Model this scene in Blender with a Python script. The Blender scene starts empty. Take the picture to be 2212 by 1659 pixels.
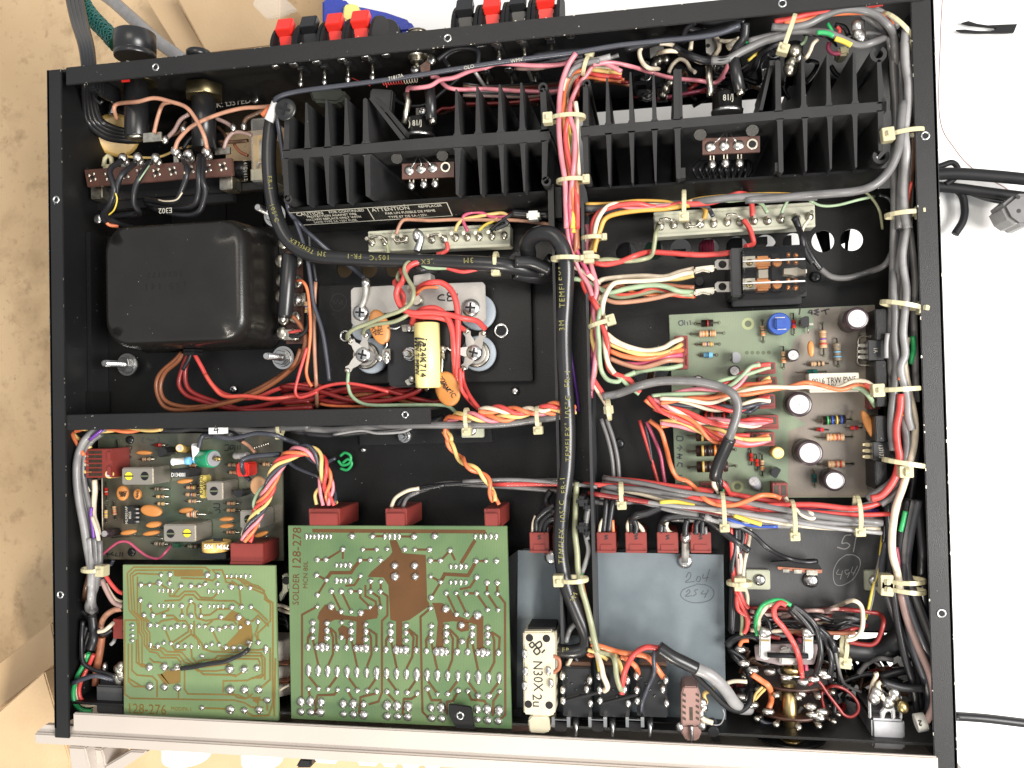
import bpy, bmesh, math, random
from mathutils import Vector as V, Matrix, Euler
random.seed(7)
S = bpy.context.scene
COL = S.collection
# ---------------- camera, world, lamps, exposure ----------------
CA = (.0141, .1748, -.0223); CC = V((.3084, .1559, .3737)); FPX = 1760.
cd = bpy.data.cameras.new('camera'); cam = bpy.data.objects.new('camera', cd); COL.objects.link(cam)
cam.location = CC; cam.rotation_euler = CA; cd.sensor_width = 36; cd.lens = 36*FPX/2212
cd.clip_start = .01; cd.clip_end = 20; S.camera = cam
wd = bpy.data.worlds.new("World"); S.world = wd; wd.use_nodes = True
wd.node_tree.nodes['Background'].inputs[0].default_value = (.93, .96, 1, 1)
wd.node_tree.nodes['Background'].inputs[1].default_value = .55
def area(n, loc, aim, sx, sy, power, col):
    l = bpy.data.lights.new(n, 'AREA'); l.shape = 'RECTANGLE'; l.size = sx; l.size_y = sy; l.energy = power; l.color = col
    o = bpy.data.objects.new(n, l); COL.objects.link(o); o.location = loc
    o.rotation_euler = (V(aim)-V(loc)).to_track_quat('-Z', 'Y').to_euler()
    return o
area('window_light', (1.0, .02, .74), (.3, .12, -.05),   .5, .5, 21, (1, .97, .93))
area('ceiling_light', (.15, .6, 1.1), (.2, .15, -.05), .5, .5, 4, (1, .9, .78))
area('front_light', (.12, -.72, .6), (.2, .1, 0), .16, .16, 8, (1, .92, .8))
S.view_settings.view_transform = 'Standard'; S.view_settings.look = 'None'
S.view_settings.exposure = .15; S.view_settings.gamma = 1
# ---------------- pixel -> place ----------------
FR = {'O': (0, 0, 1/1.82278), 'T1': (0, 0, 1.8436), 'T2': (1000, 0, 1.7015), 'T3': (2100, 0, 1.8436), 'T4': (3000, 0, 1.843),
      'M1': (200, 800, 1.8438), 'M2': (1150, 800, 1.8436), 'M3': (2100, 700, 1.8436), 'M4': (2600, 1150, 1.8436),
      'B1': (200, 1600, 2.212), 'B2': (100, 2150, 1.898), 'B3': (1100, 2000, 1.843), 'B4': (1900, 1950, 1.5448), 'B5': (2750, 2000, 1.62),
      'Z1': (0, 2700, 2.212), 'Z2': (900, 2700, 1.8433)}
_f = [FR['O']]
def F(k): _f[0] = FR[k]
RM = Euler(CA).to_matrix()
def P(x, y, d=40.):
    """point on the level d millimetres under the chassis rim"""
    a = _f[0]; X = (a[0]+x/a[2])/1.82278; Y = (a[1]+y/a[2])/1.82278
    r = RM @ V(((X-1106)/FPX, -(Y-829.5)/FPX, -1))
    t = (-d*.001-CC.z)/r.z
    return CC+r*t
def mm(px, d=0): return px/_f[0][2]/1.82278/FPX*(CC.z*1000+d)/.97
def pts(s, d):
    out = []
    for t in s.split():
        q = [float(v) for v in t.split(',')]
        if len(q) > 2: d = q[2]
        out.append(P(q[0], q[1], d))
    return out
# ---------------- materials ----------------
MT = {}
def mat(k, rgb, rough=.5, metal=0., var=.12, vs=60., bump=0., bs=900., specks=0., coat=0., rgb2=None, trans=0., alpha=1., sss=0., rvar=0., spec=.5):
    m = bpy.data.materials.new(k); m.use_nodes = True; MT[k] = m
    nt = m.node_tree; N = nt.nodes; L = nt.links; b = N['Principled BSDF']
    tc = N.new('ShaderNodeTexCoord')
    no = N.new('ShaderNodeTexNoise'); no.inputs['Scale'].default_value = vs; no.inputs['Detail'].default_value = 5
    L.new(tc.outputs['Object'], no.inputs['Vector'])
    r = N.new('ShaderNodeValToRGB'); e = r.color_ramp.elements; e[0].position = .3; e[1].position = .7
    c2 = rgb2 or tuple(min(1, c*(1+var)) for c in rgb)
    c1 = rgb if rgb2 else tuple(c*(1-var) for c in rgb)
    e[0].color = (*c1, 1); e[1].color = (*c2, 1)
    L.new(no.outputs[0], r.inputs[0]); out = r.outputs[0]
    if specks:
        n2 = N.new('ShaderNodeTexNoise'); n2.inputs['Scale'].default_value = 650; n2.inputs['Detail'].default_value = 1
        L.new(tc.outputs['Object'], n2.inputs['Vector'])
        r2 = N.new('ShaderNodeValToRGB'); r2.color_ramp.elements[0].position = .79; r2.color_ramp.elements[1].position = .82
        L.new(n2.outputs[0], r2.inputs[0])
        mx = N.new('ShaderNodeMix'); mx.data_type = 'RGBA'
        ml = N.new('ShaderNodeMath'); ml.operation = 'MULTIPLY'; ml.inputs[1].default_value = specks
        L.new(r2.outputs[0], ml.inputs[0]); L.new(ml.outputs[0], mx.inputs[0]); L.new(out, mx.inputs[6]); mx.inputs[7].default_value = (.45, .43, .4, 1)
        out = mx.outputs[2]
    L.new(out, b.inputs['Base Color'])
    b.inputs['Roughness'].default_value = rough; b.inputs['Metallic'].default_value = metal
    if rvar:
        mr = N.new('ShaderNodeMapRange'); mr.inputs[3].default_value = rough-rvar; mr.inputs[4].default_value = rough+rvar
        L.new(no.outputs[0], mr.inputs[0]); L.new(mr.outputs[0], b.inputs['Roughness'])
    b.inputs['Coat Weight'].default_value = coat; b.inputs['Specular IOR Level'].default_value = spec
    b.inputs['Transmission Weight'].default_value = trans; b.inputs['Alpha'].default_value = alpha
    if bump:
        nb = N.new('ShaderNodeTexNoise'); nb.inputs['Scale'].default_value = bs; nb.inputs['Detail'].default_value = 3
        L.new(tc.outputs['Object'], nb.inputs['Vector'])
        bp = N.new('ShaderNodeBump'); bp.inputs['Strength'].default_value = bump; bp.inputs['Distance'].default_value = .0006
        L.new(nb.outputs[0], bp.inputs['Height']); L.new(bp.outputs[0], b.inputs['Normal'])
    return m
mat('black', (.009, .009, .0092), .45, spec=.4, bump=.25, bs=2500, specks=.7, vs=25, rvar=.08)
mat('sink', (.026, .026, .0265), .5, spec=.2, bump=.2, bs=3000, specks=.3, rvar=.08)
mat('trpaint', (.011, .01, .009), .27, bump=.1, bs=1500, specks=.5, rvar=.03, spec=.4)
mat('blacksatin', (.007, .007, .007), .36, spec=.3, bump=.12, bs=1500, specks=.5, rvar=.06)
mat('bplastic', (.014, .014, .015), .3, var=.2)
mat('bmatte', (.01, .01, .011), .6, var=.2, spec=.25)
mat('steel', (.55, .55, .54), .3, 1, bump=.1, rvar=.1)
mat('solder', (.55, .53, .5), .32, 1, var=.15, vs=500, rvar=.1)
mat('tin', (.5, .47, .4), .32, 1, var=.3, vs=300, rvar=.12)
mat('brass', (.42, .32, .15), .36, 1, var=.2, rvar=.1)
mat('agedbrass', (.2, .165, .09), .38, 1, var=.25, rvar=.1)
mat('alu', (.4, .385, .36), .5, .6, var=.05, bump=.1, bs=1800)
mat('silverpaint', (.47, .42, .375), .42, .2, var=.05, vs=15, bump=.08)
mat('greysheet', (.115, .14, .155), .5, .1, var=.03, vs=300, bump=.1, bs=3000)
mat('darksheet', (.028, .029, .031), .45, .1, var=.1, specks=.25)
mat('nylon', (.44, .4, .25), .35, var=.06, coat=.2)
mat('redplug', (.18, .028, .022), .4, var=.12)
mat('brownboard', (.075, .032, .023), .45, var=.2, vs=150)
mat('cardboard', (.46, .31, .17), .8, vs=11, rgb2=(.62, .45, .27), bump=.3, bs=500)
mat('white', (.82, .81, .79), .5, var=.03, vs=8)
mat('paper', (.8, .78, .7), .6, var=.03)
mat('ceram', (.55, .5, .42), .5, var=.08, vs=200)
mat('orangecap', (.45, .18, .045), .42, var=.12, vs=80)
mat('yellowcap', (.76, .66, .27), .4, var=.05)
mat('amber', (.65, .42, .13), .35, var=.1)
mat('blue', (.018, .06, .27), .35, var=.15)
mat('bluetool', (.03, .05, .33), .35, var=.2, vs=40, bump=.3)
mat('ytool', (.72, .62, .2), .5)
mat('redtab', (.72, .03, .02), .4, var=.06)
mat('greenp', (.01, .22, .1), .35)
mat('greytext', (.45, .43, .36), .6, var=.2)
mat('olivetext', (.17, .16, .05), .6, var=.3, vs=400)
mat('inktext', (.012, .012, .014), .5)
mat('pencil', (.05, .055, .06), .6)
mat('chalk', (.3, .3, .3), .7)
mat('resist', (.42, .27, .15), .4, var=.1)
mat('resistgrey', (.2, .16, .11), .4)
mat('dgreen', (.01, .06, .03), .4)
mat('clear', (.8, .8, .78), .05, trans=.0, alpha=.16, var=0)
mat('copperwire', (.75, .32, .12), .3, .7)
mat('felt', (.3, .34, .38), .8)
mat('grime', (.03, .02, .012), .5, var=.4, vs=300)
WC = dict(red=(.52, .055, .048), amb=(.5, .28, .05), drd=(.2, .014, .013), org=(.58, .15, .055), yel=(.6, .42, .15), gry=(.125, .122, .122), lgy=(.24, .235, .235), blk=(.011, .011, .013),
          wht=(.58, .5, .38), pnk=(.5, .17, .2), grn=(.26, .35, .22), ggn=(.02, .3, .09), brn=(.28, .1, .05), tan=(.38, .19, .12), vio=(.14, .04, .3), blu=(.02, .06, .3),
          mgt=(.42, .07, .13), dgy=(.055, .056, .065), olv=(.24, .25, .15), sal=(.55, .075, .05), bwn=(.2, .065, .025), ylb=(.6, .45, .06), cof=(.12, .06, .035), mau=(.3, .2, .18), nvy=(.035, .038, .05))
for k, c in WC.items(): mat('w_'+k, c, .42, var=.14, vs=160, coat=.08)
for k, c in dict(r=(.5, .03, .02), k=(.015, .012, .01), b=(.02, .06, .3), y=(.8, .6, .05), v=(.15, .05, .3), o=(.7, .2, .03), g=(.03, .3, .08), n=(.03, .012, .01), w=(.7, .68, .6), a=(.5, .36, .1), l=(.15, .4, .6), t=(.012, .1, .09)).items(): mat('b_'+k, c, .35)
def board_mat(k, c1, c2, c3):
    m = mat(k, c1, .32, rgb2=c2, vs=28, bump=.1, bs=1200, coat=.3); nt = m.node_tree; N = nt.nodes; L = nt.links
    b = N['Principled BSDF']; src = b.inputs['Base Color'].links[0].from_socket
    tc = N.new('ShaderNodeTexCoord'); w1 = N.new('ShaderNodeTexWave'); w1.inputs['Scale'].default_value = 420; w1.inputs['Distortion'].default_value = .4
    w1.bands_direction = 'X'; L.new(tc.outputs['Object'], w1.inputs['Vector'])
    mx = N.new('ShaderNodeMix'); mx.data_type = 'RGBA'; ml = N.new('ShaderNodeMath'); ml.operation = 'MULTIPLY'; ml.inputs[1].default_value = .35
    L.new(w1.outputs[1], ml.inputs[0]); L.new(ml.outputs[0], mx.inputs[0]); L.new(src, mx.inputs[6]); mx.inputs[7].default_value = (*c3, 1)
    L.new(mx.outputs[2], b.inputs['Base Color'])
board_mat('pcbgreen', (.06, .115, .05), (.125, .18, .08), (.05, .1, .04))
board_mat('pcblite', (.12, .19, .085), (.19, .25, .12), (.1, .16, .07))
board_mat('pcbpale', (.14, .185, .12), (.2, .225, .155), (.12, .165, .1))
board_mat('pcbbrown', (.11, .085, .062), (.055, .09, .058), (.09, .08, .06))
board_mat('pcbtan', (.17, .145, .115), (.22, .18, .15), (.15, .145, .115))
mat('trace', (.2, .13, .035), .33, .25, var=.12)
mat('tracebrown', (.1, .045, .015), .36, .25, var=.12)
# ---------------- objects ----------------
def link(name, me, m, parent=None, smooth=False):
    o = bpy.data.objects.new(name, me); COL.objects.link(o)
    if m is not None:
        for k in (m if isinstance(m, (list, tuple)) else [m]): me.materials.append(MT[k])
    if parent is not None: o.parent = parent
    if smooth:
        for p in me.polygons: p.use_smooth = True
    return o
def thing(name, label, cat, group=None, kind=None, o=None, at=None):
    if o is None:
        o = bpy.data.objects.new(name, None); COL.objects.link(o); o.empty_display_size = .01
    if label: o['label'] = label
    if cat: o['category'] = cat
    if group: o['group'] = group
    if kind: o['kind'] = kind
    return o
def tag(o, label, cat=None, group=None, kind=None): return thing(None, label, cat, group, kind, o)
def newbm(bm, name, m, parent, smooth=False, bev=0):
    if bev: bmesh.ops.bevel(bm, geom=[e for e in bm.edges if e.calc_face_angle(0) > .6], offset=bev, segments=2, affect='EDGES', clamp_overlap=True)
    bmesh.ops.recalc_face_normals(bm, faces=bm.faces)
    me = bpy.data.meshes.new(name); bm.to_mesh(me); bm.free()
    return link(name, me, m, parent, smooth)
def bb(bm, c, sz, rot=None, mi=0):
    g = bmesh.ops.create_cube(bm, size=1)['verts']
    bmesh.ops.scale(bm, vec=sz, verts=g)
    if rot is not None: bmesh.ops.rotate(bm, matrix=rot, verts=g)
    bmesh.ops.translate(bm, vec=c, verts=g)
    if mi:
        for f in {f for v in g for f in v.link_faces}: f.material_index = mi
def box(name, c, sz, m, parent, rot=None, bev=0):
    bm = bmesh.new(); bb(bm, c, sz, rot); return newbm(bm, name, m, parent, bev=bev)
def pbox(name, x0, y0, x1, y1, d0, d1, m, parent, bev=0):
    """box whose top face, d0 under the rim, spans the two pixel corners; bottom at d1"""
    a = P(x0, y0, d0); b = P(x1, y1, d0)
    return box(name, V(((a.x+b.x)/2, (a.y+b.y)/2, -(d0+d1)*.0005)), (abs(a.x-b.x), abs(a.y-b.y), (d1-d0)*.001), m, parent, bev=bev)
def prism(name, pp, d0, d1, m, parent, bev=0, smooth=False):
    """outline (world xy points or pixel string at level d0) pulled down to d1"""
    if isinstance(pp, str): pp = pts(pp, d0)
    bm = bmesh.new(); vs = [bm.verts.new((p[0], p[1], -d0*.001)) for p in pp]
    f = bm.faces.new(vs); r = bmesh.ops.extrude_face_region(bm, geom=[f])
    bmesh.ops.translate(bm, vec=(0, 0, -(d1-d0)*.001), verts=[v for v in r['geom'] if isinstance(v, bmesh.types.BMVert)])
    return newbm(bm, name, m, parent, bev=bev, smooth=smooth)
def frame_of(ax):
    ax = ax.normalized(); u = ax.orthogonal().normalized()
    if abs(ax.z) < .95: u = ax.cross(V((0, 0, 1))).normalized()
    return u, ax.cross(u).normalized()
def lathe(name, a, b, prof, m, parent, n=16, smooth=True, link_=True, bm=None):
    """prof: (t along a->b in units of the length, radius in mm, material index)"""
    a = V(a); b = V(b); ax = b-a; u, w = frame_of(ax); own = bm is None
    if own: bm = bmesh.new()
    last = None
    for t, r, *mi in prof:
        c = a+ax*t; ring = [bm.verts.new(c+(u*math.cos(2*math.pi*i/n)+w*math.sin(2*math.pi*i/n))*max(r, 1e-3)*.001) for i in range(n)]
        if last:
            for i in range(n):
                f = bm.faces.new((last[i], last[(i+1) % n], ring[(i+1) % n], ring[i])); f.material_index = lm; f.smooth = smooth
        else: f = bm.faces.new(ring); f.material_index = mi[0] if mi else 0
        last = ring; lm = mi[0] if mi else 0
    f = bm.faces.new(last); f.material_index = lm
    if not own: return
    bmesh.ops.recalc_face_normals(bm, faces=bm.faces)
    me = bpy.data.meshes.new(name); bm.to_mesh(me); bm.free()
    o = link(name, me, m, parent)
    return o
def cyl(name, a, b, r, m, parent, n=16, ch=.08):
    L = (V(b)-V(a)).length*1000; c = min(ch*r/L, .3)
    return lathe(name, a, b, [(0, r*(1-ch)), (c, r), (1-c, r), (1, r*(1-ch))], m, parent, n)
def vcyl(name, x, y, r, d0, d1, m, parent, n=20, ch=.08):
    a = P(x, y, d0); return cyl(name, a, V((a.x, a.y, -d1*.001)), r, m, parent, n, ch)
def smoothpath(p, k=5):
    if len(p) < 3: return [p[0].lerp(p[-1], i/4) for i in range(5)]
    q = [p[0]*2-p[1]]+list(p)+[p[-1]*2-p[-2]]; o = []
    for i in range(1, len(q)-2):
        a, b, c, e = q[i-1:i+3]
        for j in range(k):
            t = j/k; o.append(.5*((2*b)+(c-a)*t+(2*a-5*b+4*c-e)*t*t+(3*b-a-3*c+e)*t**3))
    o.append(p[-1]); return o
def tube(name, path, r, m, parent, n=8, bm=None, mi=0, rr=None):
    own = bm is None
    if own: bm = bmesh.new()
    last = None; T = (path[1]-path[0]).normalized(); u = T.orthogonal().normalized(); N = len(path)
    for i, p in enumerate(path):
        T2 = (path[min(i+1, N-1)]-path[max(i-1, 0)]).normalized()
        if T2.length < .5: T2 = T
        u = (u-T2*u.dot(T2)).normalized(); w = T2.cross(u); T = T2
        rad = (rr(i/(N-1)) if rr else r)*.001
        ring = [bm.verts.new(p+(u*math.cos(2*math.pi*j/n)+w*math.sin(2*math.pi*j/n))*rad) for j in range(n)]
        if last:
            for j in range(n):
                f = bm.faces.new((last[j], last[(j+1) % n], ring[(j+1) % n], ring[j])); f.material_index = mi; f.smooth = True
        else: bm.faces.new(ring).material_index = mi
        last = ring
    bm.faces.new(last).material_index = mi
    if own:
        bmesh.ops.recalc_face_normals(bm, faces=bm.faces)
        me = bpy.data.meshes.new(name); bm.to_mesh(me); bm.free(); return link(name, me, m, parent)
WS = [.79]
def wire(par, c, r, d, s, name='wire', k=5, n=8):
    """one wire through pixel points; r is its radius in mm"""
    r = r*WS[0] if r < 3 else r
    return tube(name, smoothpath(pts(s, d), k), r, 'w_'+c if 'w_'+c in MT else c, par, n)
def resample(p, step):
    o = [p[0]]; acc = 0
    for a, b in zip(p, p[1:]):
        l = (b-a).length; t = step-acc
        while t <= l: o.append(a.lerp(b, t/l)); t += step
        acc = (acc+l) % step
    return o
def twist(par, cols, r, d, s, pitch=16, R=None, name='wire', ph=0):
    c = resample(smoothpath(pts(s, d), 8), .0013); n = len(cols); r *= .8; R = R or r*(1.05 if n == 2 else 1.25 if n == 3 else 1.5)
    for q, col in enumerate(cols):
        o = []
        for i, p in enumerate(c):
            T = (c[min(i+1, len(c)-1)]-c[max(i-1, 0)]).normalized(); u, w = frame_of(T)
            if abs(T.z) > .9: u, w = V((1, 0, 0)), V((0, 1, 0))
            a = 2*math.pi*(i*1.3/pitch+q/n)+ph+.25*math.sin(i*.23+q)
            o.append(p+(u*math.cos(a)+w*math.sin(a))*R*.001)
        tube(name, o, r, 'w_'+col, par, 7)
def bundle(par, cols, d, s, R=3., name='wire', flat=.6, seed=1, wob=.35, pull=0):
    """wires running side by side; cols: 'gry:1.6 red:.8'"""
    rg = random.Random(seed); c = smoothpath(pts(s, d), 6); L = len(c)
    cl = [q.split(':') for q in cols.split()]; n = len(cl)
    for q, (col, rad) in enumerate(cl):
        rad = float(rad)*.82; a0 = (q+.5)/n*2-1; up = (rg.random()-.5)*2; f1, f2 = rg.random()*6, rg.random()*6; o = []
        for i, p in enumerate(c):
            T = (c[min(i+1, L-1)]-c[max(i-1, 0)]).normalized(); u = T.cross(V((0, 0, 1)))
            u = u.normalized() if u.length > .1 else V((1, 0, 0)); t = i/L*L/14
            x = a0+wob*math.sin(t*1.7+f1); z = up*flat+wob*math.sin(t*1.3+f2)
            k = 1-pull*abs(math.sin(math.pi*i/max(1, L-1)))**.5 if pull else 1
            o.append(p+(u*x+V((0, 0, 1))*z)*R*.001*k)
        tube(name, o, rad, 'w_'+col, par, 8)
def tie(par, x, y, d, ang, half, head=1, dep=3.5, name='cable_tie', hs=1., tail=1.):
    """nylon tie round a bundle: ang is the across direction in the picture, half the half width in mm"""
    c = P(x, y, d); t = math.radians(ang); u = V((math.cos(t), math.sin(t), 0)); v = V((-math.sin(t), math.cos(t), 0)); z = V((0, 0, 1)); bm = bmesh.new()
    n = 20; vs = []
    for i in range(n):
        a = 2*math.pi*i/n; rad = u*math.cos(a)*half*.001+z*math.sin(a)*dep*.001; ou = (u*math.cos(a)+z*math.sin(a))*.0005
        vs.append([bm.verts.new(c+rad+ou*e+v*f*.001) for e, f in ((0, -1), (1, -1), (1, 1), (0, 1))])
    for i in range(n):
        A, B = vs[i], vs[(i+1) % n]
        for j in range(4): bm.faces.new((A[j], A[(j+1) % 4], B[(j+1) % 4], B[j]))
    rot = Matrix((u, v, z)).transposed()
    hs *= .78; hc = c+u*head*(half*.001+.0005)+z*.0012
    bb(bm, hc, (.0042*hs, .0048*hs, .0046*hs), rot); bb(bm, hc+z*.0023*hs, (.0022*hs, .0018*hs, .0012), rot)
    bb(bm, hc+z*.0031*hs, (.0014, .0022, .0006), rot)
    return newbm(bm, name, 'nylon', par, bev=.0003)
def text(par, s, x, y, d, size, ang=0, m='greytext', mirror=False, name='lettering', ext=.00004, rot=None, loc=None, sh=0, sp=1, sx=1):
    c = bpy.data.curves.new(name, 'FONT'); c.body = s; c.size = size*.001; c.extrude = ext; c.align_x = 'CENTER'; c.align_y = 'CENTER'; c.shear = sh; c.space_character = sp; c.resolution_u = 2
    o = bpy.data.objects.new(name, c); me = bpy.data.meshes.new_from_object(o); bpy.data.objects.remove(o)
    for v in me.vertices: v.co.x *= (-sx if mirror else sx)
    if mirror: me.flip_normals()
    o = link(name, me, m, par); o.location = loc if loc is not None else P(x, y, d)
    o.rotation_euler = rot if rot is not None else (0, 0, math.radians(ang)); return o
def strip2d(bm, P2, wd, z, th=.00008):
    """flat ribbon along 2D-ish points (mitred), raised by th"""
    n = len(P2); L = []; 
    for i, p in enumerate(P2):
        a = (P2[i]-P2[i-1]).normalized() if i else (P2[1]-P2[0]).normalized()
        b = (P2[i+1]-P2[i]).normalized() if i < n-1 else a
        t = (a+b); t = t.normalized() if t.length > .1 else a
        k = 1/max(.5, t.dot(a)); nn = V((-t.y, t.x, 0))*wd*.5*k
        L.append([bm.verts.new((q.x, q.y, z+h)) for q, h in ((p+nn, 0), (p+nn*.92, th), (p-nn*.92, th), (p-nn, 0))])
    for A, B in zip(L, L[1:]):
        for j in range(3): bm.faces.new((A[j], A[j+1], B[j+1], B[j]))
def scribble(par, x, y, d, strokes, w=.35, m='inktext', name='handwriting', k=3):
    """strokes: 'x,y x,y;x,y ...' in frame pixels"""
    bm = bmesh.new()
    for s in strokes.split(';'):
        p = smoothpath([P(x+float(a), y+float(b), d) for a, b in (t.split(',') for t in s.split())], k)
        strip2d(bm, p, w*.001, -d*.001, .00005)
    o = newbm(bm, name, m, par); o['kind'] = 'stuff'; return o
def plate(name, outer, holes, d0, d1, m, parent, bev=0):
    """plate with real holes; outer/holes are lists of world xy; holes may be (c, r)"""
    c = bpy.data.curves.new('c', 'CURVE'); c.dimensions = '2D'; c.fill_mode = 'BOTH'; c.extrude = (d1-d0)*.0005; c.bevel_depth = bev
    for h in [outer]+list(holes):
        if len(h) == 2 and isinstance(h[1], (int, float)):
            q, r = h; n = 24; h = [(q.x+math.cos(2*math.pi*i/n)*r*.001, q.y+math.sin(2*math.pi*i/n)*r*.001) for i in range(n)]
        s = c.splines.new('POLY'); s.points.add(len(h)-1); s.use_cyclic_u = True
        for i, p in enumerate(h): s.points[i].co = (p[0], p[1], 0, 1)
    o = bpy.data.objects.new('c', c); me = bpy.data.meshes.new_from_object(o); bpy.data.objects.remove(o)
    for v in me.vertices: v.co.z -= (d0+d1)*.0005
    return link(name, me, m, parent)
BLOB = {}
def blob(par, p, rx, ry=None, h=None, ang=0, m='solder', name='solder_joint'):
    """bead of solder, shared mesh"""
    ry = ry or rx; h = h or min(rx, ry)*.8
    key = (m, name)
    if key not in BLOB:
        L = []
        for s in range(4):
            bm = bmesh.new(); bmesh.ops.create_icosphere(bm, subdivisions=2, radius=1)
            rg = random.Random(s)
            for v in bm.verts:
                v.co *= 1+rg.uniform(-.07, .07)
                if v.co.z > .55: v.co.z += .35*(v.co.z-.5); v.co.x += .2*(rg.random()-.5)
                if v.co.z < -.1: v.co.z = -.1; v.co.x *= 1.12; v.co.y *= 1.12
            me = bpy.data.meshes.new(name); bm.to_mesh(me); bm.free(); me.materials.append(MT[m])
            for f in me.polygons: f.use_smooth = True
            L.append(me)
        BLOB[key] = L
    o = bpy.data.objects.new(name, random.choice(BLOB[key])); COL.objects.link(o); o.parent = par
    o.location = p; o.scale = (rx*.001, ry*.001, h*.001); o.rotation_euler = (0, 0, math.radians(ang)+random.choice((0, math.pi)))
    return o
def bolt(par, a, b, r=1.5, nut=3.6, wash=5., base=.3, name='bolt', m='steel'):
    """threaded stud from base a to tip b with washer and nut"""
    L = (V(b)-V(a)).length*1000; bm = bmesh.new(); pr = []
    k = int(L/.55)
    for i in range(k): pr += [(i/k, r), ((i+.5)/k, r*.86)]
    pr.append((1, r*.8)); lathe(name, a, b, pr, m, par, 12, False, bm=bm)
    o1 = V(a); ax = (V(b)-V(a)).normalized()
    lathe(name, o1, o1+ax*.0008, [(0, wash), (1, wash)], m, par, 24, False, bm=bm)
    lathe(name, o1+ax*.0008, o1+ax*.0016, [(0, wash*.8), (1, wash*.75)], m, par, 20, False, bm=bm)
    lathe(name, o1+ax*.0016, o1+ax*.0045, [(0, nut*.95), (.1, nut), (.9, nut), (1, nut*.9)], m, par, 6, False, bm=bm)
    return newbm(bm, name, m, par)
def screw(par, c, r, n=V((0, 0, 1)), m='steel', name='screw', cross=True, h=.5, ang=25):
    """pan head with a recessed cross"""
    n = n.normalized(); u, w = frame_of(n); bm = bmesh.new(); N = 20; last = None
    pr = [(1, 0), (1, .25), (.86, .62), (.6, .85), (.3, .95)]
    for q, z in pr:
        ring = [bm.verts.new(V(c)+(u*math.cos(2*math.pi*i/N)+w*math.sin(2*math.pi*i/N))*q*r*.001+n*z*h*r*.001) for i in range(N)]
        if last:
            for i in range(N): bm.faces.new((last[i], last[(i+1) % N], ring[(i+1) % N], ring[i])).smooth = True
        last = ring
    top = bm.faces.new(last)
    bmesh.ops.recalc_face_normals(bm, faces=bm.faces)
    me = bpy.data.meshes.new(name); bm.to_mesh(me); bm.free(); o = link(name, me, m, par)
    if cross:
        a = math.radians(ang); x = u*math.cos(a)+w*math.sin(a); y = -u*math.sin(a)+w*math.cos(a); b2 = bmesh.new(); rt = Matrix((x, y, n)).transposed()
        bb(b2, V(c)+n*h*r*.00088, (r*.0011, r*.00022, r*.0002), rt); bb(b2, V(c)+n*h*r*.00087, (r*.00022, r*.0011, r*.0002), rt)
        newbm(b2, 'screw_recess', 'bmatte', o if par is None or par.parent is None else par)
    return o
Z = V((0, 0, 1))

def blotch(k, c1, c2, c3):
    m = mat(k, c1, .8, rgb2=c2, vs=7, bump=.3, bs=500); nt = m.node_tree; N = nt.nodes; L = nt.links; b = N['Principled BSDF']; src = b.inputs['Base Color'].links[0].from_socket
    tc = N.new('ShaderNodeTexCoord'); last = src
    for sc, lo, hi, am in ((55, .54, .72, .6), (240, .6, .72, .5), (18, .5, .7, .45)):
        n = N.new('ShaderNodeTexNoise'); n.inputs['Scale'].default_value = sc; n.inputs['Detail'].default_value = 7; n.inputs['Roughness'].default_value = .65; L.new(tc.outputs['Object'], n.inputs['Vector'])
        mr = N.new('ShaderNodeMapRange'); mr.inputs[1].default_value = lo; mr.inputs[2].default_value = hi; mr.inputs[4].default_value = am; L.new(n.outputs[0], mr.inputs[0])
        mx = N.new('ShaderNodeMix'); mx.data_type = 'RGBA'; L.new(mr.outputs[0], mx.inputs[0]); L.new(last, mx.inputs[6]); mx.inputs[7].default_value = (*c3, 1); last = mx.outputs[2]
    L.new(last, b.inputs['Base Color'])
blotch('stained', (.42, .29, .16), (.58, .42, .25), (.19, .115, .055))

g_ = bpy.data.materials.new('glass'); g_.use_nodes = True; MT['glass'] = g_; nt = g_.node_tree; nt.nodes.remove(nt.nodes['Principled BSDF'])
t_ = nt.nodes.new('ShaderNodeBsdfTransparent'); t_.inputs[0].default_value = (.88, .88, .86, 1); gl_ = nt.nodes.new('ShaderNodeBsdfGlossy'); gl_.inputs['Roughness'].default_value = .06; fr_ = nt.nodes.new('ShaderNodeFresnel'); fr_.inputs[0].default_value = 1.6
mx_ = nt.nodes.new('ShaderNodeMixShader'); nt.links.new(fr_.outputs[0], mx_.inputs[0]); nt.links.new(t_.outputs[0], mx_.inputs[1]); nt.links.new(gl_.outputs[0], mx_.inputs[2]); nt.links.new(mx_.outputs[0], nt.nodes['Material Output'].inputs[0])
# ---------------- bench and what lies on it ----------------
W, L = .43, .3323
F('O')
bench = box('workbench_top', V((.3, .15, -.172)), (2.4, 2.0, .04), 'white', None); tag(bench, 'white workbench top', None, kind='structure')
cb = prism('cardboard_sheet', [V((-.5, -.4, 0)), V((.165, -.4, 0)), V((.20, .1, 0)), V((.235, .62, 0)), V((-.5, .62, 0))], 149, 152, 'stained', None)
tag(cb, 'large brown cardboard sheet lying under the left half of the receiver', 'cardboard')
F('T1')
f1 = prism('cardboard_flap', '1050,-20 1270,-20 1500,390 1310,395', 128, 129.2, 'cardboard', None, bev=.0004)
tag(f1, 'narrow brown cardboard strip with creased edge above the fuse holders', 'cardboard')
f2 = prism('cardboard_box', '1265,-40 2030,-60 2030,330 1500,392', 112, 149, 'cardboard', None, bev=.001)
tag(f2, 'flat cardboard box behind the receiver, between the grey cable and the plastic bag', 'cardboard')
F('O')
f3 = prism('wooden_board', '-40,1460 110,1345 128,1430 -40,1560', 95, 149, 'cardboard', None, bev=.0008)
tag(f3, 'tan board corner sticking out at the left of the chassis near the front panel', 'board')
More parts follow.
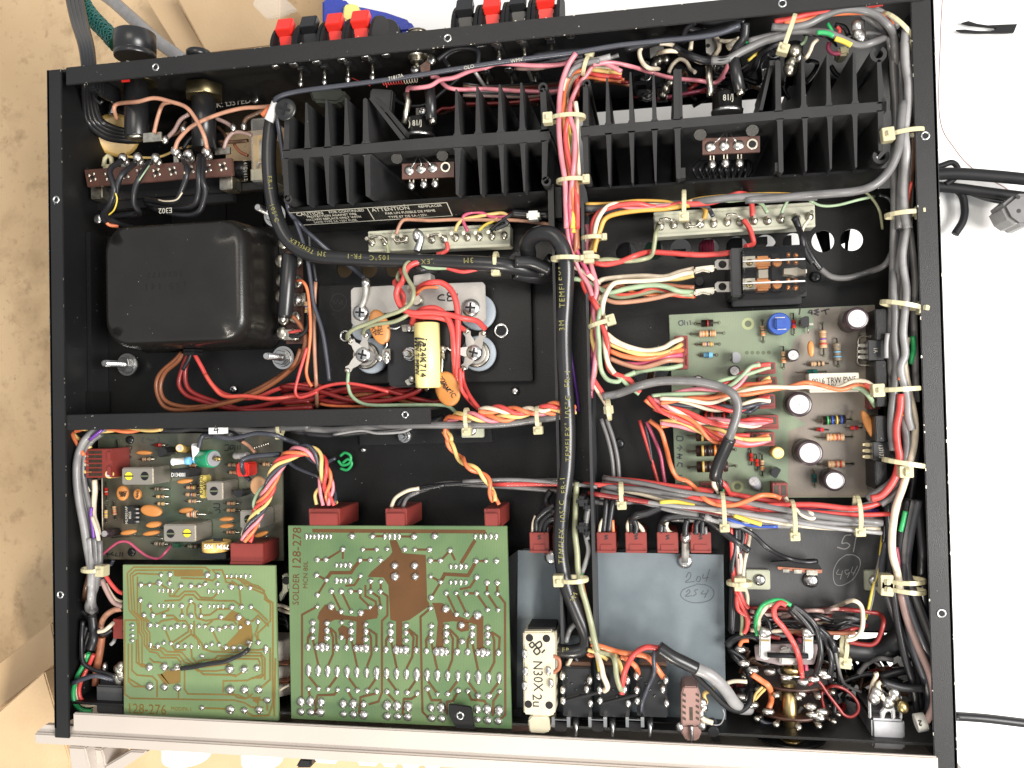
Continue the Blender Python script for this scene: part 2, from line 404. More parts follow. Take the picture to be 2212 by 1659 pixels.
f4 = prism('wooden_block', '-60,1690 -40,1570 95,1450 150,1640 150,1700', 60, 149, 'cardboard', None, bev=.0008)
tag(f4, 'sunlit pale wooden block beside the left end of the silver front panel', 'block')
f5 = prism('paper_sheet', '90,1600 1300,1640 1300,1720 90,1720', 140, 141, 'cardboard', None)
tag(f5, 'tan paper seen under the knobs in front of the receiver', 'paper')
bag = prism('plastic_bag', '555,-20 600,-20 640,20 600,35 575,40 545,10', 70, 73, 'clear', None, bev=.0006)
tag(bag, 'crumpled clear plastic bag end at the top edge of the photo', 'bag')
F('T2')
pl = thing('hand_clamp', 'blue metal clamp with a yellow patch behind the speaker terminals', 'clamp')
prism('jaw', '450,-20 595,-20 640,30 720,40 880,75 1040,130 1090,210 800,240 560,200 450,160', 92, 104, 'bluetool', pl, bev=.002)
prism('pad', '600,30 650,20 700,35 690,110 650,170 590,120', 88, 93, 'ytool', pl, bev=.001)
vcyl('pivot', 890, 200, 7, 85, 110, 'bplastic', pl)
F('O')
wp = prism('foam_sheet', '730,-90 1180,-90 1180,5 1180,5 1180,110 880,80 740,20', 118, 132, 'white', None, bev=.002)
tag(wp, 'white foam sheet lying behind the blue clamp', 'foam sheet')
F('T4')
cl = thing('cable_clip', 'small dark forked cable clip lying on the white bench at right', 'clip')
prism('fork', '1450,165 1500,150 1560,170 1640,182 1855,172 1830,235 1560,238 1450,232 1410,215 1470,212 1560,222 1660,225 1700,210 1690,198 1600,190 1510,180', 147, 149, 'bmatte', cl, bev=.0002)
k = thing('usb_cable', 'black cables looping out from under the right side of the chassis to a grey box', 'cable', at=0)
wire(k, 'bmatte', 3.6, 135, '1180,1270 1400,1260 1700,1280 2000,1310', k=8)
wire(k, 'bmatte', 3.2, 140, '1200,1350 1400,1365 1700,1405 2000,1440', k=8)
wire(k, 'bmatte', 2.2, 138, '1230,1230 1310,1200 1380,1180 1420,1220 1400,1290 1330,1340', k=8)
wire(k, 'bmatte', 2.9, 142, '1330,1330 1440,1400 1470,1500 1460,1600 1400,1700', k=8)
wire(k, 'blk', 1.6, 142, '1500,1400 1650,1450 1800,1475', k=8)
bx = thing('inline_switch', 'grey plastic adapter box at the right edge of the photo', 'adapter')
prism('case', '1740,1490 1850,1400 1960,1400 1960,1640 1860,1640 1790,1590', 118, 140, 'w_gry', bx, bev=.002)
for q in ((1860, 1430), (1865, 1530)): vcyl('port', q[0], q[1], 1.2, 117.8, 119, 'bplastic', bx, 8)
th = tube('thin_wire', smoothpath(pts('1310,-20 1295,300 1290,850 1400,1080 1550,1240 1760,1360 1830,1420', 140), 8), .35, 'w_mau', None); tag(th, 'hair-thin pinkish wire curving over the white bench at right', 'wire')
F('O')
cab = tube('black_cord', smoothpath(pts('2060,1547 2130,1552 2230,1564', 120), 6), 2.6, 'w_blk', None); tag(cab, 'black cord leaving the lower right corner of the receiver', 'cord')
# cables at the upper left
F('T1')
pc = thing('mains_cable', 'flat ribbed black power cord running through the back panel into the chassis', 'cord')
for i, o in enumerate((-45, -15, 15, 45)):
    tube('strand', smoothpath([P(530+o, -60, 60), P(575+o*.95, 150, 40), P(625+o*.8, 330, 22), P(645+o*.7, 480, 14), P(650+o*.7, 600, 14), P(650+o*.75, 720, 22), P(680+o*.9, 870-o*.35, 30), P(770+o*.3, 950-o*.9, 34), P(900, 985-o*.8, 36), P(1010, 985-o*.8, 38)], 6), 1.75, 'bplastic', pc)
g = tube('grey_cord', smoothpath(pts('720,-60,110 820,10,104 900,80,98 1000,170,90 1120,280,82 1240,370,78 1340,440,76', 60), 8), 4.1, 'w_lgy', None, 12)
tag(g, 'light grey round cable behind the round black fuse cap', 'cable')
gs = thing('braided_cord', 'dark green woven sleeve cord reaching the black fuse cap', 'cord')
bp_ = smoothpath(pts('560,-60,70 620,60,64 690,150,58 770,230,52 850,320,46', 60), 14)
tube('core', bp_, 4.3, 'dgreen', gs, 12)
rs = resample(bp_, .0007)
for q in range(8):
    for sg in (1, -1):
        o = []
        for i, p in enumerate(rs):
            T = (rs[min(i+1, len(rs)-1)]-rs[max(i-1, 0)]).normalized(); u, w2 = frame_of(T); a = sg*i*.16+q*math.pi/4
            o.append(p+(u*math.cos(a)+w2*math.sin(a))*(.0045+.0003*math.sin(i*.8*sg+q)))
        tube('braid', o, .42, 'b_t', gs, 5)
# ---------------- receiver body ----------------
ch = thing('receiver_chassis', 'open black painted steel receiver chassis lying upside down with its bottom cover off', 'chassis')
F('O')
box('side_wall', V((.0006, L/2-.004, -.055)), (.0012, L+.008, .11), 'black', ch)
box('side_rail', V((.0042, L/2-.0065, -.0006)), (.0084, L+.013, .0012), 'black', ch, bev=.0003)
box('side_wall', V((W-.0006, L/2-.004, -.045)), (.0012, L+.03, .09), 'black', ch)
box('side_rail', V((W-.0046, L/2-.012, -.0006)), (.0092, L+.036, .0012), 'black', ch, bev=.0003)
box('back_wall', V((W/2, L-.0006, -.055)), (W, .0012, .108), 'black', ch)
bl = box('back_rail', V((W/2+.004, L-.0046, .0005)), (W-.016, .0092, .0012), 'black', ch, bev=.0003)
box('front_wall', V((W/2, .0012, -.06)), (W-.004, .0012, .1), 'black', ch)
# floor plate with holes
F('O'); hs = []
F('M3')
for x, y, r in ((672, 540, 70), (875, 525, 68), (1070, 515, 71), (1272, 510, 70), (1477, 500, 72), (1685, 485, 70), (1890, 475, 71)): hs.append((P(x, y, 40), mm(r, 40)))
hs.append((P(850, 1370, 40), mm(130, 40)))
F('O'); hs += [(P(1778, 521, 40), mm(22, 40)), (P(1840, 518, 40), mm(22, 40))]
F('M2')
for x, y, r in ((380, 480, 62), (560, 480, 62), (735, 475, 60), (1440, 440, 66), (1640, 415, 68)): hs.append((P(x, y, 40), mm(r, 40)))
F('B5'); yf = P(900, 790, 40).y; F('O'); yb = P(900, 470, 40).y
plate('floor_plate', [(.001, yf), (W-.001, yf), (W-.001, yb), (.001, yb)], hs, 40, 41.2, 'blacksatin', ch)
box('floor_flange', V((W/2, yf+.0006, -.047)), (W-.004, .0012, .012), 'black', ch)
F('M3')
# ledge along the left wall
F('M1'); a = P(100, 0, 26); b = P(298, 1380, 26)
box('wall_ledge', V(((.0015+b.x)/2, (yb+b.y)/2, -.033)), (b.x-.0015, yb-b.y, .0135), 'black', ch)
pbox('ledge_tab', 105, 1375, 300, 1525, 24.5, 39, 'blacksatin', ch); F('M1'); screw(ch, P(185, 1450, 24.4), 1.9, m='bplastic')
F('O'); F('B5'); yq = P(1000, 1012, 112).y; xq = P(878, 900, 112).x; F('O')
box('lower_floor', V((W/2, yq/2, -.1126)), (W-.003, yq, .0012), 'bmatte', ch); box('lower_floor', V((xq/2, (yq+yf)/2+.005, -.1126)), (xq-.003, yf-yq+.01, .0012), 'bmatte', ch)
# front strip, lower plates near the back with the gaps that show the bench
F('T3'); yb1 = P(1000, 772, 105).y; yb2 = P(1000, 905, 105).y
box('lower_floor', V((.105, (L+yb1)/2+.01, -.107)), (.145, L-yb1-.022, .0012), 'bmatte', ch)
F('T1'); a = P(1630, 1320, 107); b = P(1830, 1060, 107)
box('lower_floor', V(((.0012+a.x)/2, (L+yb)/2, -.1086)), (a.x-.0012, L-yb, .0012), 'bmatte', ch)
box('lower_floor', V(((a.x+b.x)/2+.002, (yb+a.y)/2-.002, -.1096)), (b.x-a.x+.008, a.y-yb+.004, .0012), 'bmatte', ch)
box('lower_floor', V((b.x+.03, (yb+b.y)/2-.01, -.1106)), (.06, b.y-yb-.02, .0012), 'bmatte', ch)
F('T3')
box('lower_floor', V((.30, (L+yb1)/2, -.107)), (.245, L-yb1-.002, .0012), 'bmatte', ch)
F('T2'); a = P(1195, 870, 107); b = P(1345, 990, 107); a.y = P(900, 960, 107).y; F('T3'); c = P(290, 905, 107)
box('lower_floor', V(((.11+a.x)/2, (L+a.y)/2, -.1126)), (a.x-.11, L-a.y, .0012), 'bmatte', ch)
box('lower_floor', V(((b.x+c.x)/2, (L+a.y)/2, -.1146)), (c.x-b.x, L-a.y, .0012), 'bmatte', ch)
box('lower_floor', V(((a.x+b.x)/2, (a.y+L)/2, -.1166)), (b.x-a.x+.01, L-a.y, .0012), 'bmatte', ch)
F('M3')
tn = thing('tuner_section', 'tuner parts glimpsed through the row of round vent holes', 'tuner parts')
pbox('tuner_can', 560, 430, 700, 700, 62, 104, 'bmatte', tn); pbox('tuner_board', 780, 470, 930, 640, 66, 68, 'dgreen', tn); pbox('tuner_can', 1010, 520, 1110, 620, 60, 100, 'bmatte', tn); pbox('tuner_can', 1380, 440, 1520, 545, 60, 100, 'bmatte', tn); pbox('tuner_can', 1620, 430, 1700, 480, 60, 100, 'bmatte', tn); pbox('tuner_can', 1800, 420, 1880, 640, 60, 100, 'bmatte', tn)
lathe('coil_winding', P(1200, 520, 60), P(1310, 516, 60), [(i/20, 5.4 if i % 2 else 4.6) for i in range(21)], 'w_mgt', tn, 16, smooth=False)
lathe('tuner_post', P(1180, 560, 66), P(1390, 560, 66), [(0, 2), (1, 2)], 'bmatte', tn, 10)
F('O'); lathe('tuner_lever', P(1776, 500, 60), P(1786, 545, 60), [(0, 3.4), (1, 2)], 'bmatte', tn, 10); lathe('tuner_lever', P(1830, 500, 60), P(1828, 545, 60), [(0, 1), (1, .8)], 'bmatte', tn, 8)
prism('tuner_plate', '1815,492 1838,492 1834,520 1812,530', 62, 64, 'darksheet', tn); lathe('tuner_post', P(1405, 820, 60), P(1415, 770, 60), [(0, 2), (1, 1.6)], 'w_cof', tn, 8)
rg = random.Random(2); bm = bmesh.new()
for i in range(90):
    y = rg.uniform(0, L); x = rg.choice((-.0001, -.0001, .0083, W-.0001, W-.0091)); bb(bm, V((x+rg.gauss(0, .0001), y, .0000)), (rg.uniform(.0002, .0005), rg.uniform(.0002, .0016), .0003))
for i in range(50): bb(bm, V((rg.uniform(.01, W-.01), L+rg.gauss(0, .0002)-(.009 if rg.random() < .3 else 0), .0010)), (rg.uniform(.0002, .001), .0003, .0003))
o = newbm(bm, 'paint_chips', 'tin', ch); o['kind'] = 'stuff'
F('O'); screw(ch, P(1338, 958, 39.9), 2.6, m='bplastic'); screw(ch, P(785, 972, 39.9), 1.6, cross=False, h=.9); prism('floor_patch', '775,925 1060,922 1064,955 778,962', 38, 39.9, 'black', ch)
bolt(ch, P(875, 942, 37.9), P(875, 942, 37.9)+Z*.006, 1.5, 2.8, 3.4)
# threaded inserts
def insert(x, y, d=-.2, r=2.):
    p = P(x, y, d); bm = bmesh.new(); lathe('', p-Z*.002, p+Z*.0003, [(0, r), (.8, r), (1, r*.9), (1.0, r*.62), (.2, r*.6)], None, None, 20, bm=bm)
    o = newbm(bm, 'threaded_insert', ['steel'], ch); vcyl('insert_bore', x, y, r*.58, d+.02, d+1.5, 'bmatte', o, 16)
F('O')
for q in ((336, 145), (967, 82), (1690, 7), (1999, 293), (2034, 1325), (121, 431), (130, 1285)): insert(*q, d=-1.2 if q[1] < 150 else -.2, r=2. if q[1] > 150 or q[0] > 300 else 1.8)
# crossbar
F('M1'); a = P(110, 1540, 1); b = P(120, 1640, 1); F('M2'); c = P(1005, 1480, 1)
cx0, cx1 = a.x, c.x; cy1, cy0 = (a.y+c.y)/2, b.y-.0006
box('crossbar', V(((cx0+cx1)/2, (cy0+cy1)/2, -.0016)), (cx1-cx0, cy1-cy0, .0012), 'black', ch, bev=.0003)
box('crossbar_web', V(((cx0+cx1)/2, cy1-.0006, -.021)), (cx1-cx0, .0012, .0378), 'black', ch)
F('M2'); insert(820, 1535, .2, 1.8)
# centre channel
F('O'); xl = P(1206, 1000, 8).x; xr = P(1277, 1000, 8).x; F('B4'); ybt = P(480, 888, 12).y; ybr = P(680, 900, 12).y; F('M3'); yt = P(360, 180, 12).y
F('M3'); ya = P(120, 470, 12).y; yc2 = P(360, 850, 12).y
def wall(n, x, y0, y1, d0, d1, t=.0013): return box(n, V((x, (y0+y1)/2, -(d0+d1)*.0005)), (t, abs(y1-y0), (d1-d0)*.001), 'darksheet', ch)
wall('channel_wall', xl, ybt, ya, 8, 40); wall('channel_wall', xr, ybr, yc2, 8, 40); wall('channel_wall', xr-.0012, P(360, 660, 12).y, yt, 6, 40)
F('O'); box('channel_floor', V(((xl+xr)/2, (ybt+yt)/2, -.0225)), (xr-xl-.002, yt-ybt, .001), 'black', ch)
pbox('channel_post', 1183, 398, 1198, 505, 7, 40, 'blacksatin', ch); pbox('channel_post', 1196, 405, 1214, 470, 12, 40, 'black', ch)
# bracket wall under the heat sinks, with the printed caution
F('T2'); p0 = P(230, 1388, 10); p1 = P(1960, 1292, 10); F('T4'); p2 = P(895, 1216, 10)
ys = (p0.y+p1.y+p2.y)/3
TL = math.radians(70)
def slope(x0, x1):
    return box('bracket_wall', V(((x0+x1)/2, ys-.0035, -.0185)), (x1-x0, .018, .0014), 'blacksatin', ch, rot=Matrix.Rotation(TL, 3, 'X'))
slope(p0.x, p1.x); box('bracket_wall', V(((p0.x+p2.x)/2, ys-.0062, -.034)), (p2.x-p0.x, .0014, .014), 'blacksatin', ch)
F('T3'); pr = P(385, 1360, 10)
slope(pr.x, p2.x)
F('T2'); xA, xB = P(275, 1430, 18).x, P(1312, 1390, 18).x; rotv = (TL, 0, 0); h = (xB-xA)/2
ux = V((1, 0, 0)); uy = V((0, math.cos(TL), math.sin(TL))); un = V((0, -math.sin(TL), math.cos(TL))); o0 = V((xA, ys-.0035, -.0185))+un*.00075+uy*.0066
bm = bmesh.new(); rt = Matrix((ux, uy, un)).transposed(); HH = .0118
for a, b, w, q in ((h, 0, 2*h, .0004), (h, HH, 2*h, .0004)): bb(bm, o0+ux*a-uy*b, (w, q, .00008), rt)
for a in (0, h, 2*h): bb(bm, o0+ux*a-uy*HH/2, (.0004, HH, .00008), rt)
newbm(bm, 'caution_frame', 'greytext', ch)
def lab(s, fx, fz, sz, n='caution_lettering'): text(ch, s, 0, 0, 0, sz, m='greytext', name=n, rot=rotv, loc=o0+ux*(fx*h)-uy*(fz*HH)+un*.00003, ext=.00003, sx=.8)
lab('CAUTION', .24, .17, 4.); lab('FOR CONTINUED', .72, .16, 2.9)
lab('PROTECTION AGAINST FIRE', .5, .4, 2.6); lab('HAZARD REPLACE ONLY WITH', .5, .63, 2.6); lab('SAME TYPE 5A 125V FUSE.', .5, .86, 2.6)
lab('ATTENTION', 1.28, .2, 4.4); lab('REMPLACER', 1.78, .17, 2.8); lab('PAR UN FUSIBLE DE MEME', 1.5, .52, 2.8); lab('TYPE ET DE 5A-125V.', 1.45, .82, 2.8)
# ---------------- silver front panel ----------------
fp = thing('front_panel', 'brushed silver front panel along the bottom of the chassis', 'front panel')
F('Z1'); q = P(632, 245, -2); x0 = q.x; y0 = q.y; F('B5'); q2 = P(1530, 1585, -2)
F('Z1'); xl3 = P(308, 440, 2).x
box('top_lip', V(((x0+q2.x)/2, (y0+q2.y)/2-.0045, .0008)), (q2.x-x0, .009, .0022), 'silverpaint', fp, bev=.0006)
ym = (y0+q2.y)/2
prism('groove_ledge', [V((xl3, ym-.0125, 0)), V((xl3+.005, ym-.0088, 0)), V((W+.008, ym-.0088, 0)), V((W+.008, ym-.0125, 0))], 3, 6, 'silverpaint', fp)
box('face_plate', V(((xl3+W+.008)/2, ym-.0152, -.064)), (W+.008-xl3, .0056, .126), 'silverpaint', fp, bev=.0008)
F('Z1')
hd = thing('rack_handle', 'silver painted A-shaped handle standing out from the left end of the front panel', 'handle')
prism('upright', '590,530 735,538 785,740 615,740', 8, 30, 'silverpaint', hd, bev=.0008)
prism('upright', '740,540 880,552 905,620 915,700 960,740 785,740', 14, 34, 'silverpaint', hd, bev=.0008)
prism('strut', '905,702 1135,566 1290,572 1040,740 920,740', 14, 30, 'silverpaint', hd, bev=.0008)
def knob(x0, x1, d, label, ytop, n='control_knob', rr=None):
    a = P(x0, 700, d); b = P(x1, 700, d); r = abs(a.x-b.x)*500; yk = ym-.018
    t = thing(n, label, 'knob', 'overexposed silver knobs in front of the panel')
    c = V(((a.x+b.x)/2, yk, -d*.001))
    lathe('knob_body', c, c-V((0, .022, 0)), [(0, r*1.05), (.1, r*1.08), (.3, r*1.05), (.42, r*.86), (.95, r*.84), (1, r*.78)], 'white', t, 40)  # glare on the silver knob is put into its white colour
knob(1405, 1850, 42, 'big overexposed silver knob nearest the A-shaped handle', 570)
F('Z2'); knob(85, 410, 42, 'big overexposed silver knob, second from the A-shaped handle', 510)
for i, (x0, x1) in enumerate(((605, 790), (912, 1085), (1092, 1225), (1232, 1390), (1398, 1540))):
    a = P(x0, 590, 30); b = P(x1, 590, 30)
    o = box('push_button', V(((a.x+b.x)/2, ym-.0255, -.036)), (b.x-a.x, .016, .012), 'white', None, bev=.002)
    tag(o, ['white push button beside the black lever under the front panel', 'second white push button from the black lever', 'third white push button from the black lever', 'fourth white push button from the black lever', 'fifth white push button from the black lever'][i], 'button', 'white push buttons on the front panel')
lv = prism('lever_knob', '520,530 600,535 600,600 480,600', 36, 50, 'bplastic', None, bev=.001); tag(lv, 'black lever between the second overexposed silver knob and the push buttons', 'lever')
# ---------------- heat sinks ----------------
def fin(par, xw, yw, xt, yt, ww, wt, d0=3, d1=104, name='fin'):
    a = P(xw, yw, d0); b = P(xt, yt, d0); k = (P(xw+ww, yw, d0)-a).length*.46; k2 = (P(xt+wt, yt, d0)-b).length*.46
    u = (b-a).normalized(); n = V((-u.y, u.x, 0))
    bm = bmesh.new(); q = [a+n*k*1.6, a.lerp(b, .06)+n*k, b+n*k2, b+u*k2*.7, b-n*k2, a.lerp(b, .06)-n*k, a-n*k*1.6]
    return prism(name, q, d0, d1, 'sink', par)
def boss(par, x, y, r, a0, a1, d0=3, d1=104):
    c = P(x, y, d0); r1 = mm(r, d0)*.001; r0 = r1*.55; n = 14; q = []
    for i in range(n+1):
        a = math.radians(a0+(a1-a0)*i/n); q.append(c+V((math.cos(a), math.sin(a), 0))*r1)
    for i in range(n, -1, -1):
        a = math.radians(a0+(a1-a0)*i/n); q.append(c+V((math.cos(a), math.sin(a), 0))*r0)
    prism('screw_boss', q, d0, d1, 'sink', par)
hl = thing('heat_sink', 'black finned heat sink over the caution label, left of the wire bundle', 'heat sink', 'heat sinks along the back')
F('T2')
prism('web', '190,1005 760,962 1000,938 1370,905 1930,868 1975,862 1990,930 1940,950 1380,985 780,1025 205,1065', 3, 104, 'sink', hl)
for x, y, t in ((350, 1000, 690), (485, 990, 672), (615, 978, 658), (1355, 905, 600), (1495, 895, 582), (1645, 885, 568), (1790, 875, 556)): fin(hl, x+8, y, x, t, 40, 14)
for x, y, t in ((350, 1055, 1368), (485, 1045, 1362), (618, 1030, 1352), (1510, 975, 1298), (1655, 965, 1288), (1800, 955, 1280)): fin(hl, x, y, x+12, t, 36, 12)
fin(hl, 215, 1010, 222, 760, 40, 34); fin(hl, 205, 1060, 222, 1330, 40, 34); fin(hl, 757, 1035, 765, 1310, 44, 34); fin(hl, 1365, 990, 1362, 1300, 44, 20)
fin(hl, 750, 960, 745, 665, 44, 30); fin(hl, 1950, 880, 1935, 600, 50, 40); fin(hl, 1950, 940, 1945, 1200, 44, 34)
boss(hl, 228, 1335, 32, 100, 440); boss(hl, 1935, 585, 32, -60, 270); boss(hl, 1958, 1215, 32, 60, 400)
prism('channel', '770,660 795,655 1010,920 985,940', 3, 8, 'sink', hl); prism('channel', '805,650 830,645 1020,870 1010,905', 5, 11, 'sink', hl)
screw(hl, P(212, 735, 0), 5.6, m='bplastic', h=.25)
hr = thing('heat_sink', 'black finned heat sink right of the wire bundle with open C-shaped end bosses', 'heat sink', 'heat sinks along the back')
F('T3')
prism('web', '340,915 395,915 1080,860 1640,815 1810,800 1960,780 2564,735 2564,805 1960,860 1760,868 1060,930 400,990 345,990', 3, 104, 'sink', hr)
for x, y, t in ((535, 905, 565), (705, 890, 525), (872, 880, 535)): fin(hr, x+8, y, x, t, 38, 14)
fin(hr, 380, 920, 378, 620, 44, 36); fin(hr, 375, 985, 385, 1250, 44, 36)
boss(hr, 385, 605, 30, -80, 240); boss(hr, 388, 1295, 32, 80, 410)
for x, y, t in ((545, 965, 1335), (712, 950, 1325), (880, 935, 1315)): fin(hr, x, y, x+8, t, 38, 14)
fin(hr, 1040, 870, 1035, 510, 44, 40); fin(hr, 1045, 925, 1055, 1290, 44, 36)
pbox('slot', 1045, 505, 1085, 850, 4, 60, 'sink', hr); pbox('slot_tab', 1060, 1220, 1105, 1290, 4, 60, 'sink', hr)
fin(hr, 1780, 810, 1775, 445, 46, 40); pbox('slot', 1715, 440, 1775, 470, 4, 60, 'sink', hr)
prism('channel', '1715,470 1740,470 1665,800 1640,800', 6, 80, 'sink', hr)
F('T4')
fin(hr, 130, 860, 140, 1245, 42, 36); pbox('slot_tab', 95, 1180, 135, 1240, 4, 60, 'sink', hr)
for x, y, t in ((305, 780, 410), (487, 770, 395), (678, 750, 375)): fin(hr, x, y, x-10, t, 40, 18)
for x, y, t in ((312, 850, 1238), (492, 840, 1222), (675, 825, 1212)): fin(hr, x, y, x+8, t, 38, 16)
fin(hr, 870, 750, 850, 440, 50, 32); fin(hr, 862, 800, 862, 1090, 44, 34)
boss(hr, 846, 392, 54, 120, 420); boss(hr, 866, 1132, 54, -215, 35)
bm = bmesh.new(); 
pbox('edge_tab', 868, 712, 905, 805, 3, 104, 'sink', hr)
# thermostat cans with their flags, sensor boards
def can(par, x0, x1, yt, yb, txt, d=18, frame=None, label=''):
    t = thing('thermal_switch', label, 'thermal switch', 'round thermal switches on the heat sinks')
    a = P(x0, yb, d); b = P(x1, yb, d); r = abs(a.x-b.x)*500; c = (a+b)/2; top = P((x0+x1)/2, yt, d)
    h = top.y-c.y
    lathe('can', c, V((c.x, c.y+h, c.z)), [(0, r*1.02), (.05, r*1.02), (.08, r*.97), (.9, r*.97), (.97, r*.93), (1, r*.88)], 'blacksatin', t, 36)
    lathe('flange', c-V((0, .0012, 0)), c+V((0, .0006, 0)), [(0, r*1.02), (1, r*1.06)], 'steel', t, 36)
    q = V((c.x, c.y+h*.5, c.z+r*.00099)); text(t, txt, 0, 0, 0, 4, m='greytext', loc=q, sx=.8, ext=.0002)
    return t
F('T2'); tc1 = can(hl, 1015, 1205, 800, 915, ') 81/J', label='black round thermal switch printed 81/J on the left heat sink')
tube('terminal', pts('1020,625 1035,680 1020,750 1005,830', 12), 1.6, 'tin', tc1); tube('terminal', pts('1190,785 1200,830', 10), 1.8, 'tin', tc1)
tube('sleeve', pts('1175,580 1185,680 1190,800', 9), 2.7, 'bplastic', tc1, 10)
pbox('terminal_block', 1085, 725, 1170, 795, 16, 30, 'bplastic', tc1); screw(tc1, P(1130, 745, 15.8), 2.2)
F('T3'); tc2 = can(hr, 1295, 1520, 680, 815, '81/J', label='black round thermal switch printed 81/J on the right heat sink')
tube('terminal', pts('1275,480 1275,560 1285,620 1280,700', 12), 1.5, 'tin', tc2); tube('terminal', pts('1495,650 1510,690', 10), 1.8, 'tin', tc2)
tube('sleeve', pts('1450,410 1470,520 1500,660', 9), 2.6, 'bplastic', tc2, 10)
def sensor(fr, o, label, x0, y0, x1, y1, ps, pins, rv):
    F(fr); t = thing('sensor_board', label, 'terminal board', 'sensor boards below the thermal switches')
    pbox('back_plate', x0-60, y0-110, x1+20, y0-5, 12, 70, 'sink', t) if 0 else None
    a = prism('board', [P(x0, y0, 12), P(x1, y0-(x1-x0)*.045, 12), P(x1, y1-(x1-x0)*.045, 12), P(x0, y1, 12)], 12, 13.5, 'brownboard', t)
    for i, (x, y) in enumerate(ps): blob(t, P(x, y, 12), 2.6, h=1.2) if i < 3 else vcyl('eyelet', x, y, 2.6, 11.6, 12, 'tin', t)
    x, y = ps[3]; vcyl('eyelet_hole', x, y, 1.7, 11.4, 12, 'bmatte', t)
    for x, y in pins:
        pbox('pin', x-16, y-45, x-6, y+10, 13, 14, 'tin', t); pbox('pin', x+8, y-45, x+18, y+10, 13, 14, 'tin', t); blob(t, P(x, y+20, 13), 1.9, 2.3)
    for (xa, ya), (xb, yb_) in rv: tube('lead', smoothpath([P(xa, ya, 13), P((xa+xb)/2+6, (ya+yb_)/2, 9), P(xb, yb_, 11)], 3), .3, 'steel', t, 6)
    return t
s1 = sensor('T2', 0, 'brown terminal board with four eyelets in the left heat sink', 992, 1098, 1340, 1200, ((1040, 1142), (1120, 1132), (1198, 1125), (1282, 1118)), ((1055, 1225), (1138, 1215), (1215, 1210)), (((1090, 1055), (1045, 1135)), ((1105, 1055), (1120, 1128)), ((1125, 1050), (1195, 1120))))
for x, y in ((957, 1062), (1262, 1043)):
    lathe('rivet', P(x, y, 9), P(x, y-8, 10), [(0, 2.8), (1, 2.8)], 'blacksatin', s1, 14)
s2 = sensor('T3', 0, 'dark brown terminal board with four eyelets in the right heat sink', 1228, 1005, 1645, 1122, ((1285, 1065), (1385, 1058), (1490, 1055), (1590, 1045)), ((1297, 1175), (1395, 1165), (1497, 1165)), (((1385, 965), (1300, 1050)), ((1402, 965), (1395, 1050)), ((1420, 965), (1480, 1045))))
for x, y in ((1212, 978), (1590, 948)):
    lathe('rivet', P(x, y, 9), P(x, y-8, 10), [(0, 2.8), (1, 2.8)], 'blacksatin', s2, 14)
F('T3')
for i in range(9):
    x = 1190+i*42; wire(s2, 'blk', 1.0, 30, f'{x},1290 {x-30+i*5},1230,24 {x+20},1170,30 {x+60},1200,30 {x+30},1290', name='sensor_wire')
# ---------------- power corner, upper left ----------------
def ycyl(n, xa, xb, y0, y1, d, prof, m, par, N=28):
    """cylinder lying along the y direction between two pixel columns, rows y0 (back) to y1 (front)"""
    a = P((xa+xb)/2, y1, d); r = abs(P(xa, y1, d).x-P(xb, y1, d).x)*500; b = P((xa+xb)/2, y0, d); b = V((a.x, b.y, a.z))
    return lathe(n, a, b, [(t, q*r, *k) for t, q, *k in prof], m, par, N)
F('T1')
fh = thing('fuse_holder', 'black fuse holder with a large ribbed screw cap outside the back panel', 'fuse holder', 'fuse holders on the back panel')
ycyl('screw_cap', 852, 1112, 240, 425, 20, [(0, .97), (.02, 1), (.2, 1), (.21, .96), (.23, 1), (.95, 1), (1, .93)], 'bplastic', fh, 40)
ycyl('body_tube', 918, 1070, 560, 1000, 20, [(0, .95), (.02, 1), (1, 1)], 'bplastic', fh)
ycyl('end_contact', 935, 1050, 995, 1018, 20, [(0, .6), (.5, 1), (1, 1)], 'tin', fh)
pbox('solder_tab', 1038, 968, 1172, 1022, 17, 18, 'tin', fh); blob(fh, P(1200, 1015, 20), 2, 2.6)
ycyl('hex_nut', 905, 1135, 562, 605, 22, [(0, .95), (.1, 1), (.9, 1), (1, .95)], 'agedbrass', fh, 6)
pbox('mark', 880, 566, 935, 588, 9, 10, 'redtab', fh)
fh2 = thing('fuse_holder', 'black fuse holder behind the brown strip with a brass hexagonal nut', 'fuse holder', 'fuse holders on the back panel')
ycyl('screw_cap', 1362, 1520, 372, 430, 34, [(0, 1), (.9, 1), (1, .93)], 'bplastic', fh2)
ycyl('body_tube', 1405, 1560, 640, 1085, 30, [(0, 1), (1, 1)], 'bplastic', fh2)
ycyl('hex_nut', 1352, 1612, 620, 712, 30, [(0, .96), (.08, 1), (.92, 1), (1, .96)], 'agedbrass', fh2, 6)
pbox('solder_tab', 1560, 1075, 1670, 1115, 34, 35, 'tin', fh2)
ti = tube('mounting_tab', [P(840, 680, 40), P(820, 760, 34), P(815, 830, 32)], 1.8, 'steel', None, 4); tag(ti, 'small bent steel bracket with a screw left of the upper fuse holder', 'bracket')
screw(ti, P(848, 690, 30), 2, cross=False)
sr = thing('strain_relief', 'black plastic strain relief gripping the ribbed power cord inside the back panel', 'strain relief')
pbox('clamp_half', 625, 590, 700, 650, 12, 30, 'bplastic', sr, bev=.001); pbox('clamp_half', 700, 575, 745, 690, 14, 30, 'bplastic', sr, bev=.001)
tube('hook', pts('660,650 690,720 730,750 745,730', 16), .9, 'bplastic', sr)
oc = lathe('disc_capacitor', P(850, 985, 44), P(835, 975, 50), [(0, 10), (.1, 12), (.9, 12), (1, 10)], 'amber', None, 30); tag(oc, 'round orange capacitor half hidden under the ribbed power cord', 'capacitor')
pw = thing('wiring_harness', 'pinkish brown wires joining the fuse holders to the brown terminal strip', 'wires')
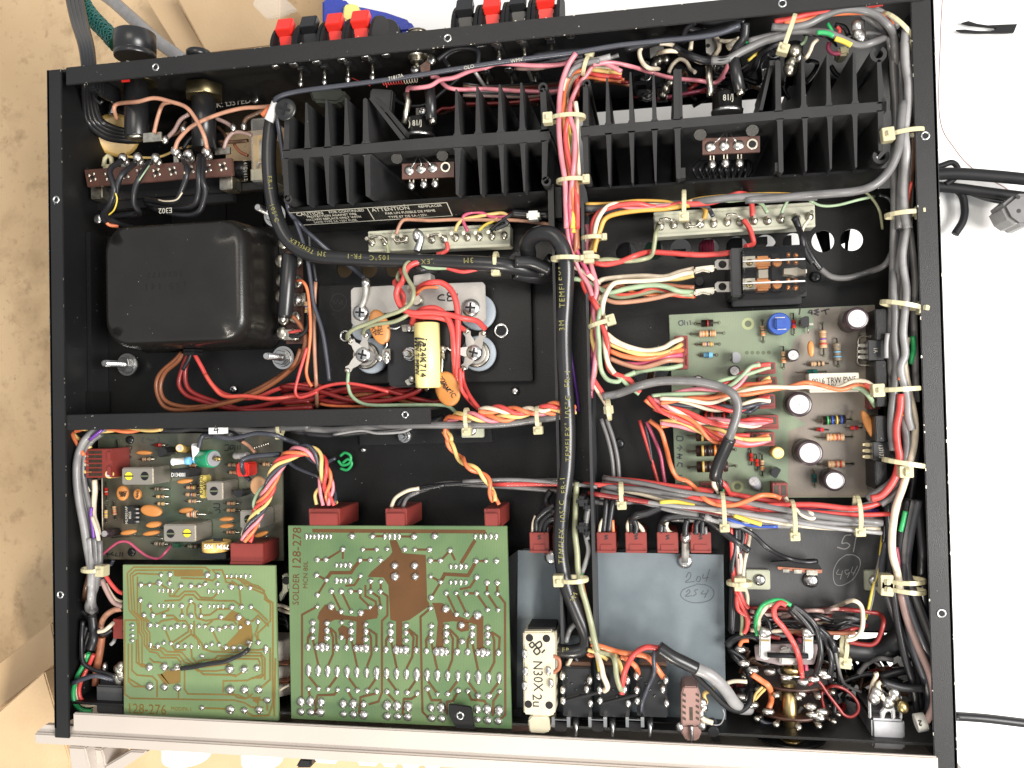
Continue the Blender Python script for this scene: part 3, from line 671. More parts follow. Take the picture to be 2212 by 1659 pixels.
wire(pw, 'tan', 1.35, 10, '850,865,22 828,790,16 860,752 1000,738,6 1120,712 1240,738 1350,778 1420,862 1480,980 1505,1080,10')
wire(pw, 'tan', 1.3, 16, '1118,965 1140,870 1165,790 1190,752,12 1240,742')
wire(pw, 'tan', 1.35, 12, '1270,1085 1300,1010 1400,912 1580,832 1750,787 1880,778 1985,770')
wire(pw, 'mau', 1.4, 26, '1215,1000 1270,940 1310,870 1370,830'); wire(pw, 'mau', 1.4, 30, '1570,860 1640,890 1690,925')
wire(pw, 'mau', 1.3, 26, '1625,1080 1650,1010 1700,960 1780,965 1830,985'); wire(pw, 'cof', 1.4, 24, '1760,920 1790,860 1850,830 1920,800')
wire(pw, 'cof', 1.2, 40, '1240,985 1300,960 1350,880'); wire(pw, 'brn', 1.1, 36, '1700,1050 1740,1100 1800,1130')
wire(pw, 'yel', .9, 34, '900,1130 960,1140 1150,1140 1300,1080 1400,1060'); wire(pw, 'cof', 1.3, 34, '1590,1030 1700,1030 1800,1020')
wire(pw, 'cof', 1.2, 44, '1580,920 1620,960 1640,1010 1600,1060'); wire(pw, 'blk', 1.3, 30, '1450,960 1380,1010 1330,1080')
for x, y in ((1695, 925), (1770, 915), (1330, 935)): blob(pw, P(x, y, 24), 1.7, 2.4)
cover = thing('component_cover', 'dark transistor cover stamped with pale lettering behind the second fuse holder', 'cover')
prism('plate', '1590,705 1800,690 1880,700 1905,730 1900,750 1780,770 1560,790', 60, 66, 'blacksatin', cover, bev=.0008)
text(cover, 'UNG. LAB', 1690, 722, 59.8, 5.2, 3); text(cover, 'UNK. LISTED', 1650, 752, 59.8, 5.2, 3); screw(cover, P(1850, 722, 59.5), 2.5, cross=False)
st = thing('terminal_strip', 'reddish brown terminal strip with nine eyelets and thick black wires', 'terminal strip')
prism('board', '610,1232 1682,1145 1692,1272 632,1356', 20, 22, 'brownboard', st, bev=.0003)
for i, (x, y) in enumerate(((667, 1285), (785, 1275), (905, 1268), (1015, 1250), (1133, 1250), (1252, 1240), (1378, 1232), (1503, 1220), (1615, 1208))):
    for a in range(4):
        t = a*math.pi/2+.5; blob(st, P(x+26*math.cos(t), y+28*math.sin(t), 20), 1., h=.5, m='tin')
    vcyl('eyelet_bore', x, y, .9, 19.6, 21, 'bmatte', st, 10)
for x, y in ((895, 1150), (1000, 1145), (1130, 1150), (1278, 1098), (1368, 1120), (1500, 1105)):
    pbox('lug', x-18, y, x+18, 1290-(x-600)*.08-40, 24, 25, 'tin', st); blob(st, P(x, y, 16), 2.6, 3.0, 2.2); blob(st, P(x+24, y+28, 18), 1.8, 2.2, 1.6)
pbox('strip_leg', 655, 1352, 742, 1440, 24, 34, 'tin', st, bev=.0005); pbox('strip_leg', 1590, 1280, 1685, 1370, 24, 34, 'tin', st, bev=.0005)
pbox('strip_rail', 620, 1345, 1690, 1460, 36, 40, 'bmatte', st)
rl = prism('support_rail', '590,1470 1975,1370 1975,1310 1300,1370 600,1400', 34, 39, 'black', None, bev=.0003); tag(rl, 'black sheet metal rail under the brown terminal strip', 'rail')
nc = thing('nylon_clip', 'small cream plastic clip at the left end of the brown terminal strip', 'clip')
tube('loop', pts('752,1210 762,1150 785,1128 808,1150 815,1210', 24), 1.2, 'nylon', nc); pbox('foot', 748, 1195, 818, 1218, 24, 30, 'nylon', nc)
bw = thing('wiring_harness', 'thick black wires looping from the brown terminal strip to the transformer', 'wires')
for s_ in ('885,1165,14 800,1235,7 830,1370,5 800,1480,8 745,1565,14 790,1620,20 900,1660,30', '980,1185,14 890,1265,6 850,1350,6 835,1450,8 770,1560,14 860,1620,22 960,1650,30', '1085,1175,14 1020,1280,6 980,1370,6 975,1480,10 1010,1550,16 900,1570,24',
           '1330,1150,14 1358,1250,6 1320,1380,8 1270,1460,12 1150,1462,18 1050,1450,24', '1450,1130,14 1442,1250,6 1442,1400,8 1400,1490,12 1260,1508,18 1060,1480,24', '1480,1130,14 1470,1300,6 1492,1400,8 1440,1540,12 1300,1560,16 1100,1510,22', '1010,1550,18 900,1560,20 840,1570,22 760,1600,24'):
    wire(bw, 'blk', 1.85, 10, s_, n=10)
wire(bw, 'ylb', .5, 3, '838,1400,5 850,1450,6 830,1520,8.5 790,1560,11'); wire(bw, 'wht', .5, 3, '1322,1400,7 1280,1450,9.5 1200,1460,12.5 1150,1450,15.5'); wire(bw, 'grn', .5, 3, '1085,1200,9 1050,1250,5 1010,1310,4.5')
wire(bw, 'wht', .5, 3, '1330,1150,12 1345,1200,8 1340,1260,4.5'); wire(bw, 'org', 1.3, 20, '755,1580,17 790,1630,19 860,1640,22')
text(bw, 'E302', 1200, 1527, 13, 4, 180)
smc = tube('small_capacitor', [P(1712, 1240, 40), P(1830, 1240, 40)], 5.4, 'bplastic', None, 20); tag(smc, 'small black cylindrical capacitor seen through the gap right of the brown strip', 'capacitor')
text(smc, '1412', 1780, 1195, 34, 3, -85, m='greytext'); text(smc, 'B1412', 1780, 1262, 34, 3, -85, m='greytext')
ry = thing('clear_relay', 'smoky clear relay with a tan coil beside the black sleeved cable', 'relay')
pbox('clear_case', 1815, 858, 1965, 1310, 26, 56, 'clear', ry, bev=.0008); pbox('coil_frame', 1835, 985, 1950, 1230, 34, 50, 'amber', ry); pbox('relay_base', 1820, 1230, 1960, 1300, 30, 56, 'nylon', ry)
tube('coil_spring', pts('1870,1220 1875,1180 1900,1180 1905,1215', 33), .6, 'tin', ry); pbox('armature', 1880, 1020, 1925, 1150, 33, 34, 'tin', ry)
# ---------------- transformer ----------------
F('M1')
tr = thing('power_transformer', 'large black transformer in a round-cornered steel can at the left', 'transformer')
def rrect(c, hx, hy, r, z, n=8):
    o = []
    for q, (sx, sy) in enumerate(((1, 1), (-1, 1), (-1, -1), (1, -1))):
        for i in range(n+1):
            a = math.pi/2*(q+i/n); o.append(V((c.x+sx*(hx-r)+math.cos(a)*r, c.y+sy*(hy-r)+math.sin(a)*r, z)))
    return o
a = P(412, 150, 37); b = P(1640, 1085, 37); t0 = P(430, 190, 6); t1 = P(1375, 1015, 6)
a.x = P(400, 500, 12).x; a.y = P(800, 138, 12).y; b.y = P(800, 1080, 38).y; b.x = P(1640, 500, 38).x
cc = V(((a.x+b.x)/2, (a.y+b.y)/2, 0)); hx = (b.x-a.x)/2; hy = (a.y-b.y)/2; ct = V(((t0.x+t1.x)/2, (t0.y+t1.y)/2, 0)); tx = (t1.x-t0.x)/2; ty = (t0.y-t1.y)/2
bm = bmesh.new(); last = None
for k, (d, s, rr) in enumerate(((40, 1.012, .007), (38.6, 1.012, .007), (38.5, 1.0, .012), (16, .975, .013), (0, 0, 0), (0, 1, 0), (0, 2, 0), (0, 3, 0), (0, 4, 0), (5.9, .84, .010), (5.95, .6, .006))):
    if d == 0:
        t = math.radians(18*(s+.0)); f = math.sin(t); g = 1-math.cos(t)
        d = 16-10*math.sin(math.radians(18*(s+1))); s = .975-.115*(1-math.cos(math.radians(18*(s+1)))); rr = .0125
    w = max(0, min(1, (38-d)/32)); c = cc.lerp(ct, w*.0)
    ring = [bm.verts.new(p) for p in rrect(c, hx*s, hy*s, rr, -d*.001)]
    if last:
        for i in range(len(ring)): bm.faces.new((last[i], last[(i+1) % len(ring)], ring[(i+1) % len(ring)], ring[i])).smooth = True
    last = ring
bm.faces.new(last); newbm(bm, 'steel_can', 'trpaint', tr)
text(tr, '159 141', 830, 600, 5.9, 5, 180, m='bmatte', sp=1.5, name='stamped_number', ext=.00012); text(tr, '3020177', 825, 515, 5.9, 4, 180, m='bmatte', sp=1.5, name='stamped_number', ext=.0001)
def stud(x, y, tipd, lab):
    a = P(x, y, 36); b = V((a.x, a.y, -tipd*.001)); o = bolt(None, a, b, 1.9, 4.2, 6.2); tag(o, lab, 'bolt', 'studs holding the transformer'); return o
for x, y, lab in ((560, 1172, 'steel stud with nut and washer below the left corner of the transformer'), (1690, 1122, 'steel stud with nut and washer below the right corner of the transformer'), (1630, 90, 'steel stud with nut and washer beside the thick black sleeve')): stud(x, y, 16, lab)
stb = screw(None, P(345, 115, 20), 2.5, cross=False); tag(stb, 'rounded steel stud end under the black wires above the transformer', 'stud')
scr = screw(None, P(1325, 1350, 39), 2.2, ang=10); tag(scr, 'tiny tin screw end on the black floor among the dark red wires', 'screw')
# strip beside the transformer
ts = thing('terminal_strip', 'narrow brown terminal strip with eyelets beside the transformer', 'terminal strip')
prism('board', '1705,330 1820,330 1830,1020 1710,1022', 30, 31.5, 'brownboard', ts)
for x, y in ((1690, 290), (1670, 420), (1675, 560), (1668, 675), (1790, 420), (1790, 570), (1690, 840), (1680, 945), (1770, 955), (1775, 830)): blob(ts, P(x, y, 28), 3.2, 3.6, 1.6, m='tin')
pbox('lug', 1765, 655, 1850, 745, 27, 28, 'tin', ts); blob(ts, P(1790, 700, 27), 3.4); pbox('lug', 1690, 920, 1800, 990, 27, 28, 'tin', ts)
lathe('sleeved_part', P(1735, 372, 18), P(1700, 835, 18), [(0, 3.6), (.02, 4.1), (.5, 4.0), (.95, 3.6), (1, 3)], 'bplastic', ts, 20); blob(ts, P(1690, 840, 20), 2, 2.5, 2)
def resistor(par, a, b, cols, r=1.2, blen=.5, lead=.35, n=12, name='resistor', lm='tin', bent=0, flat=False):
    """axial part between two world points; cols: body letter then band letters"""
    a = V(a); b = V(b); body = 'b_'+cols[0] if 'b_'+cols[0] in MT else 'resist'
    ms = [body]; s0 = .5-blen/2; s1 = .5+blen/2; e = blen*.14; nb = len(cols)-1
    pr = [(0, lead, 1), (s0, lead, 1), (s0, r*.8, 0), (s0+e*.2, r, 0)]; mats = ['resist' if cols[0] == '.' else 'resistgrey' if cols[0] == '-' else 'b_'+cols[0], lm]
    if not flat: pr += [(s0+e, r, 0), (s0+e*1.4, r*.87, 0)]
    for i, c in enumerate(cols[1:]):
        t = s0+blen*(.1+.8*(i+.35)/max(nb, 1)) if nb > 1 else s0+blen*.5; mats.append('b_'+c); rr = r*(.885 if not flat else 1.01); rr = r*1.01 if (i == 0 or i == nb-1) and nb > 2 and not flat else rr
        pr += [(t, pr[-1][1], len(mats)-1), (t+.0001, rr, len(mats)-1), (t+blen*.075, rr, 0), (t+blen*.0751, r if flat else r*.87, 0)]
    pr = sorted(pr, key=lambda q: q[0])
    if not flat: pr += [(s1-e*1.4, r*.87, 0), (s1-e, r, 0)]
    pr = sorted(pr, key=lambda q: q[0])
    pr += [(s1-e*.2, r, 0), (s1, r*.8, 1), (s1+.0001, lead, 1), (1, lead, 1)]
    pr = sorted(pr, key=lambda q: q[0])
    return lathe(name, a, b, pr, mats, par, n)
resistor(ts, P(1860, 680, 20), P(1866, 830, 20), '.oba', 1.5, .55)
tube('braided_lead', smoothpath(pts('1868,815 1870,880 1840,940 1790,965 1735,960', 18), 6), 1.1, 'bmatte', ts)
# ---------------- transformer wires ----------------
hw = thing('wiring_harness', 'brown and dark red wires leaving the bottom of the transformer toward the rectifier', 'wires')
wire(hw, 'bwn', 1.5, 24, '950,1085,28 900,1140 800,1230 765,1320 790,1430 850,1490 980,1500 1200,1470,20 1450,1395 1640,1290 1780,1170 1840,1050 1845,950 1800,870 1755,820')
wire(hw, 'bwn', 1.5, 26, '960,1085,28 920,1150 830,1230 795,1330 820,1420 900,1465 1050,1480 1280,1440 1480,1360 1640,1270 1760,1180,18 1815,1060')
wire(hw, 'drd', 1.6, 24, '1000,1085,28 955,1200 930,1310 980,1390 1080,1430 1300,1490 1500,1475 1700,1430 1880,1440')
wire(hw, 'drd', 1.6, 28, '1010,1090,28 975,1220 990,1330 1060,1390 1200,1440 1400,1500 1600,1500 1900,1480')
wire(hw, 'red', 1.5, 20, '1035,1085,28 1090,1180 1150,1290 1230,1370 1330,1405 1480,1415 1620,1360 1740,1320 1880,1330')
wire(hw, 'blk', 1.3, 20, '1020,1085,26 1000,1140 960,1210'); wire(hw, 'sal', 1.4, 18, '1120,1240 1180,1330 1260,1400 1420,1400 1600,1420 1780,1400,24')
pbox('potting', 930, 1060, 1045, 1100, 22, 34, 'bmatte', hw, bev=.002)
for c, s_ in (('org', '1780,560,24 1830,570,16 1865,640 1882,800 1885,950 1870,1100 1855,1220 1870,1290 1895,1330'), ('red', '1730,940,24 1800,925 1860,920 1885,930'), ('red', '1860,1050 1830,1150 1800,1250 1775,1360 1800,1410 1860,1400 1936,1370')):
    wire(hw, c, 1.05, 14, s_)
F('M2')
for i, s_ in enumerate(('-80,1330 100,1345 250,1380 420,1430 620,1440 800,1410 930,1350 935,1280,30', '-80,1450 120,1430 300,1370 450,1340 600,1340 760,1380 900,1420 1050,1440 1120,1380,30', '-60,1400 90,1390 220,1430 380,1450 600,1400 740,1370 860,1360 900,1310,30', '-50,1470 100,1470 300,1440 500,1390 700,1410 870,1450 1000,1460', '-80,1370 120,1310 300,1360 500,1370 700,1350 840,1330')):
    wire(hw, ('drd', 'drd', 'drd', 'bwn', 'drd')[i], 1.65, 26+i*2, s_)
wire(hw, 'red', 1.1, 18, '40,1400 130,1380 240,1330 380,1308 520,1325 700,1370')
wire(hw, 'tan', 1.3, 20, '170,570 160,800 165,1100 175,1300 180,1480,30'); wire(hw, 'blk', 1.3, 20, '120,200 135,400 155,450 175,575')
wire(hw, 'org', 1, 30, '200,1455 280,1470 500,1475 700,1472 900,1468')
wire(hw, 'nvy', 1.4, 16, '20,120 70,260 110,400 135,560 160,740 220,930 255,1150 270,1290', name='wire')
lw = wire(None, 'nvy', 1.1, 2, '0,0', name='ground_wire') if 0 else None
F('T2'); p1 = pts('2140,355,0 1900,385 1500,440 1000,520 600,572 300,612 165,650,0 140,700,3 165,850,8 190,1000,10 212,1200,10 232,1400,12', 0); F('M2'); p1 += pts('60,160,20 150,245 300,370,26 450,480,28 528,548,24', 20)
F('T3'); p1 = pts('1500,185,0 1300,255,0 900,300,0 600,332,0 300,385,0', 0)+p1
lw = tube('ground_wire', smoothpath(p1, 6), 1.25, 'w_nvy', None); tag(lw, 'long dark blue-grey wire crossing above the left heat sink to a lug', 'wire')
F('T2'); text(lw, '71817A', 950, 517, -1.4, 2.4, 8); text(lw, 'OLO', 1440, 450, -1.4, 2.4, 7); text(lw, 'WMV', 1760, 405, -1.4, 2.4, 6)
kn = thing('wire_sleeve', 'white tape and orange wire end at the bend of the long dark wire', 'tape'); tube('tape', pts('150,690 130,740 100,810', 3), 2.4, 'white', kn, 4); tube('wire_end', pts('110,715 80,750 55,775', 6), 1.4, 'w_org', kn)
# ---------------- big sleeved cables ----------------
sv = thing('sleeved_cable', 'thick black sleeved cable printed TEMFLEX curving from the left down the centre channel', 'cable')
F('O'); A = smoothpath(pts('608,215,20 590,250,14 581,320,12 584,400,12 598,470,12 625,522,12 670,549,12 740,558,12 900,564,12 1050,570,10 1110,577,12 1165,590,20 1195,560,16', 10), 8)
tube('sleeve', A, 3.65, 'bplastic', sv, 20)
B_ = smoothpath(pts('1110,578,14 1140,560,16 1140,525,10 1165,505,4 1200,512,2 1222,560,3 1222,640,5 1218,720,6 1221,820,6 1227,920,6 1225,1010,6 1215,1090,6 1210,1180,7 1222,1260,8 1245,1320,10 1265,1370,12 1262,1398,12 1235,1408,12 1190,1402,14', 6), 8)
tube('sleeve', B_, 3.75, 'bplastic', sv, 20, rr=lambda t: 3.9-.7*t)
for s_ in ('1112,566,8 1150,568,10 1190,585,12', '1110,590,14 1160,600,20 1195,590,24'): tube('sleeve', smoothpath(pts(s_, 10), 6), 3, 'bplastic', sv, 14)
def tx(s, x, y, d, size, ang, r=3.65): text(sv, s, x, y, d-r-.12, size, ang, m='olivetext', ext=.0002, sp=1.25)
tx('3M', 1012, 562, 10, 3.6, 180); tx('TEMFLEX', 945, 563, 12, 3.4, 180); tx('105\u00b0C', 820, 556, 12, 3.4, 178); tx('FR-1', 765, 553, 12, 3.4, 176); tx('3M', 695, 548, 12, 3.4, 172); tx('TEMFLEX', 652, 531, 12, 3, 150, 3.4)
tx('3M', 1214, 703, 6, 3.6, 92); tx('TEMFLEX\u00b0', 1214, 620, 5, 3.6, 90); tx('FR-1', 1226, 818, 6, 3.6, 88); tx('105\u00b0C', 1227, 880, 6, 3.6, 88); tx('TEMFLEX\u00b0', 1227, 955, 6, 3.4, 90)
tx('FR-1', 1217, 1048, 6, 3.4, 95); tx('105\u00b0C', 1215, 1105, 6, 3.4, 92); tx('TEMFLEX', 1213, 1180, 7, 3.4, 88); tx('3M', 1240, 1290, 9, 3.2, 70); tx('\u00b0C FR', 1210, 1404, 13, 3, 0, 3.2)
tx('105\u00b0C', 592, 460, 12, 3.2, -72); tx('FR-1', 583, 395, 12, 3.2, -86)
tie(sv, 1072, 566, 11, 90, 4.6, -1, 4.4, hs=1.1)
# ---------------- capacitor terminals and rectifier ----------------
F('M2')
sp = thing('mounting_plate', 'raised black plate carrying the big capacitor terminals', 'plate')
prism('plate_body', '190,600 1730,543 1745,1290 190,1315', 33, 39.9, 'blacksatin', sp, bev=.0004)
scribble(sp, 330, 720, 32.95, '-50,0 -30,-50 20,-62 60,-30 62,20 20,60 -30,55 -52,10;-30,-10 -10,10 0,-20 20,15 30,-15 40,20', .4, 'bplastic')
al = thing('capacitor_clamp', 'bare aluminium bracket marked 132 holding two screws', 'bracket')
prism('bracket', '425,632 445,612 700,598 900,590 1000,586 1380,572 1400,590 1408,845 1390,862 1240,868 1228,775 1000,785 640,800 575,880 450,892 430,870', 22, 23.2, 'alu', al, bev=.0003)
prism('upper_tab', '880,525 1000,505 1015,590 880,600', 14, 23, 'alu', al, bev=.0003)
scribble(al, 0, 0, 21.9, '1200,655 1190,705;1170,705 1130,708 1135,680 1160,678 1128,668 1135,650 1170,655;1112,705 1065,700 1062,680 1085,665 1105,668', .7)
for x, y, r in ((500, 795, 4.2), (1300, 760, 4.6)): screw(al, P(x, y, 21.8), r, h=.45, ang=40)
tube('solder_lug', smoothpath(pts('500,760,21 525,700,21 535,640,20 535,600,20', 20), 4), 1.9, 'alu', al, 4); blob(al, P(538, 580, 20), 2.4, 2.8, 2)
for x, y in ((870, 620), (900, 700)): vcyl('clamp_bolt', x, y, 2.8, 17, 22, 'tin', al)
for i, (x, y, r) in enumerate(((570, 1108, 9.2), (1345, 790, 9.2), (1350, 1090, 9), (510, 915, 6))):
    o = vcyl('felt_washer', x, y, r, 27+i*.1, 30+i*.1, 'felt', sp, 32)
def term(x, y, lab, lugs):
    t = thing('capacitor_terminal', lab, 'terminal', 'screw terminals of the big capacitors')
    vcyl('brass_ring', x+12, y+6, 7.0, 24, 27, 'tin', t, 28); vcyl('inner_ring', x+6, y+3, 5.6, 22.6, 24.2, 'alu', t, 28)
    screw(t, P(x, y, 21.4), 4.3, h=.5, ang=30)
    for lx, ly in lugs:
        a = P(x, y, 21.8); b = P(lx, ly, 19); u = (b-a).normalized(); n = V((-u.y, u.x, 0)); q = []
        for s, w in ((.2, 2.8), (.55, 2.2), (.75, 1.4), (.92, 2.0), (1, 1.2)): q.append((a.lerp(b, s), w*.001))
        bm = bmesh.new(); L1 = [bm.verts.new(c+n*w) for c, w in q]; R1 = [bm.verts.new(c-n*w) for c, w in q]
        for i in range(4): bm.faces.new((L1[i], L1[i+1], R1[i+1], R1[i]))
        r_ = bmesh.ops.extrude_face_region(bm, geom=bm.faces[:]); bmesh.ops.translate(bm, vec=(0, 0, .0005), verts=[v for v in r_['geom'] if isinstance(v, bmesh.types.BMVert)])
        newbm(bm, 'solder_lug', 'alu', t); blob(t, P(lx, ly, 18.6), 1.5, h=1., m='tin')
    return t
term(518, 1100, 'screw terminal with lugs left of the rectifier, under the green wires', ((425, 995), (535, 955), (400, 1215), (620, 1120)))
term(1322, 1085, 'screw terminal with four lugs right of the yellow capacitor', ((1265, 925), (1390, 940), (1170, 1070), (1245, 1200)))
for x, y, r in ((1517, 925, 4.1), (387, 965, 3.4)):
    p = P(x, y, 32.8); bm = bmesh.new(); lathe('', p-Z*.001, p+Z*.0008, [(0, r), (.7, r), (1, r*.85), (1.0, r*.62), (0, r*.6)], None, None, 28, bm=bm); newbm(bm, 'steel_eyelet', 'steel', sp); vcyl('eyelet_bore', x, y, r*.6, 32.3, 33, 'bmatte', sp, 20)
scc = screw(None, P(1620, 1362, 39), 2.2, cross=False, h=.9); tag(scc, 'small round screw end on the floor below the raised black plate', 'screw')
rc = thing('bridge_rectifier', 'square black bridge rectifier under the yellow capacitor', 'rectifier')
prism('case', '690,870 720,850 1110,838 1150,860 1165,1290 1130,1330 730,1338 690,1310', 20, 32, 'bplastic', rc, bev=.001)
bolt(rc, P(862, 1096, 20), P(862, 1096, 20)+Z*.008, 1.7, 3.2, 3.4)
for q in ('790,885 850,878 890,895 885,930 800,932', '655,1060 710,1055 712,1140 680,1165 650,1130', '815,1290 880,1255 900,1300 840,1325', '1080,1035 1100,1035 1108,1130 1085,1135'): prism('blade_terminal', q, 16, 17, 'tin', rc, bev=.0003)
for x, y in ((850, 905), (685, 1100), (685, 1140), (870, 1280), (1095, 1060), (635, 1125)): blob(rc, P(x, y, 15.8), 1.7, 2, 1.)
pbox('raised_mark', 780, 1055, 800, 1145, 19.7, 20, 'bplastic', rc)
yc = thing('film_capacitor', 'long yellow film capacitor printed 224K1714 lying across the rectifier', 'capacitor')
a = P(978, 868, 13); b = P(990, 1342, 13); lathe('cap_body', a, b, [(0, 5.4), (.015, 6.3), (.985, 6.3), (1, 5.4), (1, 3.2), (.99, .5)], 'yellowcap', yc, 32)
tube('lead', smoothpath([b, P(975, 1362, 14), P(960, 1340, 18)], 3), .5, 'tin', yc); tube('lead', pts('1100,1060 1130,1050 1165,1075', 16), .6, 'steel', yc)
zc = 13-6.3-.25
text(yc, 'ic', 945, 1003, zc, 7.5, -90, m='inktext', ext=.0003, sh=.2); text(yc, '224K', 950, 1086, zc, 4.5, -90, m='inktext', ext=.0003); text(yc, '1714', 950, 1198, zc, 4.5, -90, m='inktext', ext=.0003); text(yc, '630V T MPW', 908, 1110, zc+1.5, 3.3, -91, m='inktext', ext=.0012)
def disc(par, x, y, d, rx, ry, ang, th=2.6, n=V((0, 0, 1)), m='orangecap', name='disc_capacitor', lab=None):
    """disc capacitor: elliptical lens facing n"""
    bm = bmesh.new(); bmesh.ops.create_uvsphere(bm, u_segments=28, v_segments=12, radius=1)
    nn = n.normalized(); t = math.radians(ang); u = V((math.cos(t), math.sin(t), 0)); u = (u-nn*u.dot(nn)).normalized(); w = nn.cross(u)
    R_ = Matrix((u, w, nn)).transposed().to_4x4(); c = P(x, y, d)
    for v in bm.verts:
        z = v.co.z; v.co.z = math.copysign(abs(z)**.6, z)
        v.co = c+(R_ @ V((v.co.x*rx*.001, v.co.y*ry*.001, v.co.z*th*.0005)))
    for f in bm.faces: f.smooth = True
    return newbm(bm, name, m, par)
dc = thing('disc_capacitor', 'orange disc capacitor below the yellow film capacitor', 'capacitor', 'orange disc capacitors by the rectifier')
disc(dc, 1130, 1348, 14, 6.6, 8.8, 15, 3.6, V((-.15, -.1, 1)), name='cap_disc')
for i, (s_, x, y) in enumerate((('Z5U', 1095, 1305), ('2KV', 1112, 1322), ('.02', 1128, 1338), ('RMC', 1152, 1362))): text(dc, s_, x, y, 12, 3.6, -62, m='inktext')
tube('lead', smoothpath(pts('1092,1120 1090,1180 1088,1230', 12), 3), .45, 'steel', dc)
dd = thing('disc_capacitor', 'orange disc capacitor left of the rectifier beneath the green wires', 'capacitor', 'orange disc capacitors by the rectifier')
disc(dd, 636, 900, 19, 5.0, 9.2, 15, 3.4, V((.25, 0, 1)), name='cap_disc')
for s_, x, y in (('Z5U', 640, 920), ('.02', 615, 935), ('2KV', 590, 915)): text(dd, s_, x, y, 16.6, 3, -80, m='inktext')
tube('lead', smoothpath(pts('700,905 745,910 790,895', 18), 3), .45, 'steel', dd); tube('lead', smoothpath(pts('690,1010 685,1040 665,1065', 18), 3), .45, 'steel', dd)
rw = thing('wiring_harness', 'heavy red and pale green wires looping over the rectifier and aluminium bracket', 'wires')
for c, r, s_ in (('red', 1.9, '890,690,20 925,615,14 1000,578,8 1090,580 1160,640 1195,740 1205,900,8 1200,1080 1200,1240,12 1215,1330,16 1230,1360,20'), ('red', 1.9, '870,875,17 895,810,12 960,768,8 1050,765 1120,820 1165,930,8 1178,1100 1190,1250,14 1200,1300,18'),
                 ('red', 1.8, '1400,910,18 1340,855,12 1240,835,7 1130,808 1000,792,6 870,795 790,750 757,670,6 770,610 800,570,8 815,530 830,480 870,445 930,430,10 1050,440,12'), ('red', 1.7, '1250,920,18 1170,870,12 1060,830,8 930,822 840,800 790,755,8 770,700'),
                 ('red', 1.6, '760,560,14 745,580,12 790,640,10 810,680,10 800,750,12'), ('red', 1.5, '815,520,12 795,500 800,460,14 840,440,16'),
                 ('olv', 1.35, '400,985,18 410,945,10 470,905,8 560,870,7 680,820,5 790,780,4 860,730,3 882,670,3 875,610,5 840,550,6 815,490,7 830,440,8 870,425,10 910,425,12'), ('olv', 1.35, '512,945,18 530,910,12 600,880,9 720,865,7 800,835,6 850,800,8'),
                 ('olv', 1.3, '830,740,12 790,680 780,640,14'), ('olv', 1.3, '790,590,14 765,540,12 780,500,14'),
                 ('red', 1.2, '1060,445 1150,478 1240,498 1320,485 1380,470'), ('grn', 1.2, '940,460 1020,472 1120,470 1230,462 1330,470'), ('org', .9, '900,655,12 960,615,8 1030,610,7 1060,612'),
                 ('red', 1.3, '1235,1220,18 1245,1300 1290,1400,14 1360,1490,10 1400,1510,8'), ('red', 1.2, '1220,1200 1225,1300 1235,1360 1300,1450,16 1375,1510,10'), ('grn', 1.2, '408,1225,18 405,1310 430,1395 500,1450 600,1468 800,1466 1000,1465 1120,1470 1180,1510 1225,1560,10'),
                 ('drd', 1.8, '880,860,18 900,840 960,830,14'), ('blk', 1.6, '900,470 960,485 1060,490,20')):
    wire(rw, c, r, 10, s_)
wire(rw, 'org', .6, 10, '1212,1000,8 1210,1100 1215,1200,16')
# upper left terminal strip (pale)
def strip(label, pl_, pins, d=28, dx=0):
    t = thing('terminal_strip', label, 'terminal strip', 'pale terminal strips')
    prism('strip_body', pl_[0], d, 38, 'nylonstrip', t, bev=.0005)
    for q in pl_[1:]: prism('ridge', q, d-1.6, d, 'nylonstrip', t, bev=.0003)
    for x, y in pins:
        p = P(x, y, d); top = V((p.x, p.y, -(d-7)*.001)); tube('pin', [p, top], 1.0, 'tin', t, 6); blob(t, P(x+4, y+8, d-.4), 1.9, 2.3, 1.2, m='tin')
    return t
mat('nylonstrip', (.42, .42, .33), .45, var=.08)
t1 = strip('pale terminal strip with eleven pins on the left of the centre channel', ('550,215 1580,155 1582,310 555,352', '550,205 1580,145 1580,165 550,225', '552,335 1582,290 1582,312 553,352'), [(x, y+30) for x, y in ((575, 245), (668, 240), (765, 232), (820, 225), (1010, 225), (1100, 222), (1182, 210), (1268, 208), (1352, 205), (1445, 200), (1535, 195))])
tube('jumper', smoothpath(pts('565,255,22 620,240 660,250 690,290', 22), 4), .7, 'tin', t1); tube('jumper', smoothpath(pts('735,250,22 760,280 820,275 835,240', 22), 4), .7, 'tin', t1); tube('jumper', smoothpath(pts('1000,240 1050,225 1100,250', 22), 4), .7, 'tin', t1)
tube('ground_lug', smoothpath(pts('915,215 935,235 930,285 905,355', 18), 4), 2.1, 'steel', t1, 4); blob(t1, P(905, 235, 18), 2.2, 3.5, 2)
uw = thing('wiring_harness', 'tan, pink, yellow and black wires soldered to the left pale terminal strip', 'wires')
for c, r, s_ in (('tan', 1.2, '755,225,22 775,170 800,130 840,118 1000,125 1200,118 1450,122 1650,125 1880,155'), ('yel', 1.15, '1182,205,22 1200,160 1240,120 1340,98 1430,82 1520,72 1570,90'), ('mgt', 1.15, '1275,205,22 1245,140 1245,95 1300,68 1370,68 1450,98 1530,100 1600,75 1660,68'),
                 ('ylb', 1.0, '1355,200,22 1400,160 1460,130 1500,100'), ('blk', 1.5, '1440,200,22 1500,150 1580,90 1650,72 1700,78 1850,82'), ('blk', 2.4, '1600,72,20 1700,80,20 1870,85'), ('red', 1.4, '1122,285,24 1128,335 1090,362 1050,370'), ('olv', 1.2, '688,300,24 695,340 700,400'), ('blk', 1.3, '1540,120 1560,150 1470,190')):
    wire(uw, c, r, 16, s_)
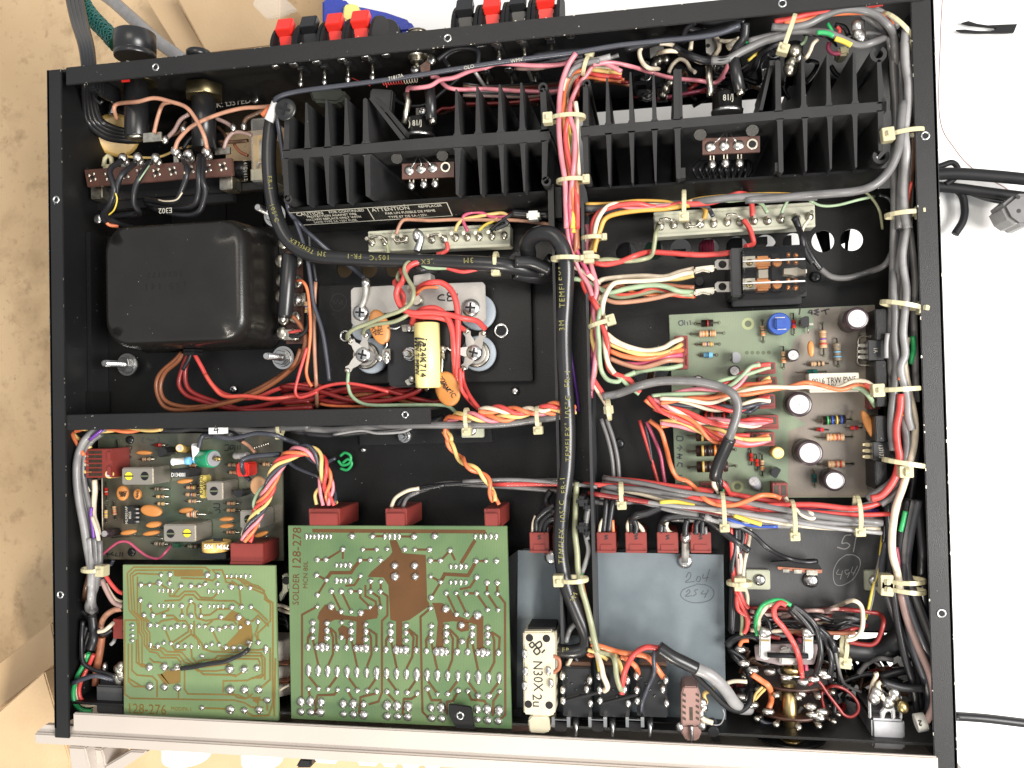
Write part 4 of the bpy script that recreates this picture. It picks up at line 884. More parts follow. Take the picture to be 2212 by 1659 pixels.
cbp = pbox('clamp', 1700, 55, 1795, 112, 12, 20, 'paper', None, bev=.001); tag(cbp, 'cream plastic sleeve marker on the black cable left of the channel', 'marker')
# ---------------- circuit boards ----------------
mat('capsleeve', (.03, .018, .022), .28, var=.3); mat('capgrey', (.25, .25, .27), .4, var=.1); mat('captop', (.42, .41, .4), .5, .35, var=.18, vs=500); mat('goldtop', (.7, .58, .35), .35, .7, var=.15)
mat('ifcan', (.42, .385, .33), .35, .75, var=.06, bump=.1); mat('padhalo', (.3, .33, .17), .4, var=.1); mat('hole', (.1, .12, .07), .7)
def halo(par, x, y, r=16, m='hole'):
    p = P(x, y, DB-.06); bm = bmesh.new(); bmesh.ops.create_circle(bm, cap_ends=True, segments=12, radius=mm(r, DB)*.001)
    bmesh.ops.translate(bm, vec=p, verts=bm.verts); return newbm(bm, 'pad_hole', m, par)
DB = 28.
def rs(par, x0, y0, x1, y1, c, r=1.15, bl=.5, up=None, lm='tin', flat=False, name='resistor', h=None):
    """component lying on board level DB, its body r above it, leads bent down into the board"""
    up = r+.5 if up is None else up
    a = P(x0, y0, DB-up); b = P(x1, y1, DB-up); o = resistor(par, a, b, c, r, bl, flat=flat, name=name, lm=lm)
    for q, s in ((a, 1), (b, -1)):
        e = V((q.x, q.y, -DB*.001)); tube('lead', [q+(b-a)*.012*s, q, e], .34, 'tin', o, 6)
    return o
def ecap(par, x, y, r, dt, m='capsleeve', top='captop', bx=None, by=None, cross=True):
    a = P(x, y, dt); b = V((a.x, a.y, -DB*.001)) if bx is None else P(bx, by, DB-mm(r, dt)*.55); R = mm(r, dt); ax = (b-a).normalized()
    o = lathe('electrolytic_capacitor', a, b, [(0, R*.72, 1), (0, R*.76, 0), (.0, R*.93, 0), (.03, R, 0), (.14, R, 0), (.17, R*.93, 0), (.2, R, 0), (1, R, 0)], [m, top], par, 28)
    bm = bmesh.new(); u, w = frame_of(ax); rt = Matrix((u, w, ax)).transposed()
    if cross:
        for k in range(2): bb(bm, a-ax*.00002, ((R*.0012, .00018)[k], (.00018, R*.0012)[k], .0001), rt)
        newbm(bm, 'vent_score', 'capgrey', o)
    return o
def to92(par, x, y, r, dt, ang=0, m='bplastic', name='transistor'):
    c = P(x, y, dt); R = mm(r, dt)*.001; q = [V((c.x+R*math.cos(math.radians(ang+i*15-30)), c.y+R*math.sin(math.radians(ang+i*15-30)), 0)) for i in range(17)]
    o = prism(name, q, dt, DB-2, m, par, bev=.0002)
    for k in (-1, 0, 1): tube('leg', [V((c.x+k*R*.5, c.y, -(DB-2.2)*.001)), V((c.x+k*R*.6, c.y-R*.4, -DB*.001))], .3, 'tin', o, 5)
    return o
def plug(par, x0, y0, x1, y1, dt, n=3, side='l', horiz=False, db=None, name='connector', cav=True):
    """red connector shell with a row of cavities on its top"""
    a = P(x0, y0, dt); b = P(x1, y1, dt); db = db or DB; cx, cy = (a.x+b.x)/2, (a.y+b.y)/2; wx, wy = abs(a.x-b.x), abs(a.y-b.y); H = (db-dt)*.001
    o = box(name, V((cx, cy, -dt*.001-H/2)), (wx, wy, H), 'redplug', par, bev=.0003)
    bm = bmesh.new(); b2 = bmesh.new()
    for i in range(n):
        t = (i+.5)/n-.5
        if horiz: c = V((cx+t*wx*.92, cy+wy*.12, -dt*.001)); s = (wx/n*.62, wy*.5, .0003)
        else: c = V((cx-wx*.12, cy-t*wy*.92, -dt*.001)); s = (wx*.5, wy/n*.62, .0003)
        bb(bm, c, s); bb(b2, c+V((0, 0, .0004)), (s[0]*.35, s[1]*.35, .0008))
    if cav: newbm(bm, 'cavity', 'grime', o)
    else: bm.free()
    b2.free(); bm = bmesh.new()
    if horiz: bb(bm, V((cx, cy-wy*.42, -dt*.001+.0003)), (wx*.98, wy*.12, .0012)); bb(bm, V((cx, cy+wy*.45, -dt*.001+.0002)), (wx*.6, wy*.08, .001))
    else: bb(bm, V((cx+wx*.42, cy+wy*.25, -dt*.001+.0003)), (wx*.14, wy*.3, .0014)); bb(bm, V((cx+wx*.42, cy-wy*.25, -dt*.001+.0003)), (wx*.14, wy*.3, .0014))
    newbm(bm, 'latch_rib', 'redplug', o, bev=.0002); return o
# ---- amplifier board, right ----
F('M4'); DB = 28.
ab = thing('circuit_board', 'large pale green and tan circuit board with blue trimmer on the right side', 'circuit board', 'circuit boards in the chassis')
prism('laminate', '62,165 1558,92 1600,1490 112,1497', DB, DB+1.6, 'pcbpale', ab, bev=.0002)
prism('copper_shade', '1100,118 1556,96 1596,1486 938,1488 928,1290 930,1010 1060,960 905,860 890,560 985,330 1120,260', DB-.05, DB+.2, 'pcbtan', ab); prism('copper_shade', '300,560 640,520 800,700 860,1120 520,1110 430,820', DB-.04, DB+.2, 'pcbpale', ab)
for x, y in ((637, 230), (560, 1412)): halo(ab, x, y, 42, 'padhalo'); vcyl('board_hole', x, y, mm(24, DB), DB-.1, DB+1, 'hole', ab, 20)
for a in ((225, 305, 460, 297, '.rono', 1.7, .52), (262, 380, 428, 377, '.rvy', 1.1, .5), (740, 205, 747, 360, '.kko', 1.2, .5), (893, 395, 897, 550, '.kko', 1.2, .55), (1175, 225, 1187, 460, '.rvr', 1.75, .55), (1280, 335, 1290, 535, '-lll', 1.9, .65),
          (1058, 525, 1222, 517, '.kkk', 1.25, .6), (1142, 1055, 1395, 1050, '.rorr', 1.8, .52), (1150, 1252, 1400, 1245, '.orr', 1.75, .5), (737, 1180, 742, 1335, '.kko', 1.1, .5)): rs(ab, *a)
for a in ((255, 230, 425, 222, 'kr', 1.7, .52), (285, 458, 408, 456, 'lk', 1.3, .55), (965, 155, 972, 310, 'rv', .9, .4), (1000, 582, 1205, 575, 'tk', 1.15, .35), (1098, 996, 1222, 1000, 'rv', .95, .4), (1350, 985, 1465, 985, 'rv', .95, .5), (1115, 1290, 1120, 1410, 'tk', 1.15, .5),
          (655, 1140, 662, 1258, 'rk', .9, .5), (697, 1180, 705, 1295, 'rk', .9, .45)): rs(ab, *a, flat=True, name='diode')
rs(ab, 1135, 935, 1388, 922, 'kgbab', 2.1, .66, flat=True)
for y, x0, x1, y1 in ((1045, 200, 540, 1035), (1155, 200, 545, 1145), (1270, 205, 550, 1262), (915, 225, 560, 908), (835, 240, 560, 828)): rs(ab, x0, y, x1, y1, 'nakoo' if y > 1000 else 'nrrkr', 2.7, .66, flat=True)
for x, y in ((255, 230), (425, 222), (225, 305), (460, 297), (262, 380), (428, 377), (285, 458), (408, 456), (740, 205), (747, 360), (893, 550), (1175, 225), (1187, 460), (1290, 535), (1135, 935), (1388, 922), (1142, 1055), (1395, 1050), (1150, 1252), (1400, 1245), (200, 1155), (545, 1145), (205, 1270), (550, 1262), (655, 1140), (697, 1295), (742, 1335), (1120, 1410), (628, 440), (668, 440), (708, 440), (748, 440), (788, 438)): halo(ab, x, y, 13)
for x, y in ((340, 300), (340, 225), (1300, 990), (560, 1412)): pass
for x, y, r, dt in ((1430, 192, 76, 12), (1010, 815, 84, 16), (1085, 1168, 86, 14), (1265, 1370, 70, 16), (965, 458, 42, 19), (540, 572, 38, 19), (275, 650, 44, 18)): ecap(ab, x, y, r, dt)
ecap(ab, 678, 1372, 36, 17, bx=700, by=1410, m='capgrey'); ecap(ab, 855, 1168, 40, 18, m='amber', top='goldtop')
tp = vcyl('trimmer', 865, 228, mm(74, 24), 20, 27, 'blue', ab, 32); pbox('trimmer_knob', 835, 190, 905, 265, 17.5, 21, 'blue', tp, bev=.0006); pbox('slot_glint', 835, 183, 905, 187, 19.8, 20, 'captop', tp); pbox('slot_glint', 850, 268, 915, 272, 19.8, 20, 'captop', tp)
to92(ab, 1060, 215, 38, 20, 90); to92(ab, 545, 475, 38, 21, -90, 'capgrey'); to92(ab, 843, 1312, 36, 20, 60)
pbox('transistor_lead', 1035, 228, 1110, 240, 24, 25, 'tin', ab); tube('lead', pts('1070,240 1072,300', 26), .3, 'tin', ab, 5)
disc(ab, 1092, 412, 22, 1.5, 3.8, 3, 2.4); disc(ab, 1522, 975, 18, 2.1, 8.0, 24, 3.4)
ce = thing(None, None, None, o=prism('cement_resistor', '1078,592 1442,584 1446,724 1082,730', 17, 26, 'ceram', ab, bev=.0003))
text(ab, '8016 TRW PW5', 1262, 643, 16.9, 3.9, 2, m='inktext', sx=.72); text(ab, '20%  5W', 1300, 688, 16.9, 4.1, 2, m='inktext')
tube('lead', pts('1445,640 1468,645', 24), .35, 'tin', ab)
for x0, y0, x1, y1, n, hz in ((100, 318, 205, 558, 6, 0), (705, 512, 838, 592, 3, 1), (710, 618, 848, 690, 3, 1), (712, 742, 836, 846, 3, 1), (640, 896, 860, 996, 5, 1), (622, 1020, 832, 1116, 5, 1), (290, 1385, 500, 1505, 5, 1), (812, 1385, 930, 1528, 2, 1), (1517, 715, 1600, 850, 2, 0)): plug(ab, x0, y0, x1, y1, 19, n, horiz=bool(hz))
def to220(x0, y0, x1, y1, ys, gold, s):
    o = pbox('power_transistor', x0, y0, x1, y1, 12, 20, 'bplastic', ab, bev=.0004)
    pbox('heat_tab', x1-10, y0-25, x1+60, y1+20, 20, 21, 'steel', o)
    for y in ys: prism('leg', f'{x0-70},{y-8} {x0-40},{y-14} {x0+2},{y-8} {x0+2},{y+12} {x0-40},{y+14} {x0-70},{y+6}', 17, 18, 'goldtop' if gold else 'tin', o)
    text(o, s, (x0+x1)/2-5, (y0+y1)/2, 11.9, 2.6, -88, m='greytext', sx=.8)
to220(1505, 350, 1630, 492, (388, 432, 472), False, '1A'); to220(1540, 1090, 1672, 1225, (1108, 1152, 1196), True, '137173')
tube('wire_clip', smoothpath(pts('1545,325 1450,325 1435,400 1432,480 1445,525 1540,525', 26), 4), .5, 'tin', ab)
hbk = thing('heat_bracket', 'black sheet metal cooling bracket along the right edge of the pale green board', 'bracket')
for y0, y1 in ((125, 345), (500, 830), (900, 1085), (1230, 1435)): pbox('bracket_wall', 1558, y0, 1650, y1, 10, 27, 'blacksatin', hbk, bev=.0004)
pbox('bracket_base', 1600, 120, 1700, 1440, 29, 34, 'black', hbk)
scribble(ab, 0, 0, DB-.1, '1228,122 1165,140;1195,130 1205,165;1150,125 1120,135 1148,145 1118,158 1150,168;1090,130 1075,150 1105,150;1100,128 1100,165;1015,120 1008,165', .7)
scribble(ab, 0, 0, DB-.1, '160,205 135,215 140,240 165,235 160,205;175,205 178,240;195,215 200,240;215,205 222,238', .5, 'pencil')
for k, y in enumerate((1062, 1132, 1192, 1255, 1330, 1395)): scribble(ab, 140, y, DB-.1, ('-20,-15 20,-12 20,15 -18,14 -20,-15', '-20,0 20,0;0,-20 15,-5;-5,20 8,8', '-18,-15 18,-10 -18,10 18,15;0,-20 0,20', '-18,12 -5,-15 18,-10;18,-12 18,15', '-20,0 18,2', '-20,-5 20,-5;-20,10 20,10')[k], .6, 'pencil')
# ---- tuner board, left ----
F('B1'); DB = 30.
tb = thing('circuit_board', 'brownish tuner circuit board with shiny metal cans and orange discs at the left', 'circuit board', 'circuit boards in the chassis')
prism('laminate', '410,240 2010,228 2027,1346 440,1332 440,640 405,640', DB, DB+1.6, 'pcbbrown', tb, bev=.0002)
for x, y in ((693, 293), (707, 1270)): screw(tb, P(x, y, DB-.1), 2.3, m='bplastic', h=.6)
def ifcan(x0, y0, x1, y1, cs, dt=14):
    o = pbox('tuning_can', x0, y0, x1, y1, dt, DB, 'ifcan', tb, bev=.0006)
    for x, y, m in cs:
        vcyl('core_hole', x, y, mm(44, dt), dt-.05, dt+1, 'bmatte', o, 28); q = vcyl('core_screw', x, y, mm(40, dt), dt-.15, dt+1, m, o, 28)
        pbox('core_slot', x-38, y-5, x+38, y+7, dt-.2, dt, 'bmatte' if m == 'yellowcore' else 'hole', o)
mat('yellowcore', (.75, .62, .03), .4, var=.05)
ifcan(615, 535, 893, 682, ((677, 607, 'yellowcore'), (817, 607, 'bmatte'))); ifcan(978, 1028, 1263, 1180, ((1042, 1108, 'bmatte'), (1185, 1105, 'yellowcore')))
ifcan(1350, 657, 1500, 818, ((1420, 738, 'bmatte'),)); ifcan(1645, 905, 1820, 1065, ((1720, 985, 'bmatte'),))
plug(tb, 300, 372, 535, 622, 15, 6, db=30); plug(tb, 1562, 1192, 1850, 1380, 12, 5, horiz=True, db=30, cav=False)
text(tb, '504', 1375, 1225, 12.2, 3.4, 0, m='white', ext=.0002); text(tb, '7934', 1500, 1222, 12.2, 3.4, 180, m='white', ext=.0002)
c = P(1445, 1215, 20); pot = lathe('trimmer_pot', c-V((0, .0026, 0)), c+V((0, .0026, 0)), [(0, 6.6), (.04, 7.3), (.96, 7.3), (1, 6.6), (1, 5), (.9, 4.6)], 'amber', tb, 36); pbox('wiper', 1415, 1152, 1490, 1175, 13, 14, 'bmatte', pot); box('pot_base', c-V((0, .0045, -.001)), (.0145, .003, .006), 'bplastic', pot)
for x, y, rx, ry, a in ((815, 403, 4.6, 1.3, -2), (900, 1028, 4.6, 1.7, 6), (680, 1095, 4.7, 1.4, 8), (880, 1103, 5.2, 1.3, 8), (1170, 650, 4.4, 1.3, 6), (1180, 905, 4., 1.5, 8), (1535, 980, 4.1, 1.2, 4), (1535, 1040, 4.1, 1.2, 4), (1835, 1112, 4., 1.3, 18), (628, 755, 3.4, 4.1, 0), (757, 765, 2.1, 2.8, 0), (878, 908, 6.3, 3.1, -8)):
    disc(tb, x, y, 21, rx, ry, a, 3.2); 
    tube('lead', [P(x+rx*11, y+20, 23), P(x+rx*14, y+36, 30)], .3, 'tin', tb, 5)
disc(tb, 1812, 692, 16, 4.5, 5.1, 0, 3, V((.2, 0, 1)), m='tandisc') if 'tandisc' in MT else disc(tb, 1812, 692, 16, 4.5, 5.1, 0, 3, m=(mat('tandisc', (.55, .3, .15), .4), 'tandisc')[1])
text(tb, '10AZ', 628, 755, 18.9, 2.2, 0, m='grime', ext=.0002); text(tb, '50V', 628, 778, 18.9, 2.2, 0, m='grime', ext=.0002); text(tb, 'RMC', 757, 765, 18.9, 2, 80, m='grime', ext=.0002)
to92(tb, 970, 405, 50, 19, 30); to92(tb, 1632, 750, 46, 19, 180); to92(tb, 1800, 842, 42, 20, 150)
ecap(tb, 1120, 362, 36, 16, m='amber', bx=1195, by=378, cross=False); ecap(tb, 508, 590, 40, 15, m='amber', bx=590, by=585, cross=False); ecap(tb, 465, 1110, 38, 16, bx=580, by=1090, cross=False)
lathe('film_resistor', P(1058, 482, 16), P(1222, 472, 16), [(0, 1.6, 0), (.05, 2.2, 0), (.15, 1.7, 0), (.72, 1.7, 0), (.74, 2.1, 1), (.95, 2.1, 1), (1, 1.6, 1)], ['white', 'b_l'], tb, 16)
lathe('film_resistor', P(1258, 335, 14), P(1264, 485, 18), [(0, 1.8, 0), (.06, 2.0, 0), (.8, 1.6, 0), (.82, 1.9, 1), (1, 1.6, 1)], ['white', 'b_l'], tb, 16)
gc = lathe('green_trimmer', P(1310, 455, 19), P(1418, 455, 15), [(0, 4), (.05, 4.6), (.9, 4.7), (1, 4.4)], 'greenp', tb, 36); lathe('trimmer_face', P(1416, 455, 15.1), P(1426, 455, 14.8), [(0, 4.1), (1, 3.9)], 'capgrey', gc, 36); lathe('trimmer_pin', P(1410, 455, 14), P(1482, 455, 12), [(0, .7), (1, .7)], 'brass', gc, 8); lathe('trimmer_pin', P(1440, 455, 13), P(1460, 455, 12.4), [(0, 1.4), (1, 1.4)], 'brass', gc, 8)
dp = pbox('delay_line', 1040, 548, 1205, 618, 17, 29, 'bplastic', tb, bev=.0004); text(dp, 'D134001', 1112, 598, 16.95, 3, 0, m='white', sx=.75)
kp = pbox('film_capacitor', 1290, 602, 1352, 800, 20, 26, 'yellowbox', tb, bev=.0006) if 'yellowbox' in MT else pbox('film_capacitor', 1290, 602, 1352, 800, 20, 26, (mat('yellowbox', (.5, .4, .1), .35), 'yellowbox')[1], tb, bev=.0006)
text(kp, 'KP1830', 1312, 690, 19.9, 3.2, 88, m='grime'); text(kp, '63V', 1340, 690, 19.9, 3, 88, m='grime')
pbox('red_capacitor', 1612, 492, 1722, 610, 18, 28, 'redtab', tb, bev=.0008)
ic = pbox('chip', 628, 872, 722, 1025, 22, 28, 'bplastic', tb, bev=.0003); text(ic, 'MLM301AP', 660, 948, 21.9, 2, 90, m='greytext'); text(ic, '8025', 690, 948, 21.9, 2, 90, m='greytext')
for y in (895, 930, 968, 1005): pbox('chip_leg', 722, y-7, 765, y+7, 24, 24.6, 'captop', ic)
for a in ((580, 300, 586, 540, '.rbo', 1.1, .33), (770, 462, 900, 458, '.kk', 1., .5), (548, 830, 562, 985, '.ror', 1.1, .5), (480, 865, 480, 1010, '.yy', 1.05, .5), (870, 718, 1025, 722, '-kk', 1., .5), (890, 785, 1025, 787, '.yk', 1., .5), (905, 848, 1025, 848, '.yky', 1., .5),
          (1165, 705, 1290, 707, '.rry', 1.1, .65), (1160, 767, 1290, 770, '.obo', 1.1, .7), (1170, 825, 1305, 827, '.yva', 1.1, .5), (1510, 845, 1640, 845, '.vra', 1.05, .55), (1510, 905, 1640, 907, '.yra', 1.05, .6), (1820, 500, 1940, 507, '.gra', 1.05, .5), (1500, 1095, 1640, 1097, '.kr', 1.05, .5),
          (880, 1195, 1020, 1200, '-kkk', 1.3, .6), (1165, 1218, 1310, 1222, '-gk', 1.2, .55), (1525, 510, 1640, 512, '.ova', 1.05, .6), (1540, 575, 1640, 577, '.oro', 1.05, .6), (1795, 1160, 1905, 1162, '-ll', 1., .4), (1180, 510, 1300, 515, '.kkr', 1.1, .5)): rs(tb, *a)
rs(tb, 1120, 930, 1350, 942, '.wrw', 2., .36, up=6); rs(tb, 880, 337, 1000, 338, 'rk', 1.0, .45, flat=True, name='diode'); rs(tb, 480, 660, 485, 822, 'rw', .9, .4, flat=True, name='diode')
lathe('ribbed_capacitor', P(1600, 430, 24), P(1720, 425, 22), [(i/8, 1.9 if i % 2 else 1.6) for i in range(9)], 'captop', tb, 16); pbox('diode_green', 1060, 1195, 1110, 1232, 26, 29, 'dgreen', tb)
scribble(tb, 0, 0, DB-.1, '655,345 705,350 695,380 655,385 660,360;655,400 700,398;650,420 700,440 660,460 650,430;1515,340 1550,335 1545,380 1512,385;1560,380 1570,340 1590,342 1580,370 1560,372;1605,335 1600,385;1630,340 1625,380;1650,340 1648,378;458,1278 520,1290;490,1282 495,1310;545,1270 525,1285 550,1300;575,1275 560,1300 585,1305;605,1270 600,1310;628,1268 622,1308;1415,850 1465,850 1465,885 1415,880;1430,905 1470,900 1470,930', .55)
scribble(tb, 0, 0, DB-.1, '830,290 850,280 860,300;870,285 880,300 900,285;810,270 795,300 815,320;930,265 950,290 930,315;470,270 490,265 500,290;530,270 560,265 575,290', .4, 'pencil')
for i in range(7): lathe('board_joint', P(1770+i*20, 362-i*6, DB), P(1774+i*20, 362-i*6, DB-.5), [(0, .6), (1, .4)], 'tin', tb, 6)
tube('jumper', pts('446,625,29 452,1085', 29), .35, 'w_wht', tb, 5); tube('jumper', smoothpath(pts('530,1145 650,1135 850,1140 975,1150', 28), 3), .3, 'tin', tb, 5)
# ---- solder side board 128-276 ----
def traces(par, specs, m, z, w=1., name='copper_trace'):
    for i, s in enumerate(specs):
        ww = w*1.35; 
        if ':' in s: q, s = s.split(':'); ww = float(q)*1.2
        bm = bmesh.new(); strip2d(bm, pts(s, z), ww*.001, -z*.001+.00002+i*.0000025, .00007); o = newbm(bm, name, m, par)
def joints(par, s, d, m='solder'):
    """'x,y x,y,rx x,y,rx,ry' in frame px"""
    rd = 19
    for t in s.split():
        q = [float(v) for v in t.split(',')]; rx = q[2] if len(q) > 2 else rd; ry = q[3] if len(q) > 3 else rx
        k = random.uniform(.95, 1.25); blob(par, P(q[0], q[1], d-.05), mm(rx, d)*k, mm(ry, d)*k, mm(min(rx, ry), d)*random.uniform(.75, 1.0))
F('B2'); D2 = 9.
sb = thing('circuit_board', 'green solder side board numbered 128-276 at the front left corner', 'circuit board', 'circuit boards in the chassis')
prism('laminate', '727,140 1866,146 1892,1308 735,1265', D2, D2+1.7, 'pcblite', sb, bev=.0002)
for f, k in (("775,480 762,205 808,160 1345,160 1375,180 1370,210", 0), ("797,480 784,215 823,181 1110,181", 0), ("818,500 803,225 838,202 1000,207", 0)): pass
traces(sb, ["775,480 762,205 808,158 1345,160 1378,185 1370,210", "797,480 784,215 823,181 1330,181", "818,500 803,225 838,205 1000,212", "2.6:1110,200 1330,200", "1.4:1120,215 1330,215",
  "775,480 850,560 850,640 872,680 872,880 930,905", "797,480 868,555 868,632 890,668 890,740 930,790 985,800 1010,835 1130,835 1160,865 1160,890", "818,500 885,560 885,625 910,660 910,745 945,775 1010,780 1040,815 1150,815 1190,870 1230,880",
  "838,230 838,505 905,565 905,615 930,650 930,730 960,758 1030,765 1060,790 1170,795 1215,850 1260,885 1300,885", "860,420 860,500 920,560 925,590", "1480,870 1420,850 1330,850 1290,860",
  "742,555 742,1105 785,1138 985,1142 1560,1152 1640,1172 1690,1205 1780,1205", "742,555 830,555 840,600 850,880 880,895 930,900", "770,730 770,1010 810,1050 930,1050", "797,730 797,930 835,965 950,975 985,1010 985,1130", "830,700 830,870 870,900 930,905",
  "1145,1060 1145,1140", "1190,930 1190,1070 1215,1105 1590,1112 1650,1140 1700,1105", "1322,1210 1530,1218", "1530,920 1420,935 1290,935 1250,905", "1530,960 1570,975 1640,930", "1480,1095 1480,1010 1660,1005 1700,985 1760,985 1790,960",
  "1500,240 1590,240 1650,300 1790,360 1790,400 1832,430 1832,560 1740,650 1740,700", "1575,240 1690,300 1775,330 1810,400 1850,425 1850,640 1850,800", "1610,240 1700,290 1740,300 1790,340", "1440,225 1400,180 1470,180 1490,230 1500,270 1590,290", "1540,260 1600,300 1610,440",
  "1000,280 1080,330 1080,375 1145,378 1190,340 1270,340 1310,385 1400,390 1440,350", "1165,300 1100,380", "1235,300 1300,300 1345,285", "865,290 1000,280", "1080,215 1080,280", "1345,285 1360,240 1380,230", "1165,240 1345,245 1400,260 1438,225",
  "932,445 955,520", "1070,450 1070,480 955,520", "1168,447 1172,520", "1238,410 1210,470 1210,520", "1040,410 1155,405 1195,365 1255,365 1290,400 1460,410 1560,410 1610,445", "1238,410 1270,440 1270,500 1285,540 1350,560 1440,545 1560,560 1580,590", "1310,450 1312,520 1380,515 1440,470 1540,470",
  "1035,520 1105,520 1150,560 1200,560 1220,600 1220,640 1090,728", "983,592 1020,560 1110,545 1145,565", "1040,612 1088,728", "1240,600 1240,660 1290,700 1300,752", "1262,560 1262,660 1320,730 1330,770 1400,790 1760,800 1790,840 1790,1000", "1240,660 1140,730", "1395,622 1450,738", "1448,622 1500,600", "1345,600 1400,560",
  "1400,860 1440,820 1760,822 1772,850 1772,960 1700,990", "1420,880 1460,842 1740,845 1752,870 1752,900", "1300,885 1330,905 1530,880", "1270,905 1330,960 1570,965", "1500,600 1560,600", "1088,728 1120,780 1200,775", "1450,738 1470,775 1740,778 1800,770", "1240,750 1245,830 1290,880 1400,880",
  "1742,720 1720,660 1740,600 1738,565", "1665,570 1700,560 1740,520 1820,600", "1687,455 1750,500 1810,560", "1808,1152 1740,1150 1740,1225", "1748,1072 1830,1000 1830,760", "1850,800 1850,1180 1820,1265 1700,1270 1640,1235", "1870,840 1860,1270", "1640,1072 1680,1130 1720,1140", "1530,1072 1580,1130 1640,1140", "1810,1152 1810,1230",
  "932,1048 870,1050 770,990", "1040,902 1010,870 960,868 930,840", "1137,900 1075,930"], 'trace', D2, .6)
for q in ('1480,545 1545,480 1600,505 1650,545 1690,590 1700,690 1680,760 1600,730 1545,770 1500,735 1590,640 1590,560', '1010,960 1060,930 1160,910 1160,1020 1075,1035', '985,960 1020,955 1075,1030 1040,1040', '1700,1130 1760,1125 1740,1180 1700,1160'): prism('copper_area', q, D2-.09, D2+.5, 'trace', sb)
joints(sb, "1015,215 1080,212 1362,215,22 1438,222 865,290 930,290 1000,275,22 1078,278 1165,295,22 1238,297 1300,298 1345,283 1438,283 1540,305,22 1610,308 1680,312 862,405 1238,410 932,445 1168,447 1308,448 1545,457,21 1617,455 1687,455 888,515 953,518 1035,520 1172,520 1240,522 1312,522 1462,530 1597,533,23 932,590 983,592 1040,612 1088,613 1135,598 1185,597 1240,600,11,20 1300,598 1343,600 1395,622 1448,622 1495,605 1545,605 1608,605 1665,570,22 1738,565,15,22 797,590,22,13 797,627,22,10 797,668,22,13 797,705,22,13 935,742,10,20 990,747 1038,723 1088,728 1140,745 1195,745 1240,750,14,20 1295,752,10,20 1352,748 1395,733 1450,738 1500,757 1555,760 1607,762 1672,718,26,18 1742,720 1797,772,17,30 1318,822,22,18 930,905,30 1042,902,28,32 1137,900,26 1530,918,32 1638,920,32 1730,912,22,26 932,1048,30 1040,1053,27 1140,1058,32 1535,1072,31 1640,1072,31 1745,1072,31 1808,1152,27 1322,1208,21 1535,1222,33 1640,1228,30 1748,1225,29", D2)
joints(sb, ' '.join(f'{x},225,11,17' for x in range(1505, 1690, 35))+' '+' '.join(f'{x},{y},11,19' for y, l in ((332, (1000, 1030, 1065, 1098)), (338, (1370, 1405, 1440, 1475)), (445, (1000, 1030, 1068, 1103)), (450, (1375, 1408, 1440, 1477))) for x in l), D2)
text(sb, '128-276', 905, 1222, D2-.05, 7.2, 0, m='trace', sx=.95); text(sb, 'MODIFR-1', 1165, 1220, D2-.05, 2.6, 0, m='trace')
jw = wire(None, 'blk', 1.5, 6, '1165,915,7 1250,905 1370,880,6 1480,865 1570,830 1640,795,5 1668,770,7'); jw.name = 'jumper_wire'; tag(jw, 'short black jumper wire lying across the copper side of the smaller green board', 'wire')
tube('stripped_end', smoothpath(pts('1665,775,7 1680,740 1690,710', 7), 3), .8, 'tin', jw); tube('stripped_end', pts('1165,915,7 1120,920 1080,925', 8), .7, 'tin', jw)
# ---- solder side board 128-278 ----
F('B3'); D3 = 6.
lb = thing('circuit_board', 'larger green solder side board marked SOLDER 128-278 with wide brown copper', 'circuit board', 'circuit boards in the chassis')
prism('laminate', '62,128 1652,132 1686,1605 85,1530', D3, D3+1.7, 'pcbgreen', lb, bev=.0002)
for q in ('800,235 850,235 893,328 1062,342 1072,670 1088,692 1088,712 945,812 892,825 892,985 912,1000 846,1000 848,825 805,810 792,560 755,505 640,500 668,462 800,350 820,320', '275,800 290,755 330,702 400,702 412,745 470,780 560,790 620,735 655,740 708,690 712,800 640,812 610,825 610,985 625,1000 555,1000 560,825 500,812 400,812 345,840 328,960 335,985 280,985 290,820',
          '1108,690 1180,690 1232,720 1265,770 1375,815 1405,775 1480,785 1480,1000 1510,1030 1432,1030 1432,850 1390,835 1260,822 1190,830 1190,1005 1205,1015 1135,1015 1150,830 1128,740', '455,850 500,870 500,950 440,950 425,880', '1290,830 1375,830 1375,890 1320,900 1285,880'): prism('copper_area', q, D3-.09, D3+.5, 'tracebrown', lb)
